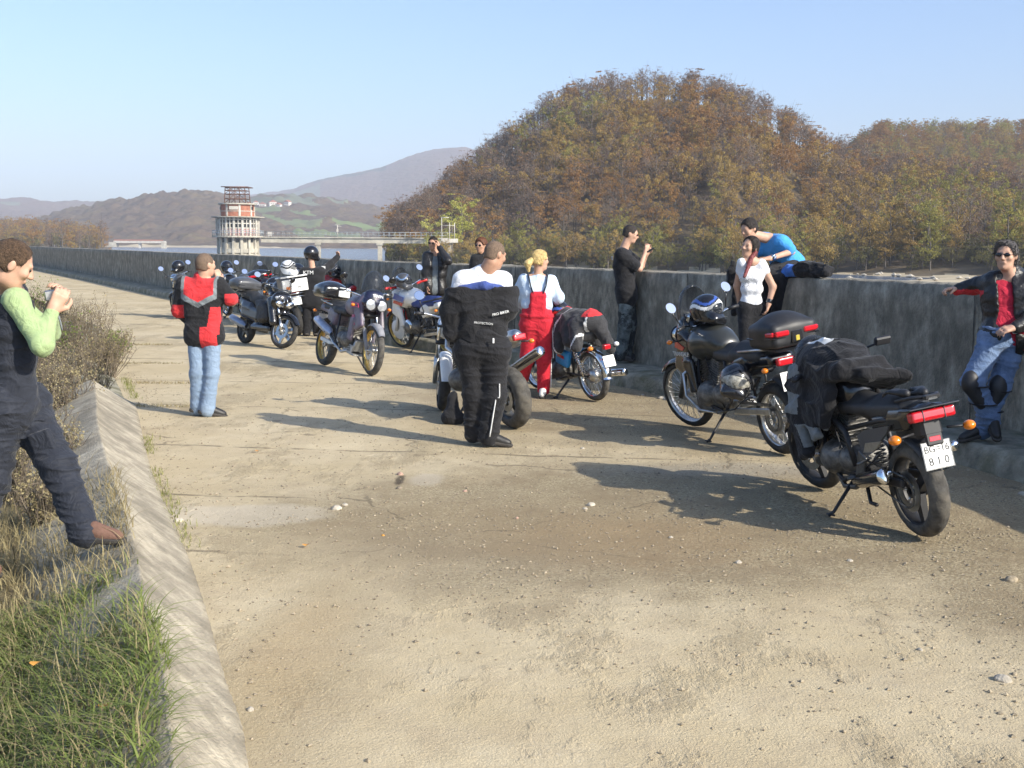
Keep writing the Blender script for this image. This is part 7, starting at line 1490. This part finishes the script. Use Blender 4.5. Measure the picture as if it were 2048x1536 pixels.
for a in ((2006, 1362, .055, M_ROCK, 'white flat stone near the lower right corner of the picture'), (2022, 1160, .062, M_PEB, 'large rough tan stone on the gravel at the right edge'), (2028, 1350, .022, M_PEB, 'small tan stone touching the white flat one'), (501, 1420, .028, M_ROCK, 'pale round stone beside the kerb foot in the foreground'), (357, 1043, .05, M_ROCK, 'flat whitish stone at the kerb foot beside the pale slab'),
          (930, 979, .028, M_ROCKP, 'rounded brownish stone above the orange sand'), (1034, 1030, .024, M_ROCKP, 'pink stone in the middle of the orange sand'), (766, 1070, .018, M_LEAFO, 'small bright yellow-orange pebble left of the sandy patch'), (1182, 1004, .05, M_ROCK, 'broken white lump in front of the long shadow'), (1170, 1012, .03, M_ROCK, 'small white fragment left of the broken white lump'), (672, 1018, .06, M_ROCK, 'white broken slab edge beside the pale rectangular patch'), (690, 1010, .035, M_ROCK, 'small white fragment behind the broken slab edge'),
          (800, 948, .05, M_ROCKP, 'upright chunk of broken concrete in the short crack'), (798, 975, .04, M_PEBD, 'dark chunk at the near end of the short crack'), (1477, 1122, .035, M_ROCK, 'pale stone in the gravel below the nearest motorcycle'), (1700, 1118, .028, M_ROCK, 'small pale stone below the rear tyre of the nearest motorcycle'), (1342, 1068, .025, M_ROCK, 'lone white pebble under the long jacket shadow'), (1840, 1302, .022, M_ROCK, 'little white stone at the edge of the smooth patch'), (1165, 897, .03, M_ROCK, 'small white stone right of the boots of the man in black'), (2000, 1428, .02, M_PEB, 'small brown stone below the white flat one')): stone(*a)
cc = gp(172, 950, .05); stone(172, 950, .11, M_ROCK, 'big pale rock lying in the dry weeds behind the kerb', .7, .05)
# rubble at the foot of the ledge
for i in range(26):
    y = rg.uniform(8.2, 14); x = wx(y)-LEDW-.12-abs(rg.normal(0, .16)); s = rg.uniform(.02, .05); pr = [E_((0, 0, s*.3), (s, s*.7, s*.5)), E_(rg.uniform(-.5, .5, 3)*s, (s*.5, s*.5, s*.4))]; V, Fq = sdf_mesh(pr, s/4, s*.1)
    o = link('stone', mesh_np('stone', V, Fq, False), M_PEB if i % 3 else M_ROCK); o.location = (x, y, -.005); tag(o, 'one of the fist-sized stones strewn along the foot of the ledge', 'stone', 'rubble along the foot of the ledge')
# grass and weeds
M_BLADE = leafmat('grass_blades', [(.055, .07, .02), (.10, .135, .03), (.16, .19, .055), (.26, .235, .12)], trans=.35); M_DRY = leafmat('dry_weed_stems', [(.10, .08, .045), (.18, .145, .075), (.26, .22, .115), (.19, .165, .09)], trans=.2)
def blades(name, P, L, W, lean, m, label, cat, seg=4):
    n = len(P); a = rg.uniform(0, 6.28, n); l = L*rg.uniform(.5, 1.2, n); ln = rg.uniform(*lean, n); t = np.linspace(0, 1, seg+1); w_ = W*rg.uniform(.6, 1.2, n)
    d = np.stack([np.cos(a), np.sin(a)], 1); s = np.stack([-np.sin(a), np.cos(a)], 1); V = np.zeros((n, seg+1, 2, 3))
    for i, q in enumerate(t):
        h = l*(q-.45*ln*q*q); r = l*ln*q**1.8
        for j, e in enumerate((-1, 1)):
            V[:, i, j, 0] = P[:, 0]+d[:, 0]*r+s[:, 0]*e*w_*(1-q**1.5*.92)*.5; V[:, i, j, 1] = P[:, 1]+d[:, 1]*r+s[:, 1]*e*w_*(1-q**1.5*.92)*.5; V[:, i, j, 2] = P[:, 2]+h
    k = (seg+1)*2; b_ = np.arange(n)[:, None]*k; Fq = np.concatenate([b_+np.array([[2*i, 2*i+1, 2*i+3, 2*i+2]]) for i in range(seg)]); o = link(name, mesh_np(name, V.reshape(-1, 3), Fq, True), m); tag(o, label, cat, kind='stuff'); return o
def bankpts(n, y0, y1, d0, d1, pw=1.):
    y = rg.uniform(y0, y1, n); d = d0+(d1-d0)*rg.rand(n)**pw; x = tx(y)-d
    z = np.where(d < .345, .3*d/.345, np.interp(d, [.345, .85, 1.6, 3.5, 5, 9, 30], [.3, .0, .0, -.25, -.9, -3, -14])); k = fnoise(np.stack([x, y, x*0], 1), 3)+.8 > rg.rand(n)*.9; return np.stack([x, y, z], 1)[k]
P = bankpts(10000, 2.2, 5.3, .27, 2.2, 1.1); blades('grass', P, .15, .0075, (.7, 1.7), M_BLADE, 'long green grass mixed with dry blades beside the near kerb', 'grass')
P = bankpts(12000, 2.4, 7.5, .33, 2.8); blades('dry_grass', P, .17, .006, (.3, 1.3), M_DRY, 'dry straw-coloured blades among the green grass', 'grass')
P = bankpts(9000, 5.2, 26, .55, 3.2); blades('weeds', P, .26, .007, (.3, 1.4), M_DRY, 'brown dry weeds covering the verge behind the kerb', 'weeds')
y = rg.uniform(3.5, 24, 2600); k = fnoise(np.stack([y*0, y, y*0], 1), 1.7) > .1; y = y[k]; P = np.stack([tx(y)+rg.normal(.03, .04, len(y)), y, y*0+.0], 1); blades('tufts', P, .06, .006, (.3, 1.1), leafmat('low_moss_and_tufts', [(.08, .09, .02), (.16, .17, .05), (.25, .22, .10)]), 'low tufts and moss in the seam between kerb and road', 'weeds')
P = np.concatenate([np.stack([rg.uniform(-4.4, -3.3, 260)*1., rg.normal(yy, .05, 260), np.zeros(260)], 1)+[(-.35*(yy-12.5)), 0, 0] for yy in (12.6, 14.7, 17.1, 20.3)]); P = P[P[:, 0] > tx(P[:, 1])]; blades('joint_weeds', P, .05, .008, (.3, 1.3), M_DRY, 'dry weeds growing in the cross joints of the road near the kerb', 'weeds')
def drybush(x, y, z, h, n, label, seed, green=False):
    r = np.random.RandomState(seed); o = empty('dry_bush', (x, y, z), 0, label, 'bush', 'dry bushes behind the kerb'); b = MB(); tips = []
    for i in range(n):
        a = r.uniform(0, 6.28); l = h*r.uniform(.55, 1.05); sp = r.uniform(.05, .55)*h; p0 = np.array([r.normal(0, .13*h), r.normal(0, .13*h), -.03]); e = p0+[math.cos(a)*sp, math.sin(a)*sp, l]; q = lerp(p0, e, .5)+r.normal(0, .04, 3)*h; b.tube([p0, q, e], [.006, .0045, .002], 3, cap=False)
        for t in np.linspace(.35, 1, 7):
            c = lerp(q, e, t) if t > .5 else lerp(p0, q, t*2); d = r.normal(0, 1, 3)*.10*h+[0, 0, .09*h]; b.tube([c, c+d], [.003, .0012], 3, cap=False); tips.append(c+d); tips.append(c+d*.6)
    b.build('stems', mat('dry_stem_bark', (.15, .12, .085), .9, var=.3), o); T = np.array(tips); T = T[r.randint(0, len(T), n*24)]+r.normal(0, .03*h, (n*24, 3)); m_ = len(T); u = r.normal(size=(m_, 3)); u /= np.linalg.norm(u, axis=1)[:, None]; v = np.cross(u, r.normal(size=(m_, 3))); s = r.uniform(.5, 1.3, (m_, 1))*(.014 if green else .009)
    V = np.stack([T-u*s, T-v*s*.6, T+u*s, T+v*s*.6], 1).reshape(-1, 3); link('foliage', mesh_np('foliage', V, np.arange(m_*4).reshape(-1, 4), False), M_BLADE if green else M_DRY, o)
for i, (px, Yd, dy, h, n, g_, lb) in enumerate(((170, 16.5, .5, 1.35, 75, 0, 'tallest dry bush leaning over the kerb toward the road'), (130, 17.5, .8, 1.35, 70, 0, 'dry bush just left of the tallest one'), (95, 16.0, .6, 1.1, 60, 1, 'greenish bush with small leaves behind the camera hands'), (205, 15.2, .2, .85, 70, 0, 'low spreading dry bush nearest the road edge'), (150, 13.8, .5, .8, 70, 0, 'brown bush in front of the tallest one'), (75, 13.2, .6, 1.0, 60, 0, 'brown bush behind the elbow of the man in the vest'), (120, 11.6, .5, .7, 70, 0, 'knee-high brown bush above the kerb joint'), (185, 12.9, .3, .5, 50, 0, 'small brown bush at the broken end of the pale kerb'), (60, 10.4, .7, .75, 60, 0, 'brown bush behind the hip of the man in the vest'), (40, 20, 2, 1.5, 60, 1, 'green and brown bush farthest along the verge'), (215, 17.2, -.1, .6, 50, 1, 'small green bush on the road edge'), (95, 8.8, .5, .55, 60, 0, 'dry tuft bush behind the near leg of the man in the vest'), (20, 7.8, .8, .6, 60, 0, 'dry brown bush at the left edge below the man'), (70, 7.0, .5, .45, 60, 0, 'low reddish weed clump between his legs'), (175, 7.3, .1, .30, 40, 0, 'small weed clump on the back of the kerb'), (240, 19, -.3, .45, 40, 0, 'thin weed clump on the road edge beyond the bushes'))):
    x = at(px, 600, Yd)[0]; drybush(x, Yd, 0., h*(.66 if h > .7 else .8), n, lb, 50+i, g_)
for i, (px, py) in enumerate(((210, 1432), (515, 905), (612, 1095), (72, 1345), (300, 1330))):
    c = gp(px, py); z = .0 if px > 400 else .2; c = gp(px, py, z); b = MB(); b.add([(-.02, -.012, .012), (0, -.02, .004), (.026, 0, .016), (.004, .018, .006), (-.022, .010, .01)], [(0, 1, 2, 3, 4)]); o = b.build('fallen_leaf', M_LEAFO); o.location = (c[0], c[1], z+.01 if z < .1 else z+.03); tag(o, 'small dry orange leaf ' + ('in the green grass at lower left', 'on the concrete left of the boots', 'on the dusty slab left of the sandy patch', 'among green blades at the left edge', 'on the near kerb top')[i], 'leaf')
# boulders on the bare shore beyond the wall
for i in range(70):
    px = rg.uniform(1600, 2080); Yd = rg.uniform(168, 238); c = at(px, 540, Yd); s = rg.uniform(.25, .8); V = OCT*rg.uniform(.6, 1.3, (6, 1))*s*[1, 1, .5]; o = link('boulder', mesh_np('boulder', V, OF, False), M_ROCK); o.location = (c[0], c[1], -2.75+max(0, (Yd-200)*.02)); tag(o, 'one of many pale rocks on the bare shore beyond the wall', 'rock', 'rocks on the bare shore')
# ================================================================== AIR
hm = bpy.data.materials.new('valley_haze'); hm.use_nodes = True; nt = hm.node_tree; nt.nodes.remove(nt.nodes['Principled BSDF'])
pv = nt.nodes.new('ShaderNodeVolumePrincipled'); pv.inputs['Color'].default_value = (.84, .89, 1, 1); pv.inputs['Density'].default_value = .00022; pv.inputs['Anisotropy'].default_value = -.1
nt.links.new(pv.outputs[0], nt.nodes['Material Output'].inputs['Volume'])
b = MB(); b.box((0, 2600, 200), (5200, 2700, 225)); tag(b.build('haze', hm), 'pale autumn haze softening the far hills', kind='stuff')
